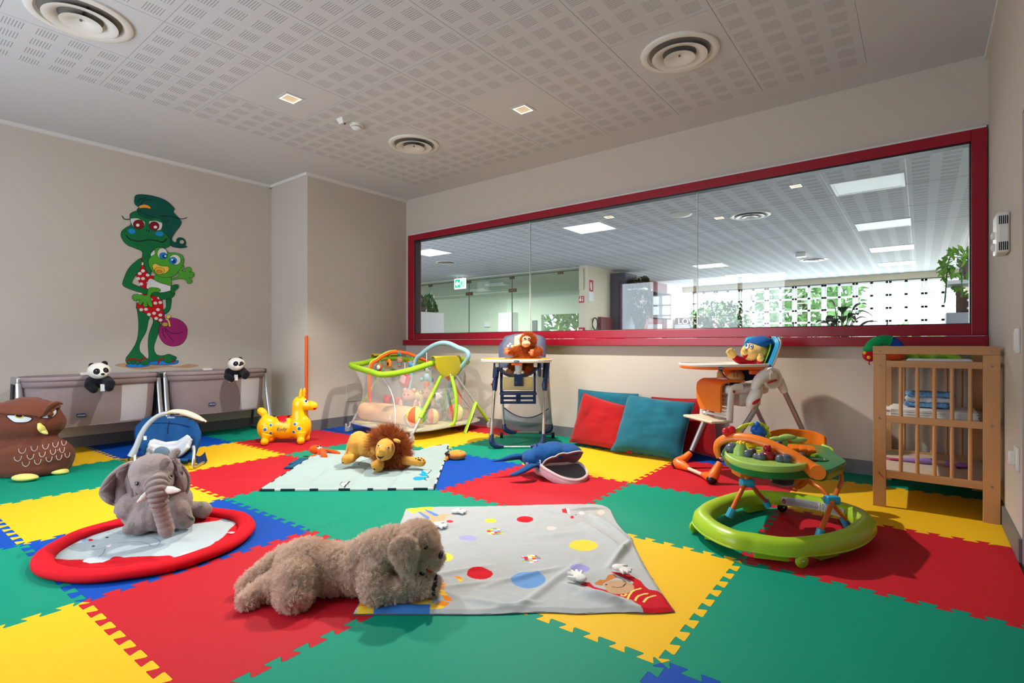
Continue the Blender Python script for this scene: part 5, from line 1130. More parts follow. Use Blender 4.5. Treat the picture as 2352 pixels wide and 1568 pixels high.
# tray: dark green body, pale green play deck
TZ1 = .385
outl = [(340,385),(350,430),(420,480),(560,530),(750,560),(950,572),(1130,566),(1230,560),(1330,580),(1400,585),(1500,545),(1580,500),(1575,480),(1500,430),(1440,375),(1400,345),(1340,330),(1200,318),(1000,300),(800,285),(600,275),(460,290),(380,330)]
op = spline([Gz(x, y, TZ1) for x, y in outl], 4, closed=True); oc = sum(op, Vector())/len(op); n = len(op)
def shell(rings):
    V = []; fs = []
    for s_, z in rings: V += [Vector((oc.x+(p.x-oc.x)*s_, oc.y+(p.y-oc.y)*s_, z)) for p in op]
    for i in range(len(rings)-1):
        for j in range(n): fs.append((i*n+j, i*n+(j+1) % n, (i+1)*n+(j+1) % n, (i+1)*n+j))
    return V, fs
V, fs = shell([(.62,TZ1-.055),(.90,TZ1-.055),(.955,TZ1-.045),(.99,TZ1-.012),(1,TZ1),(.985,TZ1+.010),(.90,TZ1+.014),(.62,TZ1+.012),(.60,TZ1-.02),(.62,TZ1-.055)])
part('tray_body', MB().add(V, fs), m_wgreen, t, fix=True)
deck = [(365,385),(400,430),(500,478),(640,508),(800,528),(960,532),(1100,522),(1200,495),(1210,460),(1150,420),(1060,395),(960,375),(850,350),(720,332),(600,322),(500,325),(410,350)]
dp = spline([Gz(x, y, TZ1+.035) for x, y in deck], 4, closed=True); dc = sum(dp, Vector())/len(dp); m_ = len(dp); V = []; fs = []
for s_, z in ((.97,TZ1+.005),(1,TZ1+.02),(.99,TZ1+.036),(.95,TZ1+.04),(.93,TZ1+.033),(.5,TZ1+.033),(.02,TZ1+.033)): V += [Vector((dc.x+(p.x-dc.x)*s_, dc.y+(p.y-dc.y)*s_, z)) for p in dp]
for i in range(6):
    for j in range(m_): fs.append((i*m_+j, i*m_+(j+1) % m_, (i+1)*m_+(j+1) % m_, (i+1)*m_+j))
deckm = part('play_deck', MB().add(V, fs), m_wpale, t, fix=True)
DZ = TZ1+.033
part('pond_print', MB().prism([tuple(Gz(x, y, DZ)[:2]) for x, y in ((800,335),(900,345),(1010,400),(1040,440),(960,462),(880,440),(860,400))], .0015, z0=DZ), m_wblue, deckm, smooth=False)
part('meadow_print', MB().prism([tuple(Gz(x, y, DZ)[:2]) for x, y in ((600,340),(720,345),(760,400),(740,440),(660,420),(610,400))], .0015, z0=DZ), m_wyel, deckm, smooth=False)
part('cup_recess', MB().lathe([(.048,0),(.05,.002),(.047,.004),(.04,-.008),(.0001,-.010)], Gz(1305,455,TZ1+.014), 28), plastic('cup_green', (8,92,50), .3), t)
part('battery_box', MB().rbox(Gz(640,600,TZ1-.08)+Vector((.02,.08,0)), (.16,.12,.06), .012), m_worange, t, bevel=.004)
# bar over the tray
bar = [(x, y, .22-.42*(x-290)/1000) for x, y in ((315,440),(290,370),(300,300),(370,250),(480,235),(620,248),(760,285),(900,345),(1020,400),(1120,465),(1230,545),(1290,590))]
part('toy_bar', MB().tube(spline([T3(x, y, d) for x, y, d in bar], 5), [.02,.023,.024,.024,.024,.024,.024,.024,.024,.026,.03,.034], 14, flat=(.75,1.2)), m_worange, t); part('bar_pivot', MB().cyl(T3(1300,588,-.235), T3(1285,575,-.16), .036), m_worange, t)
# toys on the tray
tx = lambda x, y, dz=0.: Gz(x, y, DZ)+Vector((0,0,dz))
for x, y, r in ((440,375,.034),(605,420,.026),(650,382,.017),(690,440,.020),(735,448,.024),(930,470,.025),(980,472,.028),(1135,430,.019)): part('toy_rock', MB().ell(tx(x, y+8, r*.55), (r*1.1,r,r*.95)), m_rock, t)
part('flower_pot', MB().lathe([(.04,0),(.036,.03),(.024,.05),(.022,.062),(.0001,.064)], tx(530,410)), m_wpale, t); b = MB()
for k in range(6): b.ell(tx(530,410,.066)+Vector((.016*math.cos(k*1.047),.016*math.sin(k*1.047),0)), (.010,.010,.008))
part('flower_top', b.ell(tx(530,410,.07), .010), m_wyellow, t); part('duck', MB().ell(tx(640,345,.025), (.035,.025,.026)).ell(tx(615,345,.05), .018), m_wyellow, t)
part('cherry_bear', MB().lathe([(.030,0),(.036,.012),(.034,.03),(.026,.036),(.024,.044),(.0001,.046)], tx(812,452)).ell(tx(795,452,.055), (.022,.02,.017)).ell(tx(775,452,.066), .008).ell(tx(815,452,.067), .008), m_wred, t)
part('violet_ring', MB().tube([tx(925,405,.02)+Vector((.035*math.cos(a),.03*math.sin(a),.006*math.sin(2*a))) for a in np.linspace(0,2*PI,20)[:-1]], .010, 10, closed=True).ell(tx(920,380,.04), (.025,.02,.025)), m_wviolet, t)
part('palm_trunk', MB().cyl(tx(955,395,.0), tx(975,400,.075), .014), m_wpale, t); b = MB(); c = tx(985,400,.095)
for dx, dy, rx in ((-.05,0,.045),(.0,-.01,.05),(.06,-.01,.05),(.02,.03,.04)): b.ell(c+Vector((dx,dy,-.012*abs(dx)*20)), (rx,.022,.015))
part('palm_leaf', b, m_wpale, t)
part('vine_arch', MB().tube(spline([T3(x, y, .20) for x, y in ((465,225),(480,190),(520,140),(580,110),(640,100),(720,105),(770,120),(795,170),(800,210),(780,265))], 4), .0085, 10), m_wyel, t); b = MB()
for x, y in ((505,160),(560,125),(640,105),(730,108),(785,140),(805,205),(795,245)): b.ell(T3(x, y, .195), (.018,.008,.012))
part('vine_leaf', b, m_wyel, t)
b = MB(); bc = lambda x, y, d=.0: T3(x, y, d+.19)
b.ell(bc(705,175), (.034,.026,.036)).ell(bc(690,105), .017).ell(bc(740,150), .014).ell(bc(645,165), .012).ell(bc(660,215), .020).ell(bc(740,240), .022).ell(bc(755,190), .020).ell(bc(665,150), .02).ell(bc(700,225), .026)
part('bear_rattle', b, m_wblu, t)
part('heart_toy', MB().ell(bc(385,180,-.02), (.025,.018,.024)).ell(bc(435,165,-.02), (.026,.018,.026)).ell(bc(410,195,-.02), (.03,.018,.025)), plastic('heart_red', (220,24,44), .2), t)
# padded seat
def seatback(a, c):
    u = 790+(1370-790)*a; v = 345-(345-152)*c*(1-.30*abs(2*a-1)**3)+30*(a-.5); d = .42+.05*c+.10*(1-(2*a-1)**2); p = T3(u, v, d); p.z += .004*math.sin(28*a)*math.sin(PI*c); return p
part('seat_back', MB().sheet(seatback, 30, 12, .030), m_wseat, t, ang=0)
def seatpad(a, c): u = 960+(1360-960)*a; p = T3(u, 350+62*a*.6+50*c, .40-.16*c); p.z += .006*math.sin(PI*a)+.003*math.sin(30*a)*c; return p
part('seat_cushion', MB().sheet(seatpad, 24, 10, .03), m_wseat, t, ang=0)
part('seat_rim', MB().tube(spline([T3(1350,320,.42), T3(1430,360,.36), T3(1435,395,.28), T3(1370,410,.22), T3(1250,425,.16)], 5), .014, 10), m_wlime, t)
part('seat_sling', MB().sheet(lambda a, c: T3(830+270*a, 615+105*c*(1-.3*(2*a-1)**2)+15*a, .12+.10*math.sin(PI*c)), 12, 8, .004), fabric('sling_grey', (150,146,146)), t)
part('orange_clip', MB().tube(spline([T3(1195,635,.14), T3(1110,660,.14), T3(1080,715,.14), T3(1105,730,.14), T3(1165,690,.14), T3(1200,640,.14)], 5), .014, 10), m_wseat, t)
# ---------------------------------------------------------------- baby bouncer
m_bnavy = fabric('bouncer_blue', (24,72,126), bump=(30,.5,.006)); m_bgrey = fabric('bouncer_grey', (206,212,218), bump=(60,.4,.004)); m_bbar = plastic('bouncer_bar', (172,184,194), .4); m_bivory = plastic('bouncer_ivory', (232,216,184), .35); m_bstrap = fabric('bouncer_strap', (30,52,92))
bf = Frame(385,1068); BP = bf.P; BK = lambda x, y: (x/3.675, 780+y/3.675)
t = thing('baby_bouncer', 'navy blue baby bouncer with a toy bar behind the plush elephant', 'baby bouncer', bf.o, TH)
B3 = lambda x, y, d: BP(*BK(x, y), d)
def bback(a, c):
    l = [(1235,1010),(1190,900),(1155,800),(1155,720),(1200,680),(1290,655)]; r = [(1600,1020),(1640,930),(1680,830),(1690,760),(1670,710),(1600,665)]
    k = c*5; i = min(int(k), 4); f = k-i; L = [l[i][q]*(1-f)+l[i+1][q]*f for q in (0,1)]; R_ = [r[i][q]*(1-f)+r[i+1][q]*f for q in (0,1)]
    x, y = L[0]+(R_[0]-L[0])*a, L[1]+(R_[1]-L[1])*a-14*math.sin(PI*a)*c; s = math.sin(PI*a)
    return B3(x, y, -.02+.36*c+.10*s-.02*math.sin(PI*c)+.012*math.sin(6*PI*a)*math.sin(PI*c))
part('seat_pad', MB().sheet(bback, 32, 26, .035), m_bnavy, t, ang=0)
part('seat_seam', MB().tube([Vector(bback(a, .62+.10*math.sin(PI*a)))+Vector((0,-.006,0)) for a in np.linspace(.15,.85,20)], .004, 6).tube([Vector(bback(.5, c))+Vector((0,-.006,0)) for c in np.linspace(.45,.78,8)], .004, 6), fabric('seam_navy', (14,44,86)), t)
badge(t, bback(.52,.95)+Vector((0,-.008,.0)) if isinstance(bback(.52,.95), Vector) else bback(.52,.95), .085, .034, rotm(-.5,0,0), field=(28,64,120))
def bins(a, c):
    tp = [(1262,850),(1300,835),(1400,862),(1500,850),(1580,800),(1605,815)]; bt_ = [(1255,960),(1290,985),(1380,1000),(1460,1000),(1520,960),(1575,900)]
    k = a*5; i = min(int(k), 4); f = k-i; x0, y0 = [tp[i][q]*(1-f)+tp[i+1][q]*f for q in (0,1)]; x1, y1 = [bt_[i][q]*(1-f)+bt_[i+1][q]*f for q in (0,1)]
    return B3(x1+(x0-x1)*c, y1+(y0-y1)*c, -.03+.11*c+.05*math.sin(PI*a)+.006*math.sin(20*c))
part('head_insert', MB().sheet(bins, 20, 12, .03), m_bgrey, t, ang=0); part('insert_pad', MB().ell(B3(1368,955,-.05), (.07,.02,.055)), fabric('pad_slate', (104,124,142)), t)
part('toy_bar', MB().tube(spline([B3(1110,985,-.14), B3(1150,900,-.12), B3(1190,800,-.09), B3(1250,710,-.05), B3(1330,645,-.02), B3(1410,618,0)], 6), [.03,.022,.02,.019,.018,.018], 12), m_bbar, t)
part('bar_end', MB().tube(spline([B3(1400,620,0), B3(1470,605,.0), B3(1560,615,.01), B3(1660,652,.02), B3(1740,692,.03)], 6), [.018,.034,.042,.036,.014], 14, flat=(.55,1.0)), m_bivory, t)
for x, y in ((1500,627),(1602,672),(1715,692)): part('bar_slot', MB().rbox(B3(x, y, -.035), (.03,.012,.007), .003), m_dark, t)
for s, x0 in ((-1,1140),(1,1632)):
    part('rocker_tube', MB().tube(spline([B3(x0-s*4,1000,.25), B3(x0,905,-.04), B3(x0+s*6,925,-.10), B3(x0+s*2,1000,-.15), B3(x0-s*4,1062,-.17)], 6)+[Vector((B3(x0-s*4,1062,-.17).x-s*.01,-.13,.016)), Vector((B3(x0,1062,-.17).x-s*.05,.10,.016))], .0125, 10), m_legm, t)
part('rear_tube', MB().tube([Vector((B3(1140,1062,-.17).x+.05,.10,.016)), Vector((B3(1632,1062,-.17).x-.05,.10,.016))], .0125, 10), m_legm, t)
part('seat_base', MB().sheet(lambda a, c: B3(1250+340*a, 1000+45*c, -.06+.2*c), 10, 4, .02), m_bnavy, t)
part('side_strap', MB().sheet(lambda a, c: B3(1640+90*a+20*c, 965-20*a+75*c+28*math.sin(PI*a), .0+.06*a), 10, 6, .006), m_bstrap, t); part('hanging_strap', MB().tube(spline([B3(1105,985,-.14), B3(1085,1005,-.14), B3(1090,1022,-.14)], 4), .006, 6), m_bstrap, t)
part('care_tag', MB().sheet(lambda a, c: B3(1212+26*a, 812+40*c+6*math.sin(5*c), -.10-.01*c), 3, 6, .002), m_sheet, t)
# ---------------------------------------------------------------- cushions against the wall
def cushion_plush(name, label, corners, th, m, seed, lean):
    """square cushion: corners (bottom-left, bottom-right, top-right, top-left) as world points"""
    A, B_, C_, D = [Vector(p) for p in corners]; nrm = (B_-A).cross(D-A).normalized()
    if nrm.dot(Vector((ST,-CT,0))) < 0: nrm = -nrm
    rnd = random.Random(seed); ph = rnd.uniform(0, 9)
    def f(a, c, sg):
        s = (2*a-1); q = (2*c-1); pin = 1-.05*(1-s*s)*abs(q)**6 ; aa = .5+.5*s*(1-.045*(1-q*q)); cc = .5+.5*q*(1-.045*(1-s*s))
        p = A.lerp(B_, aa).lerp(D.lerp(C_, aa), cc); bul = max(0, (1-s**4)*(1-q**4))**.6
        w = .010*mnoise.noise(Vector((a*5+ph, c*4, sg)))+.012*mnoise.noise(Vector((a*3, c*11+ph, ph)))*(1-abs(q))+.006*math.sin(9*c+3*a+ph)*bul
        return p+nrm*(sg*(th*.5*bul*(1 if sg > 0 else .7)+.003)+w*bul)
    b = MB(); N_ = 34
    b.sheet(lambda a, c: f(a, c, 1), N_, N_); b.sheet(lambda a, c: f(1-a, c, -1), N_, N_)
    bd = [(k/24, 0) for k in range(24)]+[(1, k/24) for k in range(24)]+[(1-k/24, 1) for k in range(24)]+[(0, 1-k/24) for k in range(24)]
    o = thing(name, label, 'cushion', (A+B_)/2, 0, 'square velvet cushions by the wall'); off = (A+B_)/2
    b.v = [tuple(Vector(p)-off) for p in b.v]
    part('cover', b, m, o, ang=0, fix=True); part('piping', MB().tube([f(a, c, 1)-off-nrm*.003 for a, c in bd], .005, 8, closed=True), m, o)
    return o
m_vred = mat('velvet_red', (158,14,20), .9, sheen=.25, noise=(7,.12), bump=(12,.25,.006), spec=.1); m_vteal = mat('velvet_teal', (24,96,118), .9, sheen=.25, noise=(8,.22), bump=(10,.25,.006), spec=.1); m_vdred = mat('velvet_dark_red', (140,10,18), .9, sheen=.25, noise=(7,.12), bump=(14,.3,.006), spec=.1)
def wp(u, v, Yw): return W(u, v, Yw)
cushion_plush('cushion', 'teal velvet cushion standing behind the front red cushion', (W(1318,1000,4.86)*1, W(1470,1008,4.86), W(1466,905,4.95), W(1329,894,4.95)), .10, m_vteal, 1, 0)
q0, q1 = F(1310,1016,.02), F(1440,1034,.02)
cushion_plush('cushion', 'red velvet cushion in front at the left of the row', (F(1308,1014,.035), F(1452,1040,.035), W(1436,932,4.80), W(1341,902,4.86)), .17, m_vred, 2, 0)
cushion_plush('cushion', 'dark red velvet cushion behind the high chair leg', (F(1530,1030,.03), F(1650,1052,.035), W(1640,915,4.90), W(1496,912,4.91)), .15, m_vdred, 3, 0)
cushion_plush('cushion', 'large teal velvet cushion in front at the middle of the row', (F(1403,1034,.03), F(1564,1056,.03), W(1595,925,4.70), W(1443,906,4.74)), .18, m_vteal, 4, 0)
# ---------------------------------------------------------------- cloths on the floor, painted motifs
def colour_attr(me, base, regions, xy):
    """per-vertex colour: the cloth's own printed and stitched motifs"""
    n = len(me.vertices); c = np.ones((n, 4)); c[:, :3] = lin(base); x, y = xy
    for poly, rgb in regions:
        if callable(poly): k = poly(x, y)
        else: k = inpoly(x, y, poly)
        if callable(rgb): c[k, :3] = rgb(x[k], y[k])
        else: c[k, :3] = lin(rgb)
    a = me.color_attributes.new('Col', 'FLOAT_COLOR', 'POINT'); a.data.foreach_set('color', c.ravel())
def mf(pts, z=0.01, sm=0):
    P = [F(u, v, z) for u, v in pts]
    if sm: P = spline(P, sm, closed=True)
    return [(p.x, p.y) for p in P]
def mell(u, v, a, b, z=.02, n=28): return mf([(u+a*math.cos(2*PI*k/n), v+b*math.sin(2*PI*k/n)) for k in range(n)], z)
# --- round red play mat
RC = Vector((-3.114,1.005,0)); RR = .47
t = thing('round_play_mat', 'round red padded play mat with a pale blue elephant shape', 'play mat', RC)
m_prd = fabric('mat_red', (206,20,36), bump=(30,.4,.004), noise=(5,.08))
part('padded_rim', MB().tube([(math.cos(a)*(RR-.042),math.sin(a)*(RR-.042),.026+.002*math.sin(9*a)) for a in np.linspace(0,2*PI,97)[:-1]], .032, 14, closed=True, flat=(.85,1.35)), m_prd, t)
E1 = lambda pts, s=1: [(60+x/2.489, 1160+y/2.489) for x, y in pts]
q = MB(); R_ = 40; N_ = 150
q.sheet(lambda a, c: ((RR-.05)*c*math.cos(2*PI*a), (RR-.05)*c*math.sin(2*PI*a), .016+.0025*mnoise.noise(Vector((math.cos(2*PI*a)*c*8,math.sin(2*PI*a)*c*8,0)))), 360, 110)
q.v += [(math.cos(a)*(RR-.05), math.sin(a)*(RR-.05), z) for z in (.016,.0) for a in [0]]
q = MB().sheet(lambda a, c: ((RR-.05)*max(c,.002)*math.cos(2*PI*a), (RR-.05)*max(c,.002)*math.sin(2*PI*a), .016+.0025*mnoise.noise(Vector((math.cos(2*PI*a)*c*8,math.sin(2*PI*a)*c*8,0)))), 360, 110)
me = q.mesh('mat_panel'); co = np.array([v.co for v in me.vertices]); wx, wy = co[:,0]+RC.x, co[:,1]+RC.y
ele = mf(E1([(135,290),(180,258),(230,240),(225,225),(250,205),(320,180),(365,175),(385,145),(430,122),(560,108),(700,130),(850,120),(960,105),(1090,90),(1150,70),(1222,66),(1215,90),(1165,135),(1130,180),(1090,205),(1050,230),(1048,245),(1000,262),(940,285),(860,300),(820,286),(700,290),(560,296),(505,292),(440,325),(370,332),(320,322),(330,308),(260,312),(180,308)]), .016)
regs = [(ele,(176,190,196)), (mf(E1([(225,232),(260,205),(330,178),(345,195),(330,212),(270,222)]), .016),(200,216,230)), (mf(E1([(330,178),(345,178),(352,200),(325,212),(318,205)]), .016),(120,160,214)), (mell(60+368/2.489,1160+197/2.489,6,3,.016),(190,16,40)), (mf(E1([(320,322),(345,304),(400,296),(470,298),(483,308),(440,325),(370,332)], 1), .016),(206,218,230)), (mf(E1([(875,290),(900,272),(970,255),(1020,252),(1000,262),(940,283)]), .016),(216,208,208)), (mell(60+1155/2.489,1160+82/2.489,18,5,.016),(128,134,144)), (mell(60+858/2.489,1160+146/2.489,6,2.4,.016),(120,136,140)), (mell(60+462/2.489,1160+184/2.489,4,1.4,.016),(30,34,40)), (mell(60+385/2.489,1160+233/2.489,4,1.6,.016),(30,34,40)), (mf(E1([(455,232),(485,224),(480,236),(465,238)]), .016),(236,226,224))]
def strokes(pts, w=.0028, z=.016):
    P = spline([F(u, v, z) for u, v in pts], 6); L_ = []; R2 = []
    for i in range(len(P)):
        d = (P[min(i+1, len(P)-1)]-P[max(i-1, 0)]); d = Vector((-d.y, d.x, 0)).normalized()*w; L_.append(P[i]+d); R2.append(P[i]-d)
    return [(p.x, p.y) for p in L_+R2[::-1]]
for s_ in ([(228,238),(300,262),(400,252),(460,236)],[(490,222),(560,210),(640,208),(700,222),(712,232),(745,232),(765,212),(755,195),(725,185)],[(385,155),(440,152),(530,160),(600,178)],[(410,300),(440,275),(452,245)]): regs.append((strokes(E1(s_)), (140,152,158)))
regs.append((strokes(E1([(262,374),(285,358),(450,350),(700,334)]), .003), (150,10,24))); regs.append((strokes(E1([(262,374),(450,368),(640,350),(700,334)]), .003), (150,10,24)))
colour_attr(me, (196,18,34), regs, (wx, wy)); part('mat_panel', me, fabric('mat_panel_cloth', (255,255,255), attr='Col', bump=(200,.2,.002), noise=None), t, ang=0)
b = MB()
for k in range(7): p = F(522+2.4*k, 1225-.8*abs(k-3), .022)-RC; b.tube([p, p+Vector((.02,.028+.004*k-.012,.004))], .0018, 5)
part('tassel', b, m_sheet, t)
# --- grey spotted blanket
BLc = F(1180,1290)
t = thing('spotted_blanket', 'pale grey baby blanket with coloured spots and animal corners in front', 'blanket', (BLc.x,BLc.y,0))
Z0 = .014
front = [F(u, v, .006) for u, v in ((810,1410),(900,1409),(1000,1409),(1120,1409),(1250,1404),(1330,1407),(1420,1404),(1500,1406),(1550,1402))]
back = [F(u, v, .012) for u, v in ((932,1168),(990,1164),(1060,1163),(1130,1162),(1200,1160),(1270,1158),(1330,1157),(1380,1159),(1404,1172))]
left = [F(u, v, .006) for u, v in ((810,1410),(838,1360),(868,1308),(900,1245),(932,1168))]
right = [F(u, v, .008) for u, v in ((1550,1402),(1515,1352),(1480,1296),(1456,1248),(1452,1235),(1436,1222),(1418,1200),(1404,1172))]
def resample(P, n):
    S_ = spline(P, 8); L_ = [0]
    for i in range(1, len(S_)): L_.append(L_[-1]+(S_[i]-S_[i-1]).length)
    out = []
    for k in range(n+1):
        d = L_[-1]*k/n; i = 0
        while i < len(L_)-2 and L_[i+1] < d: i += 1
        f = (d-L_[i])/max(1e-9, L_[i+1]-L_[i]); out.append(S_[i].lerp(S_[i+1], f))
    return out
NU, NV = 400, 400
f_, b_, l_, r_ = resample(front, NU), resample(back, NU), resample(left, NV), resample(right, NV)
def rid(p, a, c, h, w, amp=1):
    """soft fold ridge along the segment a-c"""
    d = c-a; t_ = max(0, min(1, (p-a).dot(d)/d.length_squared)); q = (p-(a+d*t_)).length; return h*math.exp(-(q/w)**2)*math.sin(PI*(.12+.76*t_))
g2 = lambda u, v: F(u, v, .02).to_2d()
folds = [(g2(1110,1345),g2(1290,1300),.012,.018),(g2(1180,1400),g2(1330,1290),.014,.02),(g2(1340,1362),g2(1480,1398),.022,.022),(g2(1300,1340),g2(1420,1385),.016,.02),(g2(1400,1300),g2(1450,1240),.026,.018),(g2(1340,1200),g2(1430,1260),.018,.02),(g2(1360,1180),g2(1440,1235),.02,.018),(g2(1040,1225),g2(1160,1290),.008,.03),(g2(990,1320),g2(1130,1295),.010,.02),(g2(1010,1345),g2(1160,1330),.008,.018),(g2(1060,1370),g2(1190,1395),.012,.018),(g2(870,1385),g2(990,1395),.006,.02),(g2(1230,1230),g2(1330,1220),.006,.03),(g2(940,1190),g2(990,1235),.012,.02),(g2(1250,1170),g2(1330,1185),.01,.02),(g2(1310,1168),g2(1390,1166),.016,.014),(g2(1120,1395),g2(1240,1380),.010,.016)]
V = np.empty(((NU+1)*(NV+1), 3)); k = 0
for j in range(NV+1):
    c = j/NV
    for i in range(NU+1):
        a = i/NU
        p = f_[i]*(1-c)+b_[i]*c+l_[j]*(1-a)+r_[j]*a-(f_[0]*(1-a)*(1-c)+f_[NU]*a*(1-c)+b_[0]*(1-a)*c+b_[NU]*a*c)
        q = p.to_2d(); ed = min(a, 1-a, c, 1-c); h = Z0*min(1, .35+ed*40)
        h += .0035*mnoise.noise(Vector((q.x*7, q.y*7, 0)))*min(1, ed*14)+.002*mnoise.noise(Vector((q.x*24, q.y*24, 4)))
        for f in folds: h += rid(q, *f)*min(1, .25+ed*20)
        V[k] = (p.x-BLc.x, p.y-BLc.y, max(.004, h)); k += 1
w_ = NU+1; fs = [(j*w_+i, j*w_+i+1, (j+1)*w_+i+1, (j+1)*w_+i) for j in range(NV) for i in range(NU)]
me = bpy.data.meshes.new('blanket_top'); me.from_pydata(V.tolist(), [], fs); me.update()
wx, wy = V[:,0]+BLc.x, V[:,1]+BLc.y
Q1 = lambda pts: [(920+x/4.2, 1140+y/4.2) for x, y in pts]; Q2 = lambda pts: [(1240+x/3.2, 1140+y/3.2) for x, y in pts]; Q3 = lambda pts: [(800+x/3.0545, 1280+y/3.0545) for x, y in pts]
CHK = [lin(c) for c in ((236,232,230),(200,30,50),(240,170,40),(150,190,50),(150,190,220),(220,110,140),(236,232,230),(130,140,150),(246,210,60))]
def check(s=.026):
    def f(x, y): i = np.floor((x+y)/s).astype(int); j = np.floor((x-y)/s).astype(int); k = (i*5+j*7+(i*j) % 3) % len(CHK); return np.array(CHK)[k]
    return f
BR = []
for u, v, a, b2, rgb in ((1206,1190,19,7,(196,16,36)),(1127,1193,13,4.6,(232,208,70)),(1074,1233,21,7.4,(160,160,206)),(1102,1314,30,12.5,(196,12,34)),(1213,1328,40,18,(104,150,206)),(1340,1249,33,13.5,(228,200,70)),(1332,1302,23,9,(146,146,206)),(1267,1210,11,4,(236,196,190)),(1025,1276,16,10,(206,214,80))): BR.append((mell(u, v, a, b2), rgb))
BR += [(mell(1137,1218,19,7.5), check()), (mell(1219,1280,23,9), check())]
BR += [(mf(Q1([(45,125),(80,85),(130,75),(220,85),(300,95),(318,125),(300,140),(240,145),(170,150),(110,170),(95,150)])), (206,208,70)), (mf(Q1([(165,150),(250,145),(310,165),(370,180),(440,175),(500,172),(505,185),(440,195),(440,215),(420,235),(330,250),(265,262),(225,225),(200,190)])), (196,168,130)), (mf(Q1([(165,150),(195,155),(280,205),(275,228),(240,215)])), (92,134,196)), (mf(Q1([(228,130),(245,125),(370,185),(355,196),(320,190),(260,155)])), (92,134,196)), (mell(920+475/4.2,1140+230/4.2,8,3.4), (214,60,74)), (mell(920+345/4.2,1140+234/4.2,2,1), (240,236,230))]
for pts, col in (([(70,318),(205,326),(185,345),(68,345)],(236,140,30)),([(68,345),(185,347),(172,388),(58,388)],(240,200,60)),([(190,336),(380,306),(420,332),(576,340),(570,388),(175,388)],(62,124,200)),([(376,302),(420,294),(560,298),(584,306),(582,336),(490,332),(410,328)],(238,206,70)),([(520,294),(575,290),(580,306),(540,300)],(236,140,30)),([(576,338),(650,322),(640,345),(690,345),(650,365),(578,372)],(240,200,60)),([(610,338),(660,308),(712,326),(680,350)],(236,140,30)),([(655,268),(705,276),(738,316),(680,310)],(236,140,30)),([(612,240),(622,220),(672,238),(700,270),(652,270)],(240,200,60)),([(625,215),(632,190),(690,188),(680,205),(672,238)],(236,140,30)),([(740,135),(780,136),(806,160),(770,156)],(236,140,30)),([(765,152),(806,160),(800,174),(775,172)],(240,200,60))): BR.append((mf(Q3(pts)), col))
BR += [(mf(Q2([(160,100),(190,90),(205,95),(215,145),(170,130)])),(214,40,44)), (mf(Q2([(192,92),(210,90),(225,140),(212,145)])),(232,234,236)), (mell(1240+237/3.2,1140+148/3.2,4.5,2.4),(214,40,44)), (mf(Q2([(205,88),(250,62),(330,70),(370,100),(360,150),(340,190),(290,200),(230,212),(190,218),(180,204),(230,195),(262,180),(245,150),(225,120)])),(172,174,176)), (mf(Q2([(360,80),(430,60),(500,75),(528,110),(525,150),(470,170),(420,165),(370,120)])),(172,176,172)), (mell(1240+450/3.2,1140+110/3.2,8,5),(226,190,184)), (mell(1240+307/3.2,1140+112/3.2,7,4),(214,200,206)), (mell(1240+264/3.2,1140+128/3.2,2,1.2),(30,30,34))]
BR += [(mf(Q2([(290,655),(330,638),(365,636),(400,670),(470,690),(560,715),(610,700),(690,640),(680,630),(600,600),(540,575),(520,560),(580,568),(660,580),(740,625),(765,660),(800,690),(905,710),(960,770),(1000,815),(995,860),(770,860),(740,815),(680,770),(560,735),(440,705),(360,670)])),(190,22,38)), (mf(Q2([(400,640),(440,615),(480,618),(500,585),(540,578),(570,600),(540,610),(470,640),(460,662),(410,655)])),(186,116,62)), (mf(Q2([(470,635),(520,608),(600,604),(660,620),(692,650),(680,685),(620,705),(550,708),(500,690),(480,660)]), .02, 3),(186,152,118)), (strokes(Q2([(530,652),(570,658),(610,648),(634,625)]), .0025, .02),(40,30,28)), (mell(1240+488/3.2,1140+634/3.2,2.4,1.8),(20,18,18))]
for s_ in ([(595,715),(615,722),(640,705)],[(645,745),(660,710),(690,682),(745,665)],[(700,755),(720,725),(760,705),(795,700)],[(760,765),(790,735),(830,720),(855,716)]): BR.append((strokes(Q2(s_), .0045, .02),(232,210,110)))
colour_attr(me, (172,178,182), BR, (wx, wy)); part('blanket_top', me, fabric('blanket_cloth', (255,255,255), attr='Col', bump=(260,.25,.002), noise=None), t, ang=0)
edgep = f_[::10]+r_[::10][1:]+b_[::-1][::10][1:]+l_[::-1][::10][1:-1]
part('underside', MB().prism([(p.x-BLc.x, p.y-BLc.y) for p in edgep], .005, z0=.001), fabric('blanket_grey_back', (112,114,122)), t, smooth=False)
def mitt(name, c, ang, s, up=.012):
    b = MB(); R_ = rotm(0,0,ang); b.ell(Vector((0,0,up)), (.030*s,.026*s,.012))
    for k, a in enumerate((-.45,-.15,.15,.45)): b.cap([Vector((.02*s*math.cos(a),.02*s*math.sin(a),up)), Vector(((.062-.006*abs(k-1.5))*s*math.cos(a),.064*s*math.sin(a),up))], [.0080*s,.0068*s], 8)
    b.cap([Vector((-.005*s,.022*s,up)), Vector((.012*s,.042*s,up))], [.008*s,.007*s], 8); b.v = [tuple(R_ @ Vector(p)+Vector((c[0]-BLc.x, c[1]-BLc.y, c[2]))) for p in b.v]
    return soft(name, b, m_terry, t, voxel=.0028, smooth=2)
mitt('fabric_hand', F(1332,1332,.022), 2.5, 1.1); mitt('fabric_hand', F(1420,1309,.03), -.2, 1.0); mitt('fabric_hand', F(1048,1178,.014), .5, 1.0); mitt('fabric_hand', F(1004,1210,.016), .25, 1.0)
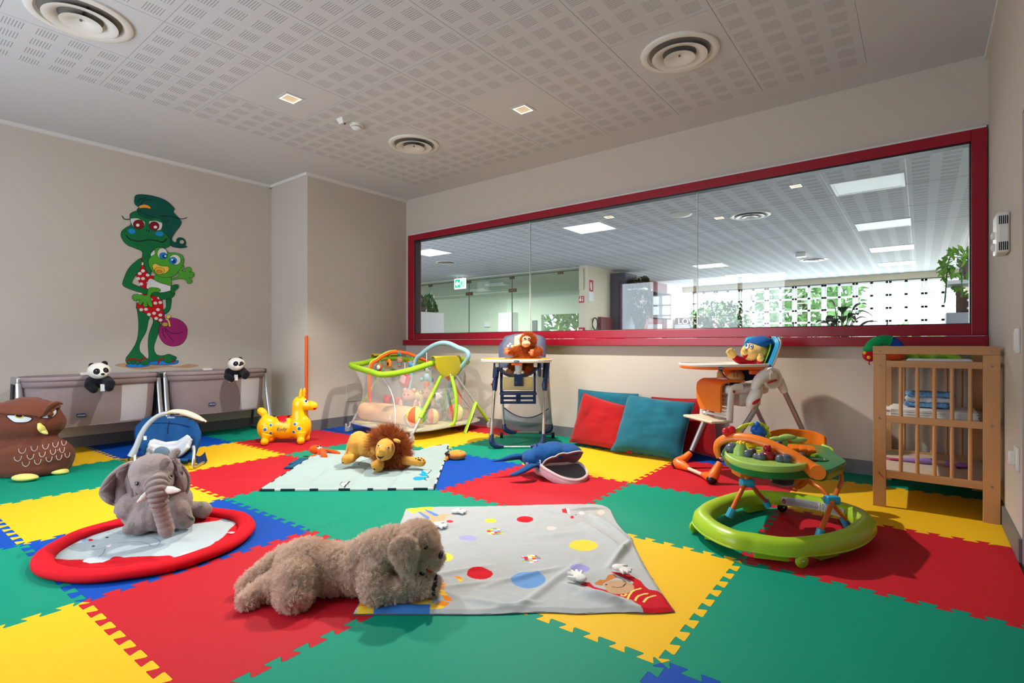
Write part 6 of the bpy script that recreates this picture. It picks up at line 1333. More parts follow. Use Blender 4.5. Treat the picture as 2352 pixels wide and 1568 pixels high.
# --- pale quilted mat
qc = [F(598,1128), F(996,1125), F(1030,1036), F(736,1037)]; QC = (qc[0]+qc[2])/2
t = thing('quilted_mat', 'pale mint quilted play mat under the plush lion', 'play mat', (QC.x,QC.y,0))
qc[3] = qc[0]+(qc[2]-qc[1])*1.0+(qc[3]-(qc[0]+qc[2]-qc[1]))*.5
NU, NV = 200, 200
V = np.empty(((NU+1)*(NV+1), 3)); k = 0
def quilt(a, c):
    p = (qc[0]*(1-a)+qc[1]*a)*(1-c)+(qc[3]*(1-a)+qc[2]*a)*c; s = abs(math.sin(PI*a*4))**.45; q = abs(math.sin(PI*c*4))**.45; ed = min(1, min(a, 1-a, c, 1-c)*26)
    lift = .05*max(0, 1-((1-a)**2+(1-c)**2)/.045)
    z = .012+.020*s*q*ed**.5+.0045*mnoise.noise(Vector((a*7, c*34, 1)))*ed+.003*mnoise.noise(Vector((a*16, c*60, 3)))*ed
    return Vector((p.x, p.y, z+lift))
for j in range(NV+1):
    for i in range(NU+1): p = quilt(i/NU, j/NV); V[k] = (p.x-QC.x, p.y-QC.y, p.z); k += 1
w_ = NU+1; fs = [(j*w_+i, j*w_+i+1, (j+1)*w_+i+1, (j+1)*w_+i) for j in range(NV) for i in range(NU)]
me = bpy.data.meshes.new('quilt_top'); me.from_pydata(V.tolist(), [], fs); me.update(); wx, wy = V[:,0]+QC.x, V[:,1]+QC.y
L1 = lambda pts: [(760+x/6.918, 970+y/6.918) for x, y in pts]; zq = .03
QR = [(mf(L1([(1305,885),(1330,858),(1400,850),(1550,845),(1545,860),(1500,880),(1490,910),(1430,925),(1340,928),(1310,912)]), zq),(24,150,190)), (mf(L1([(1395,805),(1440,800),(1425,748),(1470,772),(1535,800),(1525,822),(1440,822)]), zq),(24,150,190)), (strokes(L1([(1540,800),(1590,770),(1595,755),(1565,748)]), .004, zq),(50,50,50)), (strokes(L1([(1535,815),(1550,845),(1550,862),(1505,880),(1495,900),(1520,925)]), .004, zq),(50,50,50)), (mf(L1([(150,965),(180,940),(260,935),(225,1005),(165,990)]), zq),(232,214,212)), (strokes(L1([(205,1015),(250,970),(300,920)]), .005, zq),(50,50,50)), (strokes(L1([(225,1000),(160,985),(148,965),(180,940),(240,942)]), .003, zq),(50,50,50)), (strokes(L1([(600,580),(500,610),(440,645),(455,660)]), .004, zq),(50,50,50)), (strokes(L1([(1195,480),(1220,520),(1190,560)]), .004, zq),(50,50,50))]
colour_attr(me, (158,178,178), QR, (wx, wy)); part('quilt_top', me, fabric('quilt_cloth', (255,255,255), attr='Col', bump=(70,.3,.003), noise=None), t, ang=0)
edge_ = [quilt(a, 0) for a in np.linspace(0,1,61)]+[quilt(1, c) for c in np.linspace(0,1,61)][1:]+[quilt(1-a, 1) for a in np.linspace(0,1,61)][1:]+[quilt(0, 1-c) for c in np.linspace(0,1,61)][1:-1]
b = MB(); P_ = [p-Vector((QC.x,QC.y,.004)) for p in edge_]; seq = [5,2,5,5,3,7,4,6,2,5,3,6]; i = 0; k = 0
while i < len(P_):
    n_ = seq[k % len(seq)]; b.cur = k % 2; b.tube([P_[(i+q) % len(P_)] for q in range(min(n_, len(P_)-i)+1)], .009, 8, flat=(1,.8)); i += n_; k += 1
part('striped_binding', b, [fabric('binding_dark', (36,56,64)), fabric('binding_white', (220,222,218))], t)
part('underside', MB().prism([(p.x-QC.x, p.y-QC.y) for p in edge_], .006, z0=.001), fabric('binding_dark', ()), t, smooth=False)
# ---------------------------------------------------------------- mural on the left wall (its own generic frogs)
mu = thing('wall_mural', 'painted mural of a green frog mother holding a baby frog', 'mural', (XL,1.87,0))
MP = lambda x, y: LW(250+x/3.648, 430+y/3.648)-Vector((XL,1.87,0))
pal = {}; mb = MB(); plist = []; layer = [0]
def ink(rgb):
    k = 'paint_%d_%d_%d' % rgb
    if rgb not in pal: pal[rgb] = len(plist); plist.append(mat(k, rgb, .7, spec=.25, noise=(5,.12)))
    return pal[rgb]
def paint(pts, rgb, sm=5, outline=None):
    if outline: paint_line(pts, outline, sm, True)
    P = [MP(x, y) for x, y in pts]; P = spline(P, sm, closed=True) if sm else P
    layer[0] += 1; d = .0006+layer[0]*.00008
    mb.add([Vector((d, p.y, p.z)) for p in P], [tuple(range(len(P)))], ink(rgb))
def paint_line(pts, w, sm=5, closed=False, rgb=(14,30,26)):
    P = [MP(x, y) for x, y in pts]; P = spline(P, sm, closed) if sm else P; layer[0] += 1; d = .0006+layer[0]*.00008; n = len(P); L_ = []; R2 = []
    for i in range(n):
        e = P[(i+1) % n]-P[i-1] if closed else P[min(i+1, n-1)]-P[max(i-1, 0)]; q = Vector((0,-e.z,e.y)); q = q.normalized()*w if q.length > 1e-9 else q; L_.append(Vector((d,P[i].y,P[i].z))+q); R2.append(Vector((d,P[i].y,P[i].z))-q)
    for i in range(n if closed else n-1): j = (i+1) % n; mb.add([L_[i], L_[j], R2[j], R2[i]], [(0,1,2,3)], ink(rgb))
def pell(x, y, a, b, rgb, rot=0., o=None): paint([(x+a*math.cos(t_)*math.cos(rot)-b*math.sin(t_)*math.sin(rot), y+a*math.cos(t_)*math.sin(rot)+b*math.sin(t_)*math.cos(rot)) for t_ in np.linspace(0, 2*PI, 13)[:-1]], rgb, 4, o)
O = .0035; GR = (18,112,62); DG = (8,84,72); LG = (78,164,52); BLU = (20,140,210)
paint([(50,1490),(150,1470),(400,1475),(560,1500),(660,1480),(745,1490),(740,1500),(640,1512),(500,1505),(380,1520),(250,1525),(120,1508)], (190,150,118))
paint([(235,1000),(240,1040),(250,1130),(245,1240),(220,1320),(175,1390),(145,1430),(150,1470),(200,1490),(330,1480),(300,1420),(258,1370),(262,1300),(310,1210),(330,1120),(335,1080)], GR, 5, O)
paint([(370,1090),(372,1130),(340,1220),(330,1300),(335,1400),(340,1470),(450,1480),(545,1470),(555,1420),(500,1405),(430,1410),(390,1390),(378,1330),(410,1230),(430,1140)], GR, 5, O)
for x0, x1, y in ((150,338,1490),(340,578,1470)): paint([(x0,y-4),(x0+60,y-14),(x1-40,y-12),(x1,y-20),(x1-2,y+2),(x1-60,y+14),(x0+60,y+16),(x0+4,y+10)], (30,130,220), 5, O)
for x, y, r in ((172,1465,16),(205,1468,17),(240,1470,18),(300,1460,36),(500,1435,44),(548,1430,18)): pell(x, y, r, r*.85, GR, 0, O)
for s_ in ([(150,1455),(190,1435),(260,1450),(310,1425)],[(410,1480),(425,1450),(455,1432)],[(540,1472),(545,1450)]): paint_line(s_, .010, 5, False, (150,30,30))
# far arm and hand bag
paint([(480,930),(520,925),(515,1010),(490,1050),(460,1062),(450,1030),(480,1005)], GR, 5, O)
paint([(455,1035),(470,1100),(500,1090),(590,1110),(650,1170),(650,1250),(610,1310),(540,1330),(470,1310),(425,1250),(420,1190),(440,1140)], (160,36,110), 5, O)
for s_ in ([(470,1170),(500,1210),(560,1225),(620,1210)],[(460,1175),(490,1230),(540,1285)],[(450,1180),(455,1230),(480,1270)]): paint_line(s_, .003, 5)
pell(470,1148,24,16,(200,170,70),0,O); paint_line([(478,1100),(500,1120),(510,1165)], .008, 5, False, (220,200,90)); paint([(478,1085),(500,1068),(520,1078),(500,1100)], (226,214,110), 2, O)
# dress with white dots
paint([(272,590),(300,690),(345,735),(385,760),(400,860),(440,930),(450,1010),(440,1130),(340,1075),(240,1010),(235,960),(255,870),(262,820),(225,720),(240,660)], (200,16,28), 4, O)
for x, y in ((275,640),(285,700),(258,722),(325,735),(285,765),(270,810),(262,890),(330,800),(350,940),(388,970),(430,965),(300,985),(410,1025),(378,1055),(270,1025),(335,1065),(310,1022),(430,1070),(395,1098),(432,1112),(420,925),(250,960),(245,765)): pell(x, y, 16, 12.5, (226,226,222))
# near arm
paint([(268,600),(215,630),(160,690),(125,770),(118,820),(170,850),(260,880),(330,900),(410,915),(440,940),(530,920),(548,880),(500,865),(440,880),(380,872),(300,850),(220,820),(190,800),(215,745),(262,680)], GR, 5, O)
# head
paint([(175,240),(190,215),(240,200),(300,230),(430,260),(470,380),(515,440),(510,490),(450,515),(380,540),(360,660),(345,730),(310,690),(280,600),(278,540),(220,510),(150,480),(105,420),(108,370),(150,335),(185,310)], GR, 5, O)
paint([(225,70),(270,62),(370,75),(470,110),(545,175),(540,210),(600,280),(595,320),(550,380),(525,430),(545,460),(600,460),(640,460),(620,490),(655,497),(600,508),(520,490),(515,430),(450,360),(440,300),(430,262),(340,265),(260,235),(235,190),(250,170),(218,140),(215,100)], DG, 5, O)
paint([(565,450),(580,425),(620,428),(642,462),(630,495),(590,500),(570,480)], DG, 5, O); pell(610,458,18,16,(190,176,156),0,O)
paint([(250,160),(290,145),(330,155),(350,178),(300,172),(260,175)], (240,160,60), 4, O)
for s_ in ([(240,130),(260,100),(310,90)],[(265,150),(290,110),(350,105)],[(240,190),(300,230),(400,255)]): paint_line(s_, .003, 5)
paint_line([(108,240),(130,268),(180,268)], .004); paint_line([(430,240),(520,245),(600,265),(655,255)], .004); paint_line([(440,280),(480,295),(495,270)], .003)
paint([(183,262),(230,256),(275,268),(298,295),(290,330),(240,348),(205,330),(185,295)], (222,224,222), 4, O); paint([(338,285),(390,278),(430,285),(445,310),(435,350),(400,360),(350,335)], (222,224,222), 4, O)
pell(248,312,44,38,(126,22,34),0,O); pell(240,318,14,13,(236,232,226)); pell(378,325,40,36,(126,22,40),.2,O); pell(388,334,15,12,(236,232,226))
paint([(180,262),(240,240),(300,262),(298,290),(240,262)], GR, 4); paint([(335,285),(390,258),(448,285),(445,300),(390,282)], GR, 4)
pell(190,368,30,22,BLU,.2); pell(420,390,34,20,BLU,.1); pell(314,362,5,8,(10,50,30)); pell(334,364,5,8,(10,50,30))
paint_line([(142,402),(175,435),(250,452),(330,440),(400,448),(450,460),(482,432)], .005)
# baby
paint([(350,560),(375,530),(400,530),(430,575),(360,580)], (222,224,222), 4, O)
paint([(385,740),(370,770),(330,780),(318,830),(345,850),(420,850),(470,870),(515,850),(520,780),(520,760),(470,745)], LG, 4, O)
paint([(520,770),(580,740),(575,690),(580,660),(620,655),(625,685),(605,700),(640,705),(640,680),(670,668),(690,690),(670,712),(700,710),(710,740),(690,758),(665,755),(690,775),(690,800),(660,805),(640,775),(590,765),(540,775)], LG, 4, O)
paint([(385,520),(410,505),(460,510),(495,550),(540,550),(600,565),(625,610),(610,660),(580,700),(540,745),(460,755),(390,730),(340,670),(332,610),(355,580),(385,560)], LG, 5, O)
pell(445,555,40,44,(226,228,226),0,O); pell(552,607,46,40,(226,228,226),.4,O); pell(455,575,32,26,BLU,0,O); pell(535,615,30,28,BLU,0,O); pell(462,580,18,16,(14,60,140)); pell(540,620,17,16,(14,60,140)); pell(470,577,8,8,(236,236,236)); pell(528,608,8,8,(236,236,236))
paint([(365,655),(390,640),(430,660),(490,665),(500,690),(470,718),(420,722),(375,690)], (232,200,80), 4, O); paint([(385,690),(400,675),(450,680),(460,705),(430,728),(395,718)], (236,190,60), 4, O); pell(420,705,22,10,(206,150,50),0,O)
paint([(345,765),(420,800),(515,830),(520,860),(440,880),(380,870),(320,850),(318,810)], (228,228,230), 4, O)
paint([(520,830),(570,815),(578,840),(545,870),(545,900),(520,880)], GR, 4, O)
paint([(330,850),(370,840),(420,850),(425,872),(370,880),(345,910),(355,960),(360,1000),(335,995),(315,960),(320,995),(290,998),(285,960),(265,985),(240,970),(260,940),(215,950),(195,925),(210,900),(270,900),(315,905)], LG, 4, O)
part('painting', mb, plist, mu, smooth=False)
# ---------------------------------------------------------------- plush toys
from mathutils.bvhtree import BVHTree
class Surf:
    """finds points on an object's skin as seen from the photographer, in the toy's local frame"""
    def __init__(s, fr, *obs):
        vs, fs = [], []
        for o in obs:
            k = len(vs); me = o.data; M = Matrix.LocRotScale(o.location, o.rotation_euler, None) if o.parent else Matrix.Identity(4)
            vs += [M @ v.co for v in me.vertices]; fs += [tuple(i+k for i in p.vertices) for p in me.polygons]
        s.t = BVHTree.FromPolygons(vs, fs); s.fr = fr; s.c = fr.P(CX, VH, -fr.d0)
    def at(s, u, v, off=.0):
        d = (s.fr.P(u, v, 0)-s.c).normalized(); h, n, i, dist = s.t.ray_cast(s.c, d)
        if h is None: h, n, i, dist = s.t.find_nearest(s.fr.P(u, v, 0))
        if n.dot(d) > 0: n = -n
        return h+n*off
    def hit(s, u, v):
        d = (s.fr.P(u, v, 0)-s.c).normalized(); return s.t.ray_cast(s.c, d)[0] is not None
    def disc(s, b, u, v, ra, rb=None, rot=0., off=.0015, rings=4, n=24, dome=0.):
        rb = rb or ra; V = [s.at(u, v, off+dome)]; fs = []
        for k in range(1, rings+1):
            f = k/rings
            for j in range(n):
                a = 2*PI*j/n; x, y = ra*f*math.cos(a), rb*f*math.sin(a); V.append(s.at(u+x*math.cos(rot)-y*math.sin(rot), v+x*math.sin(rot)+y*math.cos(rot), off*(1 if k < rings else .1)+dome*(1-f*f)))
        for j in range(n): fs.append((0, 1+j, 1+(j+1) % n))
        for k in range(rings-1):
            for j in range(n): fs.append((1+k*n+j, 1+(k+1)*n+j, 1+(k+1)*n+(j+1) % n, 1+k*n+(j+1) % n))
        return b.add(V, fs)
    def patch(s, b, pts, off=.0015, rings=5, sm=4):
        P = [Vector((x, y, 0)) for x, y in pts]; P = spline(P, sm, closed=True) if sm else P; n = len(P); c = sum(P, Vector())/n; V = [s.at(c.x, c.y, off)]; fs = []
        for k in range(1, rings+1):
            for p in P: q = c+(p-c)*(k/rings); V.append(s.at(q.x, q.y, off*(1 if k < rings else .1)))
        for j in range(n): fs.append((0, 1+j, 1+(j+1) % n))
        for k in range(rings-1):
            for j in range(n): fs.append((1+k*n+j, 1+(k+1)*n+j, 1+(k+1)*n+(j+1) % n, 1+k*n+(j+1) % n))
        return b.add(V, fs)
    def line(s, b, pts, r, off=.0, sm=6, closed=False):
        P = spline([Vector((x, y, 0)) for x, y in pts], sm, closed); return b.tube([s.at(p.x, p.y, off) for p in P], r, 6, closed=closed)
def K(x0, y0, k): return lambda x, y: (x0+x/k, y0+y/k)
m_eyeb = plastic('eye_black', (16,15,18), .12); m_eyew = plastic('eye_white', (232,232,230), .3)
# ---- owl
m_owl = plush('owl_brown', (112,64,48)); m_owl2 = plush('owl_brown_brow', (116,66,50)); m_oy = plush('owl_yellow', (222,216,120)); m_ow = fabric('owl_eye_white', (218,222,226)); m_oring = fabric('owl_eye_ring', (214,190,60)); m_oink = fabric('owl_navy', (30,30,44)); m_ost = fabric('owl_stitch', (206,194,190))
fr = Frame(75,1098); k = K(0,780,3.675); T = lambda x, y, d=0.: fr.P(*k(x, y), d); R = lambda q, d=0.: fr.R(q/3.675, d)
t = thing('owl_cushion', 'big brown plush owl with angry eyes at the left edge', 'soft toy', fr.o, TH)
b = MB(); b.ell(T(250,985,.17), (R(372),.20,R(205))).ell(T(250,1060,.16), (R(340),.19,R(130))).ell(T(220,700,.19), (R(318),.19,R(180))).ell(T(230,640,.19), (R(280),.17,R(140))).ell(T(230,850,.19), (R(240),.15,R(110)))
body = soft('body', b, m_owl, t, voxel=.012, smooth=6, zmin=.004, fn=wrinkle(.004, 12)); sf = Surf(fr, body)
def browf(a, c):
    x = -200+760*a; lowb = 622+46*min(1, max(0, (a*760-200)/530))*1.0 if x < 330 else 665-(x-330)*.56; top = 520-26*math.sin(PI*min(1, max(0, (x+60)/560)))+(.0)*a
    y = top+(lowb-top)*c; p = sf.at(*k(min(max(x, -250), 520), max(y, 512)), .014+.010*(1-abs(2*c-1))); return p
brow = part('brow', MB().sheet(browf, 40, 14, .012), m_owl2, t, ang=0)
part('ear_tuft', MB().tube(spline([T(380,620,.02), T(440,555,.02), T(490,535,.04), T(530,540,.05)], 5), [R(22),R(42),R(28),R(10)], 12, flat=(.6,1)), m_owl2, t)
for pts, ic, ir in (([(58,640),(160,640),(268,660),(240,692),(170,700),(110,690)],(165,645),34),([(350,655),(400,620),(470,575),(474,620),(440,655),(390,664)],(420,607),26)):
    b = MB(); sf.patch(b, [k(x, y) for x, y in pts], .004); e = part('eye_white', b, m_ow, t, ang=0)
    b = MB(); sf.disc(b, *k(*ic), (ir+10)/3.675, (ir*.5+8)/3.675, off=.007, rot=-.3 if ic[0] > 300 else .1); part('iris_ring', b, m_oring, e, ang=0)
    b = MB(); sf.disc(b, *k(ic[0], ic[1]-2), ir/3.675, ir*.5/3.675, off=.009, rot=-.3 if ic[0] > 300 else .1); part('pupil', b, m_oink, e, ang=0); b = MB(); sf.line(b, [k(x, y) for x, y in pts], .0022, .004, closed=True); part('eye_seam', b, m_oink, e)
b = MB(); n0 = sf.at(*k(330,700)); b.tube(spline([sf.at(*k(330,705), .004), sf.at(*k(345,735), .022), sf.at(*k(375,765), .030), T(398,792,-.02)], 5), [R(12),R(30),R(26),R(7)], 12, flat=(.6,1)); part('beak', b, m_oy, t)
b = MB()
for row in ([(190,935),(292,915),(386,900),(468,884),(540,868)],[(152,1000),(258,985),(357,965),(448,945),(524,930)],[(220,1045),(320,1027),(415,1005),(498,990),(568,970)]):
    for i, (x, y) in enumerate(row): s_ = 31-2.5*i; sf.line(b, [k(x-s_, y-14), k(x-s_*.8, y+12), k(x, y+24), k(x+s_*.75, y+8), k(x+s_, y-20)], .0024, .0015, 4)
part('feather_stitch', b, m_ost, t)
for x, y, w in ((212,1162,100),(492,1105,80)): part('foot', MB().ell(fr.G(*k(x, y), .026), (R(w),.06,.026), rotm(0,.04 if x < 300 else .2,0)), m_oy, t)
# ---- pandas
m_pw = plush('panda_white', (222,220,214)); m_pb = plush('panda_black', (26,26,32)); m_ptag = fabric('tag_white', (226,228,222))
def panda(u, v, z, kk, pts, label):
    fr = Frame(u, v, z); T = lambda x, y, d=0.: fr.P(*kk(x, y), d); s = 1/(pts['s']); R = lambda q, d=0.: fr.R(q/pts['s'], d)
    t = thing('panda_plush', label, 'soft toy', fr.o, TH, 'plush pandas hanging over the cribs')
    hx, hy, hr = pts['head']; b = MB(); b.ell(T(hx, hy, -.02), (R(hr*1.12),R(hr*1.05),R(hr*.93))).ell(T(hx+hr*.25*pts['f'], hy+hr*.35, -.02-R(hr*.7)), (R(hr*.62),R(hr*.5),R(hr*.48)))
    head = soft('head', b, m_pw, t, voxel=.006, smooth=4); sf = Surf(fr, head)
    b = MB(); 
    for ax, ay in pts['ears']: b.ell(T(ax, ay, .0), (R(hr*.36),R(hr*.18),R(hr*.34)))
    for ax, ay in pts['ears']: part('ear', MB().ell(T(ax, ay, .0), (R(hr*.36),R(hr*.2),R(hr*.34))), m_pb, t)
    b = MB(); cx_, cy_ = hx-hr*.05, hy+hr*1.35
    b.ell(T(cx_, cy_-hr*.1, .03), (R(hr*1.35),R(hr*.9),R(hr*.75)))
    for arm in pts['arms']: b.cap([T(x, y, d) for x, y, d in arm], [R(hr*.52),R(hr*.50),R(hr*.44)][:len(arm)])
    part_ = soft('body', b, m_pb, t, voxel=.007, smooth=4)
    for ex, ey, er, ro in pts['eyes']:
        b = MB(); sf.disc(b, *kk(ex, ey), er*1.15/pts['s'], er/pts['s'], ro, .002); e = part('eye_patch', b, m_pb, t, ang=0); c = sf.at(*kk(ex+2, ey-1), .003); part('eye', MB().ell(c, R(er*.32)), m_eyeb, e); part('eye_glint', MB().ell(c+Vector((R(er*.1),-R(er*.28),R(er*.1))), R(er*.12)), m_eyew, e)
    nx, ny = pts['nose']; b = MB(); sf.disc(b, *kk(nx, ny), hr*.24/pts['s'], hr*.13/pts['s'], 0, .004, dome=.003); part('nose', b, m_eyeb, t, ang=0)
    part('care_tag', MB().sheet(lambda a, c: T(pts['tag'][0]+a*hr*.5, pts['tag'][1]+c*hr*.8, -R(hr*.62)), 2, 4, .002), m_ptag, t); return t
panda(227,868,.715,K(0,780,3.675),dict(s=3.675,f=1,head=(836,262,74),ears=((775,220),(882,203)),arms=([(770,345,.02),(755,385,-.05),(790,420,-.075)],[(900,340,.02),(930,370,-.05),(922,405,-.07)]),eyes=((816,268,26,-.3),(894,257,22,.5)),nose=(868,290),tag=(848,375)),'plush panda hanging over the rim of the left crib, above the owl')
panda(541,856,.715,K(0,780,3.675),dict(s=3.675,f=1,head=(1996,206,60),ears=((1952,178),(2026,165)),arms=([(1930,270,.02),(1922,310,-.03),(1955,332,-.055)],[(2045,260,.02),(2078,290,-.05),(2068,308,-.065)]),eyes=((1990,202,20,-.4),(2040,199,15,.3)),nose=(2026,213),tag=(1978,295)),'plush panda hanging over the rim of the right crib, near the corner')
# ---- bouncy horse
m_ry = plastic('horse_yellow', (246,190,12), .22); m_rr = plastic('horse_red', (190,8,24), .25); m_rb = plastic('horse_blue', (20,110,190), .3)
fr = Frame(655,1017); k = K(580,880,10.456); T = lambda x, y, d=0.: fr.P(*k(x, y), d); R = lambda q, d=0.: fr.R(q/10.456, d)
t = thing('bouncy_horse', 'glossy yellow inflatable bouncy horse with blue dots', 'ride-on toy', fr.o, TH)
D_ = .06; b = MB(); b.ell(T(370,1060,D_), (R(252),R(235),R(300))).ell(T(1150,1020,D_), (R(262),R(240),R(330))).ell(T(760,1055,D_), (R(470),R(205),R(290))).tube(spline([T(1140,860,D_), T(1120,650,D_), T(1130,500,D_)], 5), [R(200),R(165),R(170)], 20).ell(T(1140,490,D_), (R(182),R(160),R(190))).tube(spline([T(1230,520,D_), T(1360,530,D_-.01), T(1450,535,D_-.015)], 5), [R(130),R(112),R(112)], 18).ell(T(1460,545,D_-.015), (R(112),R(100),R(105)))
b.tube(spline([T(310,800,D_), T(270,720,D_), T(200,650,D_)], 5), [R(70),R(92),R(90)], 16).ell(T(205,665,D_), (R(95),R(80),R(92)))
GZ = lambda x, y, z: fr.G(*k(x, y), z)
for x, y in ((290,1400),(1160,1372),(450,1325),(1285,1300)): c = GZ(x, y, .040); b.ell(c, .040); b.tube([c+Vector((0,.01,.02)), c+Vector((.012 if x < 700 else -.012,.03,.07))], [.034,.06], 14)
body = soft('body', b, m_ry, t, voxel=.008, smooth=5, zmin=.003); sf = Surf(fr, body)
for x, y, d in ((1160,200,D_-.02),(1240,180,D_+.04)): part('ear', MB().tube(spline([T(x-10, y+130, d), T(x, y, d), T(x+12, y-72, d)], 6), [R(58),R(52),R(20)], 14, flat=(.6,1)), m_ry, t)
b = MB(); sf.patch(b, [k(x, y) for x, y in ((470,752),(560,790),(630,900),(720,950),(810,910),(860,800),(890,750),(800,768),(650,765))], .003); part('saddle_print', b, m_rr, t, ang=0)
b = MB(); sf.patch(b, [k(x, y) for x, y in ((1290,322),(1340,335),(1372,372),(1330,358))], .003); part('forelock_print', b, m_rr, t, ang=0)
b = MB(); sf.patch(b, [k(x, y) for x, y in ((1460,590),(1530,595),(1500,630),(1470,630))], .003); part('mouth_print', b, m_rr, t, ang=0)
for x, y, r in ((300,1110,44),(437,1003,34),(433,1192,34),(1018,980,36),(1120,1088,48),(990,1168,34)):
    b = MB(); sf.disc(b, *k(x, y), r*1.15/10.456, off=.0008); part('dot_rim', b, m_eyew, t, ang=0); b = MB(); sf.disc(b, *k(x, y), r/10.456, off=.0016); part('blue_dot', b, m_rb, t, ang=0)
b = MB(); sf.disc(b, *k(1282,430), 52/10.456, 50/10.456, off=.003, dome=.004); e = part('eye_white', b, m_eyew, t, ang=0); b = MB(); sf.disc(b, *k(1285,433), 34/10.456, off=.007, dome=.004); part('pupil', b, m_eyeb, e, ang=0); b = MB(); sf.disc(b, *k(1274,422), 9/10.456, off=.0125); part('eye_glint', b, m_eyew, e, ang=0)
tm = textmesh('Rody', 1.0, .0, shear=.25); xs = [v.co.x for v in tm.vertices]; ys = [v.co.y for v in tm.vertices]; x0, x1, y0, y1 = min(xs), max(xs), min(ys), max(ys)
for v in tm.vertices: a = (v.co.x-x0)/(x1-x0); c = (v.co.y-y0)/(y1-y0); v.co = sf.at(*k(580+250*a, 1185-20*a-120*c), .002)
part('lettering', tm, plastic('horse_text', (22,60,110), .3), t, smooth=False)
for x in (1380,1345): b = MB(); sf.line(b, [k(x-10, 470), k(x+6, 540), k(x-6, 630)], .0025, .001); part('bridle_ridge', b, m_ry, t)
# ---- elephant
m_el = plush('elephant_grey', (146,132,130), bump=(120,.7,.006)); m_el2 = plush('elephant_grey_ear', (132,116,116), bump=(120,.7,.006)); m_tusk = plush('tusk_white', (222,212,206)); m_toe = plush('toe_grey', (124,124,114))
fr = Frame(375,1228,.022); k = K(220,1000,6.03); T = lambda x, y, d=0.: fr.P(*k(x, y), d); R = lambda q, d=0.: fr.R(q/6.03, d)
t = thing('elephant_plush', 'grey plush elephant sitting on the round red mat', 'soft toy', fr.o, TH)
b = MB(); b.ell(T(790,960,.11), (R(380,.1),.13,R(290,.1))).ell(T(830,1130,.10), (R(330,.1),.13,R(170,.1))).ell(T(1060,920,.08), (R(250),.11,R(230))).ell(T(540,960,.07), (R(230),.10,R(200)))
GZ = lambda x, y, z: fr.G(*k(x, y), z)
b.ell(GZ(830,1090,.085), (.125,.12,.085)); b.cap([GZ(520,1130,.06), GZ(640,1240,.045), GZ(490,1283,.038)], [.055,.05,.038]); b.cap([GZ(700,1200,.045), GZ(790,1240,.03)], [.045,.03]); b.cap([T(1120,1030,.02), GZ(1190,1140,.058), GZ(1235,1172,.05)], [.06,.057,.048]); b.cap([GZ(1330,1020,.05), GZ(1490,1030,.048)], [.046,.048]); b.cap([GZ(440,1030,.05), GZ(375,1070,.036)], [.045,.036])
body = soft('body', b, m_el, t, voxel=.008, smooth=3, zmin=.004, fn=wrinkle(.006, 20, 3)); sb = Surf(fr, body)
b = MB(); b.ell(T(800,500,.03), (R(310),R(290),R(255))).ell(T(790,640,-.02), (R(270),R(230),R(190))).ell(T(850,700,-.07), (R(150),.06,R(110)))
head = soft('head', b, m_el, t, voxel=.008, smooth=5, fn=wrinkle(.003, 18, 1)); sh = Surf(fr, head)
tp = spline([T(845,640,-.085), T(850,720,-.112), T(858,800,-.125), T(868,890,-.128), T(888,990,-.124), T(915,1090,-.118), T(950,1200,-.112), T(985,1330,-.105)], 16); nt_ = len(tp); rr = []
for i in range(nt_): q = i/(nt_-1); rr.append(R((138-40*min(1, q*1.7)+10*max(0, q-.6))*(.80+(.30 if q < .52 else .10)*abs(math.sin(PI*q*11))**.55+(0 if q < .52 else .07))))
part('trunk', MB().tube(tp, rr, 22).ell(tp[-1], rr[-1]*.98).ell(tp[0]+Vector((0,.02,0)), rr[0]), m_el, t, ang=0)
def earL(a, c):
    ol = [(535,395),(440,400),(300,480),(160,620),(85,760),(100,840),(200,920),(340,950),(460,940),(560,850),(545,720),(500,560)]; P_ = spline([Vector((x, y, 0)) for x, y in ol], 4, closed=True); n = len(P_); q = a*n; i = int(q) % n; f = q-int(q); p = P_[i].lerp(P_[(i+1) % n], f); cc = Vector((360,690,0)); z = cc+(p-cc)*max(c, .01)
    return T(z.x, z.y, .04-.10*max(0, (500-z.x)/420)*.3+.05*(1-c*c)+.012*math.sin(z.x*.03))
part('ear', MB().sheet(earL, 48, 10, .022), m_el2, t, ang=0)
part('ear_hem', MB().tube([earL(a, 1.0) for a in np.linspace(0,1,60)[:-1]], .013, 10, closed=True), m_el, t)
def earR(a, c):
    ol = [(1095,330),(1130,380),(1200,440),(1265,540),(1285,640),(1270,740),(1235,800),(1160,760),(1100,690),(1105,560),(1110,440)]; P_ = spline([Vector((x, y, 0)) for x, y in ol], 4, closed=True); n = len(P_); q = a*n; i = int(q) % n; f = q-int(q); p = P_[i].lerp(P_[(i+1) % n], f); cc = Vector((1175,600,0)); z = cc+(p-cc)*max(c, .01)
    return T(z.x, z.y, .05-.035*(1-c*c)+.04*max(0, (z.x-1150)/120))
part('ear', MB().sheet(earR, 44, 10, .022), m_el, t, ang=0); part('ear_hem', MB().tube([earR(a, 1.0) for a in np.linspace(0,1,56)[:-1]], .011, 10, closed=True), m_el, t)
part('ear_fold', MB().tube(spline([T(1040,290,.03), T(1090,250,.02), T(1130,205,.03)], 6), [R(48),R(70),R(45)], 14, flat=(1,.55)).ell(T(1120,225,.03), (R(52),.018,R(50))), m_el, t)
part('tusk', MB().tube(spline([T(960,755,-.10), T(1060,755,-.13), T(1155,762,-.15)], 6), [R(55),R(48),R(18)], 14).ell(T(1155,762,-.15), R(19)), m_tusk, t); part('tusk', MB().tube(spline([T(720,815,-.11), T(655,865,-.14), T(592,912,-.16)], 6), [R(50),R(42),R(18)], 14).ell(T(592,912,-.16), R(19)), m_tusk, t)
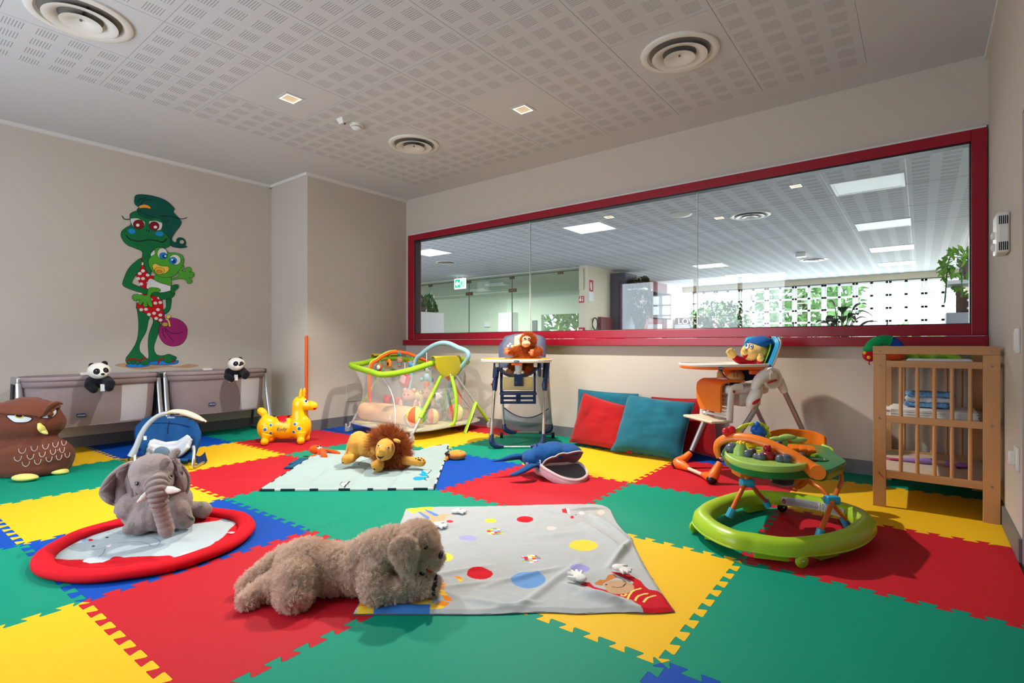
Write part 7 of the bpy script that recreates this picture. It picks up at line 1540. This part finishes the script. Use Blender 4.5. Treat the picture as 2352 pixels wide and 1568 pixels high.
for x, y in ((577,668),(1046,558)): c = sh.at(*k(x, y), -.004); e = part('eye', MB().ell(c, (R(26),.010,R(27))), m_eyeb, t); b = MB(); sh.line(b, [k(x+34*math.cos(q), y+38*math.sin(q)) for q in np.linspace(0,2*PI,9)[:-1]], .0016, .001, closed=True); part('eye_stitch', b, m_toe, e); part('eye_glint', MB().ell(c+Vector((-.003,-.009,.004)), .0022), m_eyew, e)
for x, y, a, c_ in ((490,1232,52,40),(1205,1222,50,36),(1360,1160,24,44),(1455,955,48,44)): b = MB(); sb.disc(b, *k(x, y), a/6.03, c_/6.03, -.4, .002); part('toe_patch', b, m_toe, t, ang=0)
# ---- lion
m_ln = plush('lion_gold', (214,158,70)); m_mane = plush('lion_mane', (112,58,26)); m_fur = mat('mane_fur', (176,98,50), .8, spec=.2); m_pad = plush('paw_dark', (60,40,34))
fr = Frame(900,1076,.03); k = K(760,970,6.918); T = lambda x, y, d=0.: fr.P(*k(x, y), d); R = lambda q, d=0.: fr.R(q/6.918, d)
t = thing('lion_plush', 'golden plush lion with shaggy brown mane lying on the quilted mat', 'soft toy', fr.o, TH)
b = MB(); b.ell(T(440,340,.16), (R(165,.16),.13,R(200,.16))).ell(T(600,360,.14), (R(200,.1),.12,R(190,.1))).ell(T(800,430,.10), (R(200),.11,R(190))).cap([T(380,480,.10), T(330,560,.05)], [R(110),R(80)])
b.cap([T(330,560,.06), T(250,585,.0)], [R(70),R(88)]); b.cap([T(800,640,.0), T(745,690,-.10)], [R(80),R(98)]); b.ell(T(720,680,-.12), (R(90),R(90),R(75))); b.cap([T(1080,580,.05), T(1250,610,.0), T(1440,630,-.04)], [R(80),R(72),R(72)]); b.cap([T(960,640,.05), T(880,680,.0)], [R(70),R(60)])
body = soft('body', b, m_ln, t, voxel=.010, smooth=5, zmin=.004, fn=wrinkle(.005, 14, 2)); sb = Surf(fr, body)
part('tail', MB().tube(spline([T(345,200,.20), T(300,290,.14), T(265,400,.10), T(245,500,.07)], 6), [R(30),R(26),R(22),R(20)], 10).ell(T(243,505,.07), (R(34),.016,R(22))), m_ln, t)
b = MB(); b.ell(T(865,425,-.07), (R(148),.10,R(172))).ell(T(810,500,-.14), (R(92),.06,R(85))).tube(spline([T(850,380,-.155), T(815,480,-.19)], 4), [R(55),R(62)], 12).ell(T(815,560,-.14), (R(80),.05,R(48)))
head = soft('head', b, m_ln, t, voxel=.007, smooth=4); sh = Surf(fr, head)
b = MB(); b.ell(T(930,300,.09), (R(190,.09),.09,R(140,.09))).ell(T(1030,470,.09), (R(150,.09),.10,R(205,.09))).ell(T(960,560,.08), (R(170,.08),.09,R(145,.08))).ell(T(740,370,.10), (R(80,.1),.06,R(140,.1))).ell(T(900,210,.06), (R(120,.06),.08,R(65,.06)))
mane = soft('mane', b, m_mane, t, voxel=.010, smooth=3); hair(mane, 4200, .042, m_fur, 3, radius=.0016, brown=.35, child=6, rough=.012, clump=.5)
for u, v, d in ((1050,290,.0),): part('ear', MB().ell(T(u, v, d-.09), (R(62),.022,R(28)), rotm(0,.35,0)), m_ln, t)
b = MB(); sh.patch(b, [k(x, y) for x, y in ((735,528),(790,545),(845,535),(820,562),(785,575),(755,560))], .003); part('nose', b, plush('nose_brown', (70,46,36)), t, ang=0); b = MB(); sh.line(b, [k(785,572), k(782,600)], .002, .001); part('mouth_line', b, m_pad, t)
for x, y, ro in ((766,374,.7),(914,404,-.2)): b = MB(); sh.disc(b, *k(x, y), 27/6.918, 14/6.918, ro, .003); e = part('eye_white', b, m_eyew, t, ang=0); b = MB(); sh.disc(b, *k(x-2, y-4), 20/6.918, 11/6.918, ro, .005); part('pupil', b, m_eyeb, e, ang=0)
for x, y, a, c_ in ((1405,592,34,12),(1350,572,14,8),(1390,560,14,8),(1440,570,14,8),(1470,595,14,8),(185,640,18,10),(690,740,18,10)): b = MB(); sb.disc(b, *k(x, y), a/6.918, c_/6.918, .3, .003); part('paw_pad', b, m_pad, t, ang=0)
# ---- whale
m_wb = plush('whale_blue', (22,76,136)); m_wp = plush('whale_pink', (212,186,196)); m_wm = fabric('whale_palate', (116,82,92)); m_wg = fabric('whale_tongue', (98,94,100)); m_wpipe = fabric('piping_cream', (226,214,202))
fr = Frame(1235,1098); k = K(1120,1000,9.8); T = lambda x, y, d=0.: fr.P(*k(x, y), d); R = lambda q, d=0.: fr.R(q/9.8, d)
t = thing('whale_plush', 'blue plush whale with a wide open mouth on the red mat', 'soft toy', fr.o, TH)
b = MB(); b.ell(T(1020,520,.10), (R(250,.1),.12,R(190,.1))).ell(T(1250,430,.10), (R(300,.1),.14,R(250,.1))).ell(T(1500,340,.10), (R(340,.1),.15,R(200,.1))).ell(T(1800,320,.09), (R(300,.1),.13,R(130,.1))).ell(T(1980,350,.08), (R(150,.1),.10,R(75,.1))).ell(T(1180,600,.06), (R(130),.12,R(110)))
b.tube(spline([T(960,480,.12), T(820,500,.16), T(760,520,.18)], 4), [R(170,.1),R(120,.16),R(80,.18)], 14)
body = soft('body', b, m_wb, t, voxel=.009, smooth=5, zmin=.004, fn=wrinkle(.004, 16, 4))
b = MB(); b.ell(T(1640,900,.03), (R(540),.15,R(95)), rotm(0,.16,0)).ell(T(1850,955,.0), (R(340),.15,R(62)), rotm(0,.05,0)).ell(T(1200,760,.06), (R(170),.12,R(120)))
jaw = soft('lower_jaw', b, m_wp, t, voxel=.009, smooth=5, zmin=.003)
P0 = lambda pts, d: [T(x, y, dd) for (x, y), dd in zip(pts, d)]
up = [(1230,660),(1300,560),(1430,490),(1520,470),(1600,420),(1700,395),(1800,400),(1950,365),(2080,350),(2150,375)]; upd = [-.05,-.055,-.055,-.055,-.055,-.05,-.045,-.035,-.02,.0]
lowr = [(2150,375),(2090,480),(1960,590),(1700,630),(1500,655),(1240,665)]; lowd = [.0,.05,.10,.10,.06,-.03]
A_ = spline(P0(up, upd), 6); B_ = spline(P0(lowr[::-1], lowd[::-1]), 6)
def between(A, B, bulge, n=30):
    def f(a, c):
        i = a*(len(A)-1); p = A[min(int(i), len(A)-2)].lerp(A[min(int(i), len(A)-2)+1], i-min(int(i), len(A)-2)); j = a*(len(B)-1); q = B[min(int(j), len(B)-2)].lerp(B[min(int(j), len(B)-2)+1], j-min(int(j), len(B)-2)); r = p.lerp(q, c); return r+Vector(bulge)*math.sin(PI*c)*math.sin(PI*a)
    return f
part('palate', MB().sheet(between(A_, B_, (0,.015,.0)), 40, 10, .01), m_wm, t, ang=0); part('upper_piping', MB().tube(A_, .0048, 8), m_wpipe, t)
lo_f = [(1190,675),(1300,760),(1450,850),(1620,940),(1800,1000),(1980,1020),(2120,990),(2210,930),(2250,860)]; lo_fd = [-.06,-.09,-.12,-.14,-.15,-.14,-.11,-.07,-.02]
lo_b = [(1190,675),(1400,655),(1700,640),(1900,615),(2050,620),(2150,690),(2220,780),(2250,860)]; lo_bd = [-.06,.0,.06,.10,.11,.08,.04,-.02]
C_ = spline(P0(lo_f, lo_fd), 6); E_ = spline(P0(lo_b, lo_bd), 6)
part('tongue_panel', MB().sheet(between(C_, E_, (0,0,-.018)), 40, 12, .01), m_wg, t, ang=0); part('jaw_rim', MB().tube(C_, .011, 10).tube(E_, .010, 10), m_wp, t); part('lower_piping', MB().tube([p+Vector((0,.004,.011)) for p in C_], .0042, 8).tube([p+Vector((0,-.004,.010)) for p in E_], .004, 8), m_wpipe, t)
part('lip_roll', MB().sheet(lambda a, c: between(C_, [p+Vector((-.005,.012,-.06)) for p in C_], (0,-.018,0))(a, c), 40, 8, .006), m_wp, t, ang=0)
def fin(nm, pts, rr, fl): part(nm, grounded(MB().tube(spline([T(*p) for p in pts], 6), [R(q) for q in rr], 14, flat=fl), .003), m_wb, t, ang=0)
fin('side_fin', [(1060,660,-.02),(960,690,-.07),(800,780,-.10),(620,860,-.11),(500,888,-.11)], [70,110,100,70,26], (.45,1)); fin('tail_fin', [(830,500,.15),(700,470,.12),(500,500,.08),(300,550,.05),(95,583,.03)], [80,95,80,45,10], (.8,1)); fin('tail_fin', [(820,500,.18),(760,480,.24),(700,500,.30)], [80,80,30], (.5,1)); fin('dorsal_fin', [(1130,260,.08),(1105,200,.08),(1095,150,.08)], [58,38,12], (.5,1))
sb = Surf(fr, body); b = MB(); sb.disc(b, *k(1178,585), 22/9.8, 38/9.8, .0, .003, dome=.004); e = part('eye_white', b, m_eyew, t, ang=0); b = MB(); sb.disc(b, *k(1168,583), 15/9.8, 26/9.8, 0, .008, dome=.003); part('pupil', b, m_eyeb, e, ang=0)
part('side_tag', MB().box(T(885,640,-.03), (.02,.006,.02)), m_wp, t)
# ---- octopus and fish at the far left corner of the quilted mat, orange turtle at the far right
m_oc = plush('octopus_orange', (238,84,20)); m_fi = fabric('fish_teal', (28,84,116), noise=(90,.5))
fr = Frame(735,1050); k = K(640,1010,8.4); T = lambda x, y, d=0.: fr.P(*k(x, y), d); R = lambda q, d=0.: fr.R(q/8.4, d)
t = thing('octopus_plush', 'orange plush octopus at the far left corner of the quilted mat', 'soft toy', fr.o, TH)
b = MB(); b.ell(T(715,180,.05), (R(128),.055,R(85))).ell(T(830,215,.02), (R(80),.035,R(62)))
b.cap([T(840,230,.0), T(870,280,-.05), T(890,320,-.09)], [R(48),R(55),R(52)]); b.cap([T(860,190,.05), T(960,200,.05), T(1120,245,.03)], [R(24),R(34),R(40)]); b.cap([T(1120,245,.03), T(1180,255,.02)], [R(38),R(20)]); b.cap([T(800,270,.0), T(640,320,-.02), T(490,372,-.03)], [R(22),R(30),R(34)])
body = soft('body', b, m_oc, t, voxel=.006, smooth=4, zmin=.016); sb = Surf(fr, body)
for x, y, r in ((770,150,30),(822,140,24)): b = MB(); sb.disc(b, *k(x, y), r/8.4, r*.8/8.4, 0, .003, dome=.004); e = part('eye_white', b, m_eyew, t, ang=0); b = MB(); sb.disc(b, *k(x-14, y-12), r*.6/8.4, r*.5/8.4, 0, .008); part('pupil', b, m_eyeb, e, ang=0)
t = thing('fish_tail_toy', 'dark teal fabric fin toy at the left edge of the quilted mat', 'soft toy', fr.o+F(680,1068)*0+Vector((0,0,0)), TH)
G_ = lambda x, y: Vector((fr.G(*k(x, y), .008).x, fr.G(*k(x, y), .008).y, 0))
ol = [G_(x, y) for x, y in ((560,388),(470,362),(400,365),(180,478),(330,455),(95,548),(310,540),(380,490),(470,440))]
part('fin_body', MB().prism([(p.x, p.y) for p in ol], .016, z0=.002), m_fi, t, bevel=.006, smooth=False)
fr = Frame(1050,1056); k = K(760,970,6.918); T = lambda x, y, d=0.: fr.P(*k(x, y), d); R = lambda q, d=0.: fr.R(q/6.918, d)
t = thing('turtle_plush', 'orange plush turtle toy at the far right corner of the quilted mat', 'soft toy', fr.o, TH); m_tu = plush('turtle_orange', (240,156,70)); 
sh_ = soft('shell', MB().ell(T(2000,520,.04), (R(150),.07,R(88))).ell(T(2090,510,.03), (R(65),.04,R(62))), m_tu, t, voxel=.008, smooth=4, zmin=.003); part('flipper', grounded(MB().ell(T(1835,590,.0), (R(36),.05,R(66)), rotm(0,.3,0)), .003), plush('turtle_fin', (232,140,40)), t)
b = MB(); b.cur = 0; b.box(T(1850,500,.0), (R(80),.03,R(22)), rotm(0,.2,0)); part('striped_strap', b, m_pad, t); part('loop', MB().tube([T(1900+30*math.cos(a),432+22*math.sin(a),.05) for a in np.linspace(0,2*PI,14)[:-1]], .003, 6, closed=True), m_ptag, t)
s2 = Surf(fr, sh_); b = MB()
for x in (2048,2062,2076): s2.line(b, [k(x, 450), k(x+4, 462)], .0015, .0015)
part('stitch', b, m_pad, t)
# ---- dog
m_dog = plush('dog_taupe', (204,180,164), bump=(90,.8,.008)); m_dfur = mat('dog_fur', (236,214,198), .8, spec=.1); m_sole = plush('dog_sole', (44,42,46))
fr = Frame(770,1384); k = K(540,1180,4.704); T = lambda x, y, d=0.: fr.P(*k(x, y), d); R = lambda q, d=0.: fr.R(q/4.704, d)
t = thing('dog_plush', 'large grey brown plush dog lying with its head over the blanket', 'soft toy', fr.o, TH)
GZ = lambda x, y, z: fr.G(*k(x, y), z)
b = MB(); b.ell(T(760,560,.10), (R(300,.1),.115,R(265,.1))).ell(T(1050,590,.11), (R(380,.1),.11,R(255,.1))).ell(T(1350,570,.10), (R(260,.1),.11,R(265,.1))).ell(GZ(660,735,.085), (R(225),.08,.088)).ell(GZ(640,860,.058), (R(195),.075,.058))
b.cap([GZ(440,790,.058), GZ(330,805,.046), GZ(220,868,.038), GZ(112,945,.031)], [.050,.043,.037,.031]); b.cap([T(520,450,.16), GZ(360,570,.09), GZ(180,715,.045), GZ(100,795,.028)], [.036,.036,.032,.026])
b.cap([T(1500,600,.02), T(1480,760,-.02), GZ(1500,855,.060)], [R(165),R(150),.044]); b.cap([GZ(1500,860,.058), GZ(1800,815,.058), GZ(2050,768,.060), GZ(2105,768,.060)], [.042,.041,.044,.043]); b.cap([GZ(1650,745,.055), GZ(1900,735,.055), GZ(2020,735,.055)], [.04,.038,.038])
b.cap([T(1480,430,.09), T(1700,360,.08)], [R(220,.09),R(210,.09)])
body = soft('body', b, m_dog, t, voxel=.009, smooth=4, zmin=.004, fn=wrinkle(.004, 15, 5)); hair(body, 15000, .0058, m_dfur, 5, radius=.0011, brown=.1, child=9, rough=.003, clump=.7)
b = MB(); b.ell(T(1960,330,.08), (R(235,.08),.105,R(235,.08))).ell(T(2080,460,.06), (R(150,.06),.075,R(140,.06))).ell(T(2150,490,.06), (R(90,.06),.06,R(80,.06))).ell(T(1990,560,.08), (R(110,.08),.06,R(90,.08)))
head = soft('head', b, m_dog, t, voxel=.008, smooth=4); hair(head, 5000, .0055, m_dfur, 6, radius=.0011, brown=.1, child=9, rough=.003, clump=.3); sh = Surf(fr, head)
def ear(a, c):
    ol = [(1760,280),(1850,262),(1930,300),(1950,430),(1920,580),(1850,645),(1790,600),(1720,500),(1685,410),(1700,330)]; P_ = spline([Vector((x, y, 0)) for x, y in ol], 4, closed=True); n = len(P_); q = a*n; i = int(q) % n; p = P_[i].lerp(P_[(i+1) % n], q-int(q)); cc = Vector((1820,440,0)); z = cc+(p-cc)*max(c, .01); return T(z.x, z.y, -.035-.012*(1-c*c)+.00012*(z.y-260)*-.25)
b = MB().sheet(ear, 40, 8, .022); ea = part('ear', b, m_dog, t, ang=0); hair(ea, 2400, .006, m_dfur, 7, radius=.0011, brown=.1, child=9, rough=.003, clump=.3)
part('nose', MB().ell(T(2228,442,.02), (R(30),.030,R(38))), m_eyeb, t); c = sh.at(*k(2052,362), .009); part('eye', MB().ell(c, (R(26),.008,R(14)), rotm(0,-.5,0)), m_eyeb, t)
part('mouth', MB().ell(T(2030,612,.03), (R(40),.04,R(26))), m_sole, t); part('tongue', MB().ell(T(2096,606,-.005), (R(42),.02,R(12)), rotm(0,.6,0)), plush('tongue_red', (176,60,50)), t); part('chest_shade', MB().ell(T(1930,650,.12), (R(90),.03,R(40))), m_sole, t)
part('paw_sole', MB().ell(GZ(2160,770,.060), (R(38),.044,.041), rotm(0,.12,0)), m_sole, t)
# ---- orangutan in the blue high chair
m_or_ = plush('orang_brown', (128,60,24)); m_ofur = mat('orang_fur', (176,88,40), .85, spec=.15); m_of = plush('orang_skin', (226,176,140), bump=(300,.1,.002)); m_ohand = plush('orang_hand', (204,124,92), bump=(300,.1,.002))
fr = HC1; k = K(1090,750,5.225); T = lambda x, y, d=0.: fr.P(*k(x, y), d); R = lambda q, d=0.: fr.R(q/5.225, d); D_ = .32
t = thing('orangutan_plush', 'shaggy brown plush orangutan seated in the blue high chair', 'soft toy', fr.o+Vector((0,0,0)), TH)
b = MB(); b.ell(T(620,300,D_), (R(115,D_),.085,R(85,D_))).ell(T(600,400,D_-.02), (R(120,D_),.08,R(120,D_))); b.cap([T(530,280,D_-.03), T(450,300,D_-.08), T(400,300,D_-.10)], [R(42,D_),R(34,D_),R(26,D_)]); b.cap([T(710,280,D_-.02), T(780,300,D_-.06), T(720,318,D_-.15)], [R(44,D_),R(36,D_),R(26,D_)])
b.cap([T(470,440,D_-.08), T(445,500,D_-.12)], [R(46,D_),R(38,D_)]); b.cap([T(640,440,D_-.08), T(645,520,D_-.14)], [R(56,D_),R(48,D_)])
body = soft('body', b, m_or_, t, voxel=.008, smooth=3); hair(body, 4200, .014, m_ofur, 9, radius=.001, brown=.15, child=5, rough=.008, clump=.3)
b = MB(); b.ell(T(648,165,D_-.02), (R(84,D_),.07,R(84,D_))); head = soft('head', b, m_or_, t, voxel=.007, smooth=3); hair(head, 2200, .011, m_ofur, 10, radius=.001, brown=.15, child=5, rough=.008, clump=.3)
part('face', MB().ell(T(625,160,D_-.075), (R(58,D_),.025,R(50,D_))), m_of, t); mz = soft('muzzle', MB().ell(T(618,206,D_-.10), (R(54,D_),.035,R(42,D_))), m_of, t, voxel=.006, smooth=2)
for x, y in ((604,142),(655,142)): e = part('eye_white', MB().ell(T(x, y, D_-.098), (R(17,D_),.008,R(18,D_))), m_eyew, t); part('pupil', MB().ell(T(x-1, y, D_-.106), (R(10,D_),.006,R(11,D_))), m_eyeb, e)
b = MB(); s2 = Surf(fr, mz); s2.line(b, [k(582,205), k(612,211), k(650,205)], .0015, .001); part('mouth_line', b, m_or_, t)
part('ear', MB().ell(T(718,184,D_-.02), (R(16,D_),.014,R(26,D_))), m_of, t)
for (x, y, d), s in (((385,300,D_-.13),1),((685,318,D_-.19),-1)):
    b = MB(); b.ell(T(x, y, d), (R(26,D_),.014,R(30,D_)))
    for q in range(4): b.cap([T(x+(q-1.5)*10*.9-s*2, y-18, d-.004), T(x+(q-1.5)*13-s*6, y-44+4*abs(q-1.5), d-.006)], [R(8,D_),R(7,D_)], 8)
    b.cap([T(x+s*18, y-2, d-.006), T(x+s*36, y-14, d-.01)], [R(8,D_),R(7,D_)], 8); soft('hand', b, m_ohand, t, voxel=.0045, smooth=2)
b = MB(); b.ell(T(425,545,D_-.16), (R(50,D_),.03,R(28,D_)))
for q in range(4): b.ell(T(385+q*14, 525-q*3, D_-.19), (R(10,D_),.010,R(12,D_)))
soft('foot', b, plush('orang_foot', (150,92,70)), t, voxel=.0045, smooth=2)
# ---- puppet in the orange high chair
AXc, hw2 = HC2['AX'], HC2['hw']; m_pu = plush('puppet_sand', (222,182,106), bump=(300,.1,.002)); m_pbl = plush('puppet_blue', (24,84,150)); m_pred = plush('puppet_red', (176,18,32))
cen_ = AXc.Y(1734,812,0); wpos = AXc.o+Vector((cen_.x*AXc.c-cen_.y*AXc.s, cen_.x*AXc.s+cen_.y*AXc.c, 0)); 
class FrameAt(Frame):
    def __init__(s, p): s.o = Vector((p.x,p.y,0)); s.d0 = depth(p); s.l0 = p.x*CT+p.y*ST; s.z0 = 0.
fr = FrameAt(wpos); k = K(1540,750,4.125); T = lambda x, y, d=0.: fr.P(*k(x, y), d); R = lambda q, d=0.: fr.R(q/4.125, d)
t = thing('puppet_plush', 'sand coloured plush figure in a blue beret seated in the orange high chair', 'soft toy', fr.o, TH)
b = MB(); b.ell(T(800,235,.0), (R(125),.10,R(88))).ell(T(760,250,-.02), (R(90),.08,R(72))); head = soft('head', b, m_pu, t, voxel=.007, smooth=3); sh = Surf(fr, head)
part('nose', MB().ell(sh.at(*k(706,224), .006), (R(24),.022,R(20))), m_pu, t)
be = soft('beret', MB().ell(T(850,148,.0), (R(104),.11,R(62)), rotm(0,-.1,0)), m_pbl, t, voxel=.008, smooth=3); part('beret_bobble', MB().ell(T(936,104,.0), R(18)), m_pred, be)
for x, y, a, c_ in ((724,181,20,30),(766,190,16,22)): b = MB(); sh.disc(b, *k(x, y), a/4.125, c_/4.125, .35, .003, dome=.003); e = part('eye_white', b, m_eyew, t, ang=0); b = MB(); sh.disc(b, *k(x-2, y+2), a*.55/4.125, c_*.6/4.125, .35, .007); i_ = part('iris', b, m_pbl, e, ang=0); b = MB(); sh.line(b, [k(x+a*1.08*math.cos(q), y+c_*1.05*math.sin(q)) for q in np.linspace(0,2*PI,9)[:-1]], .0014, .003, closed=True); part('eye_outline', b, m_eyeb, e)
b = MB(); sh.patch(b, [k(x, y) for x, y in ((682,262),(700,272),(735,262),(720,295),(698,300))], .003); part('mouth', b, m_pred, t, ang=0)
b = MB(); b.ell(T(760,400,.03), (R(120),.08,R(110))); b.cap([T(700,330,.02), T(640,310,-.02), T(610,292,-.03)], [R(42),R(38),R(30)]); b.cap([T(830,340,-.04), T(850,330,-.10)], [R(40),R(34)]); part('torso', baked(b, .009, 4), m_pred, t, ang=0)
def mitten(c, s, ang):
    b = MB(); x, y, d = c; b.ell(T(x, y, d), (R(46*s),.024,R(44*s)))
    for q in range(4): a = ang+(q-1.5)*.36; b.cap([T(x+20*s*math.cos(a), y-20*s*math.sin(a), d-.004), T(x+54*s*math.cos(a), y-54*s*math.sin(a), d-.006)], [R(15*s),R(13*s)], 8)
    a = ang-1.25; b.cap([T(x+20*s*math.cos(a), y-20*s*math.sin(a), d-.004), T(x+48*s*math.cos(a), y-48*s*math.sin(a), d-.006)], [R(14*s),R(11*s)], 8)
    return soft('hand', b, m_pu, t, voxel=.0055, smooth=2)
mitten((582,262,-.05),.95,2.2); mitten((852,300,-.13),.7,1.3)
b = MB(); b.ell(T(618,484,-.08), (R(82),.05,R(56))).ell(T(640,470,-.06), (R(60),.05,R(55))); f1 = soft('foot', b, m_pu, t, voxel=.007, smooth=3); b = MB(); b.ell(T(480,485,.12), (R(38),.05,R(55))).ell(T(470,450,.12), (R(28),.04,R(40))); soft('foot', b, m_pu, t, voxel=.007, smooth=3)
s2 = Surf(fr, f1); b = MB(); s2.line(b, [k(600,445), k(606,480)], .0016, .001); s2.line(b, [k(628,442), k(632,480)], .0016, .001); part('toe_stitch', b, m_eyeb, f1)
b = MB(); b.cap([T(800,440,.0), T(700,470,-.05)], [R(60),R(50)]); part('trouser', baked(b, .008, 3), plush('puppet_navy', (40,44,84)), t, ang=0)
# ---------------------------------------------------------------- light and camera
w = bpy.data.worlds.new('sky'); S.world = w; w.use_nodes = True; nt = w.node_tree
bg = nt.nodes['Background']; bg.inputs[0].default_value = (.86,.93,1,1); bg.inputs[1].default_value = 2.2
def area(name, loc, rot, sx, sy, e, col=(1,1,1), spread=PI):
    l = bpy.data.lights.new(name, 'AREA'); l.shape = 'RECTANGLE'; l.size = sx; l.size_y = sy; l.energy = e; l.color = col; l.spread = spread
    o = bpy.data.objects.new(name, l); COL.objects.link(o); o.location = loc; o.rotation_euler = rot; return o
def spot(name, loc, e, size=2.2, col=(1,.91,.79), blend=.6, tgt=None, rad=.05):
    l = bpy.data.lights.new(name, 'SPOT'); l.energy = e; l.spot_size = size; l.spot_blend = blend; l.color = col; l.shadow_soft_size = rad
    o = bpy.data.objects.new(name, l); COL.objects.link(o); o.location = loc
    if tgt: o.rotation_euler = (Vector(tgt)-Vector(loc)).to_track_quat('-Z', 'Y').to_euler()
    return o
area('daylight_rear_window', ((WX0+WX1)/2, YB-.25, (WZ0+WZ1)/2), (PI/2,0,0), WX1-WX0, WZ1-WZ0, 105, (.76,.88,1.0))
for x, y, e in ((-4.143,2.324,240),(-2.735,3.676,480)): spot('downlight', (x,y,ZC-.02), e, 1.9, blend=.35, rad=.04)
for x, y, e in ((-2.735,.3,50),(-5.0,-.2,40)): spot('downlight', (x,y,ZC-.02), e, 2.0, blend=.5)  # extra spots added out of view, with no fittings in the ceiling
# the hall: daylight through the folding doors and its panels
area('daylight_hall', (-2.8,19.4,1.5), (-PI/2,0,0), 7.4,2.8, 520, (.93,.97,1))
for x, y in ((-4.59,8.14),(-8.64,8.15),(-.48,13.85),(-.47,16.5),(-4.33,14.0),(-4.22,16.5)): area('hall_panel_light', (x,y,3.055), (0,0,0), .7,.62, 70, (.96,.98,1))
for x, y in ((-11.2,13.6),(-12.9,14.6)): area('corridor_lamp_light', (x,y,2.985), (0,0,0), .8,.3, 130, (.97,1,.95))
cam = bpy.data.cameras.new('camera'); co = bpy.data.objects.new('camera', cam); COL.objects.link(co)
cam.sensor_width = 36; cam.sensor_fit = 'HORIZONTAL'; cam.lens = FPX*36/2352; cam.shift_y = (VH-784)/2352; cam.clip_start = .02; cam.clip_end = 200
co.location = (0,0,HC); co.rotation_euler = (PI/2,0,TH); S.camera = co
S.view_settings.view_transform = 'Standard'; S.view_settings.look = 'None'; S.view_settings.exposure = 0.1; S.view_settings.gamma = 1; S.view_settings.use_curve_mapping = False
S.cycles.max_bounces = 6; S.cycles.diffuse_bounces = 4; S.cycles.glossy_bounces = 3; S.cycles.transparent_max_bounces = 20; S.cycles.use_adaptive_sampling = True; S.cycles.adaptive_threshold = .03; S.cycles.use_denoising = True; S.cycles.caustics_reflective = False; S.cycles.caustics_refractive = False; S.cycles.sample_clamp_indirect = 6
l = bpy.data.lights.new('sun', 'SUN'); l.energy = 5; l.angle = .01; l.color = (1,.96,.88); o = bpy.data.objects.new('sun', l); COL.objects.link(o); o.rotation_euler = Vector((-1,-.2,-.9)).to_track_quat('-Z', 'Y').to_euler()
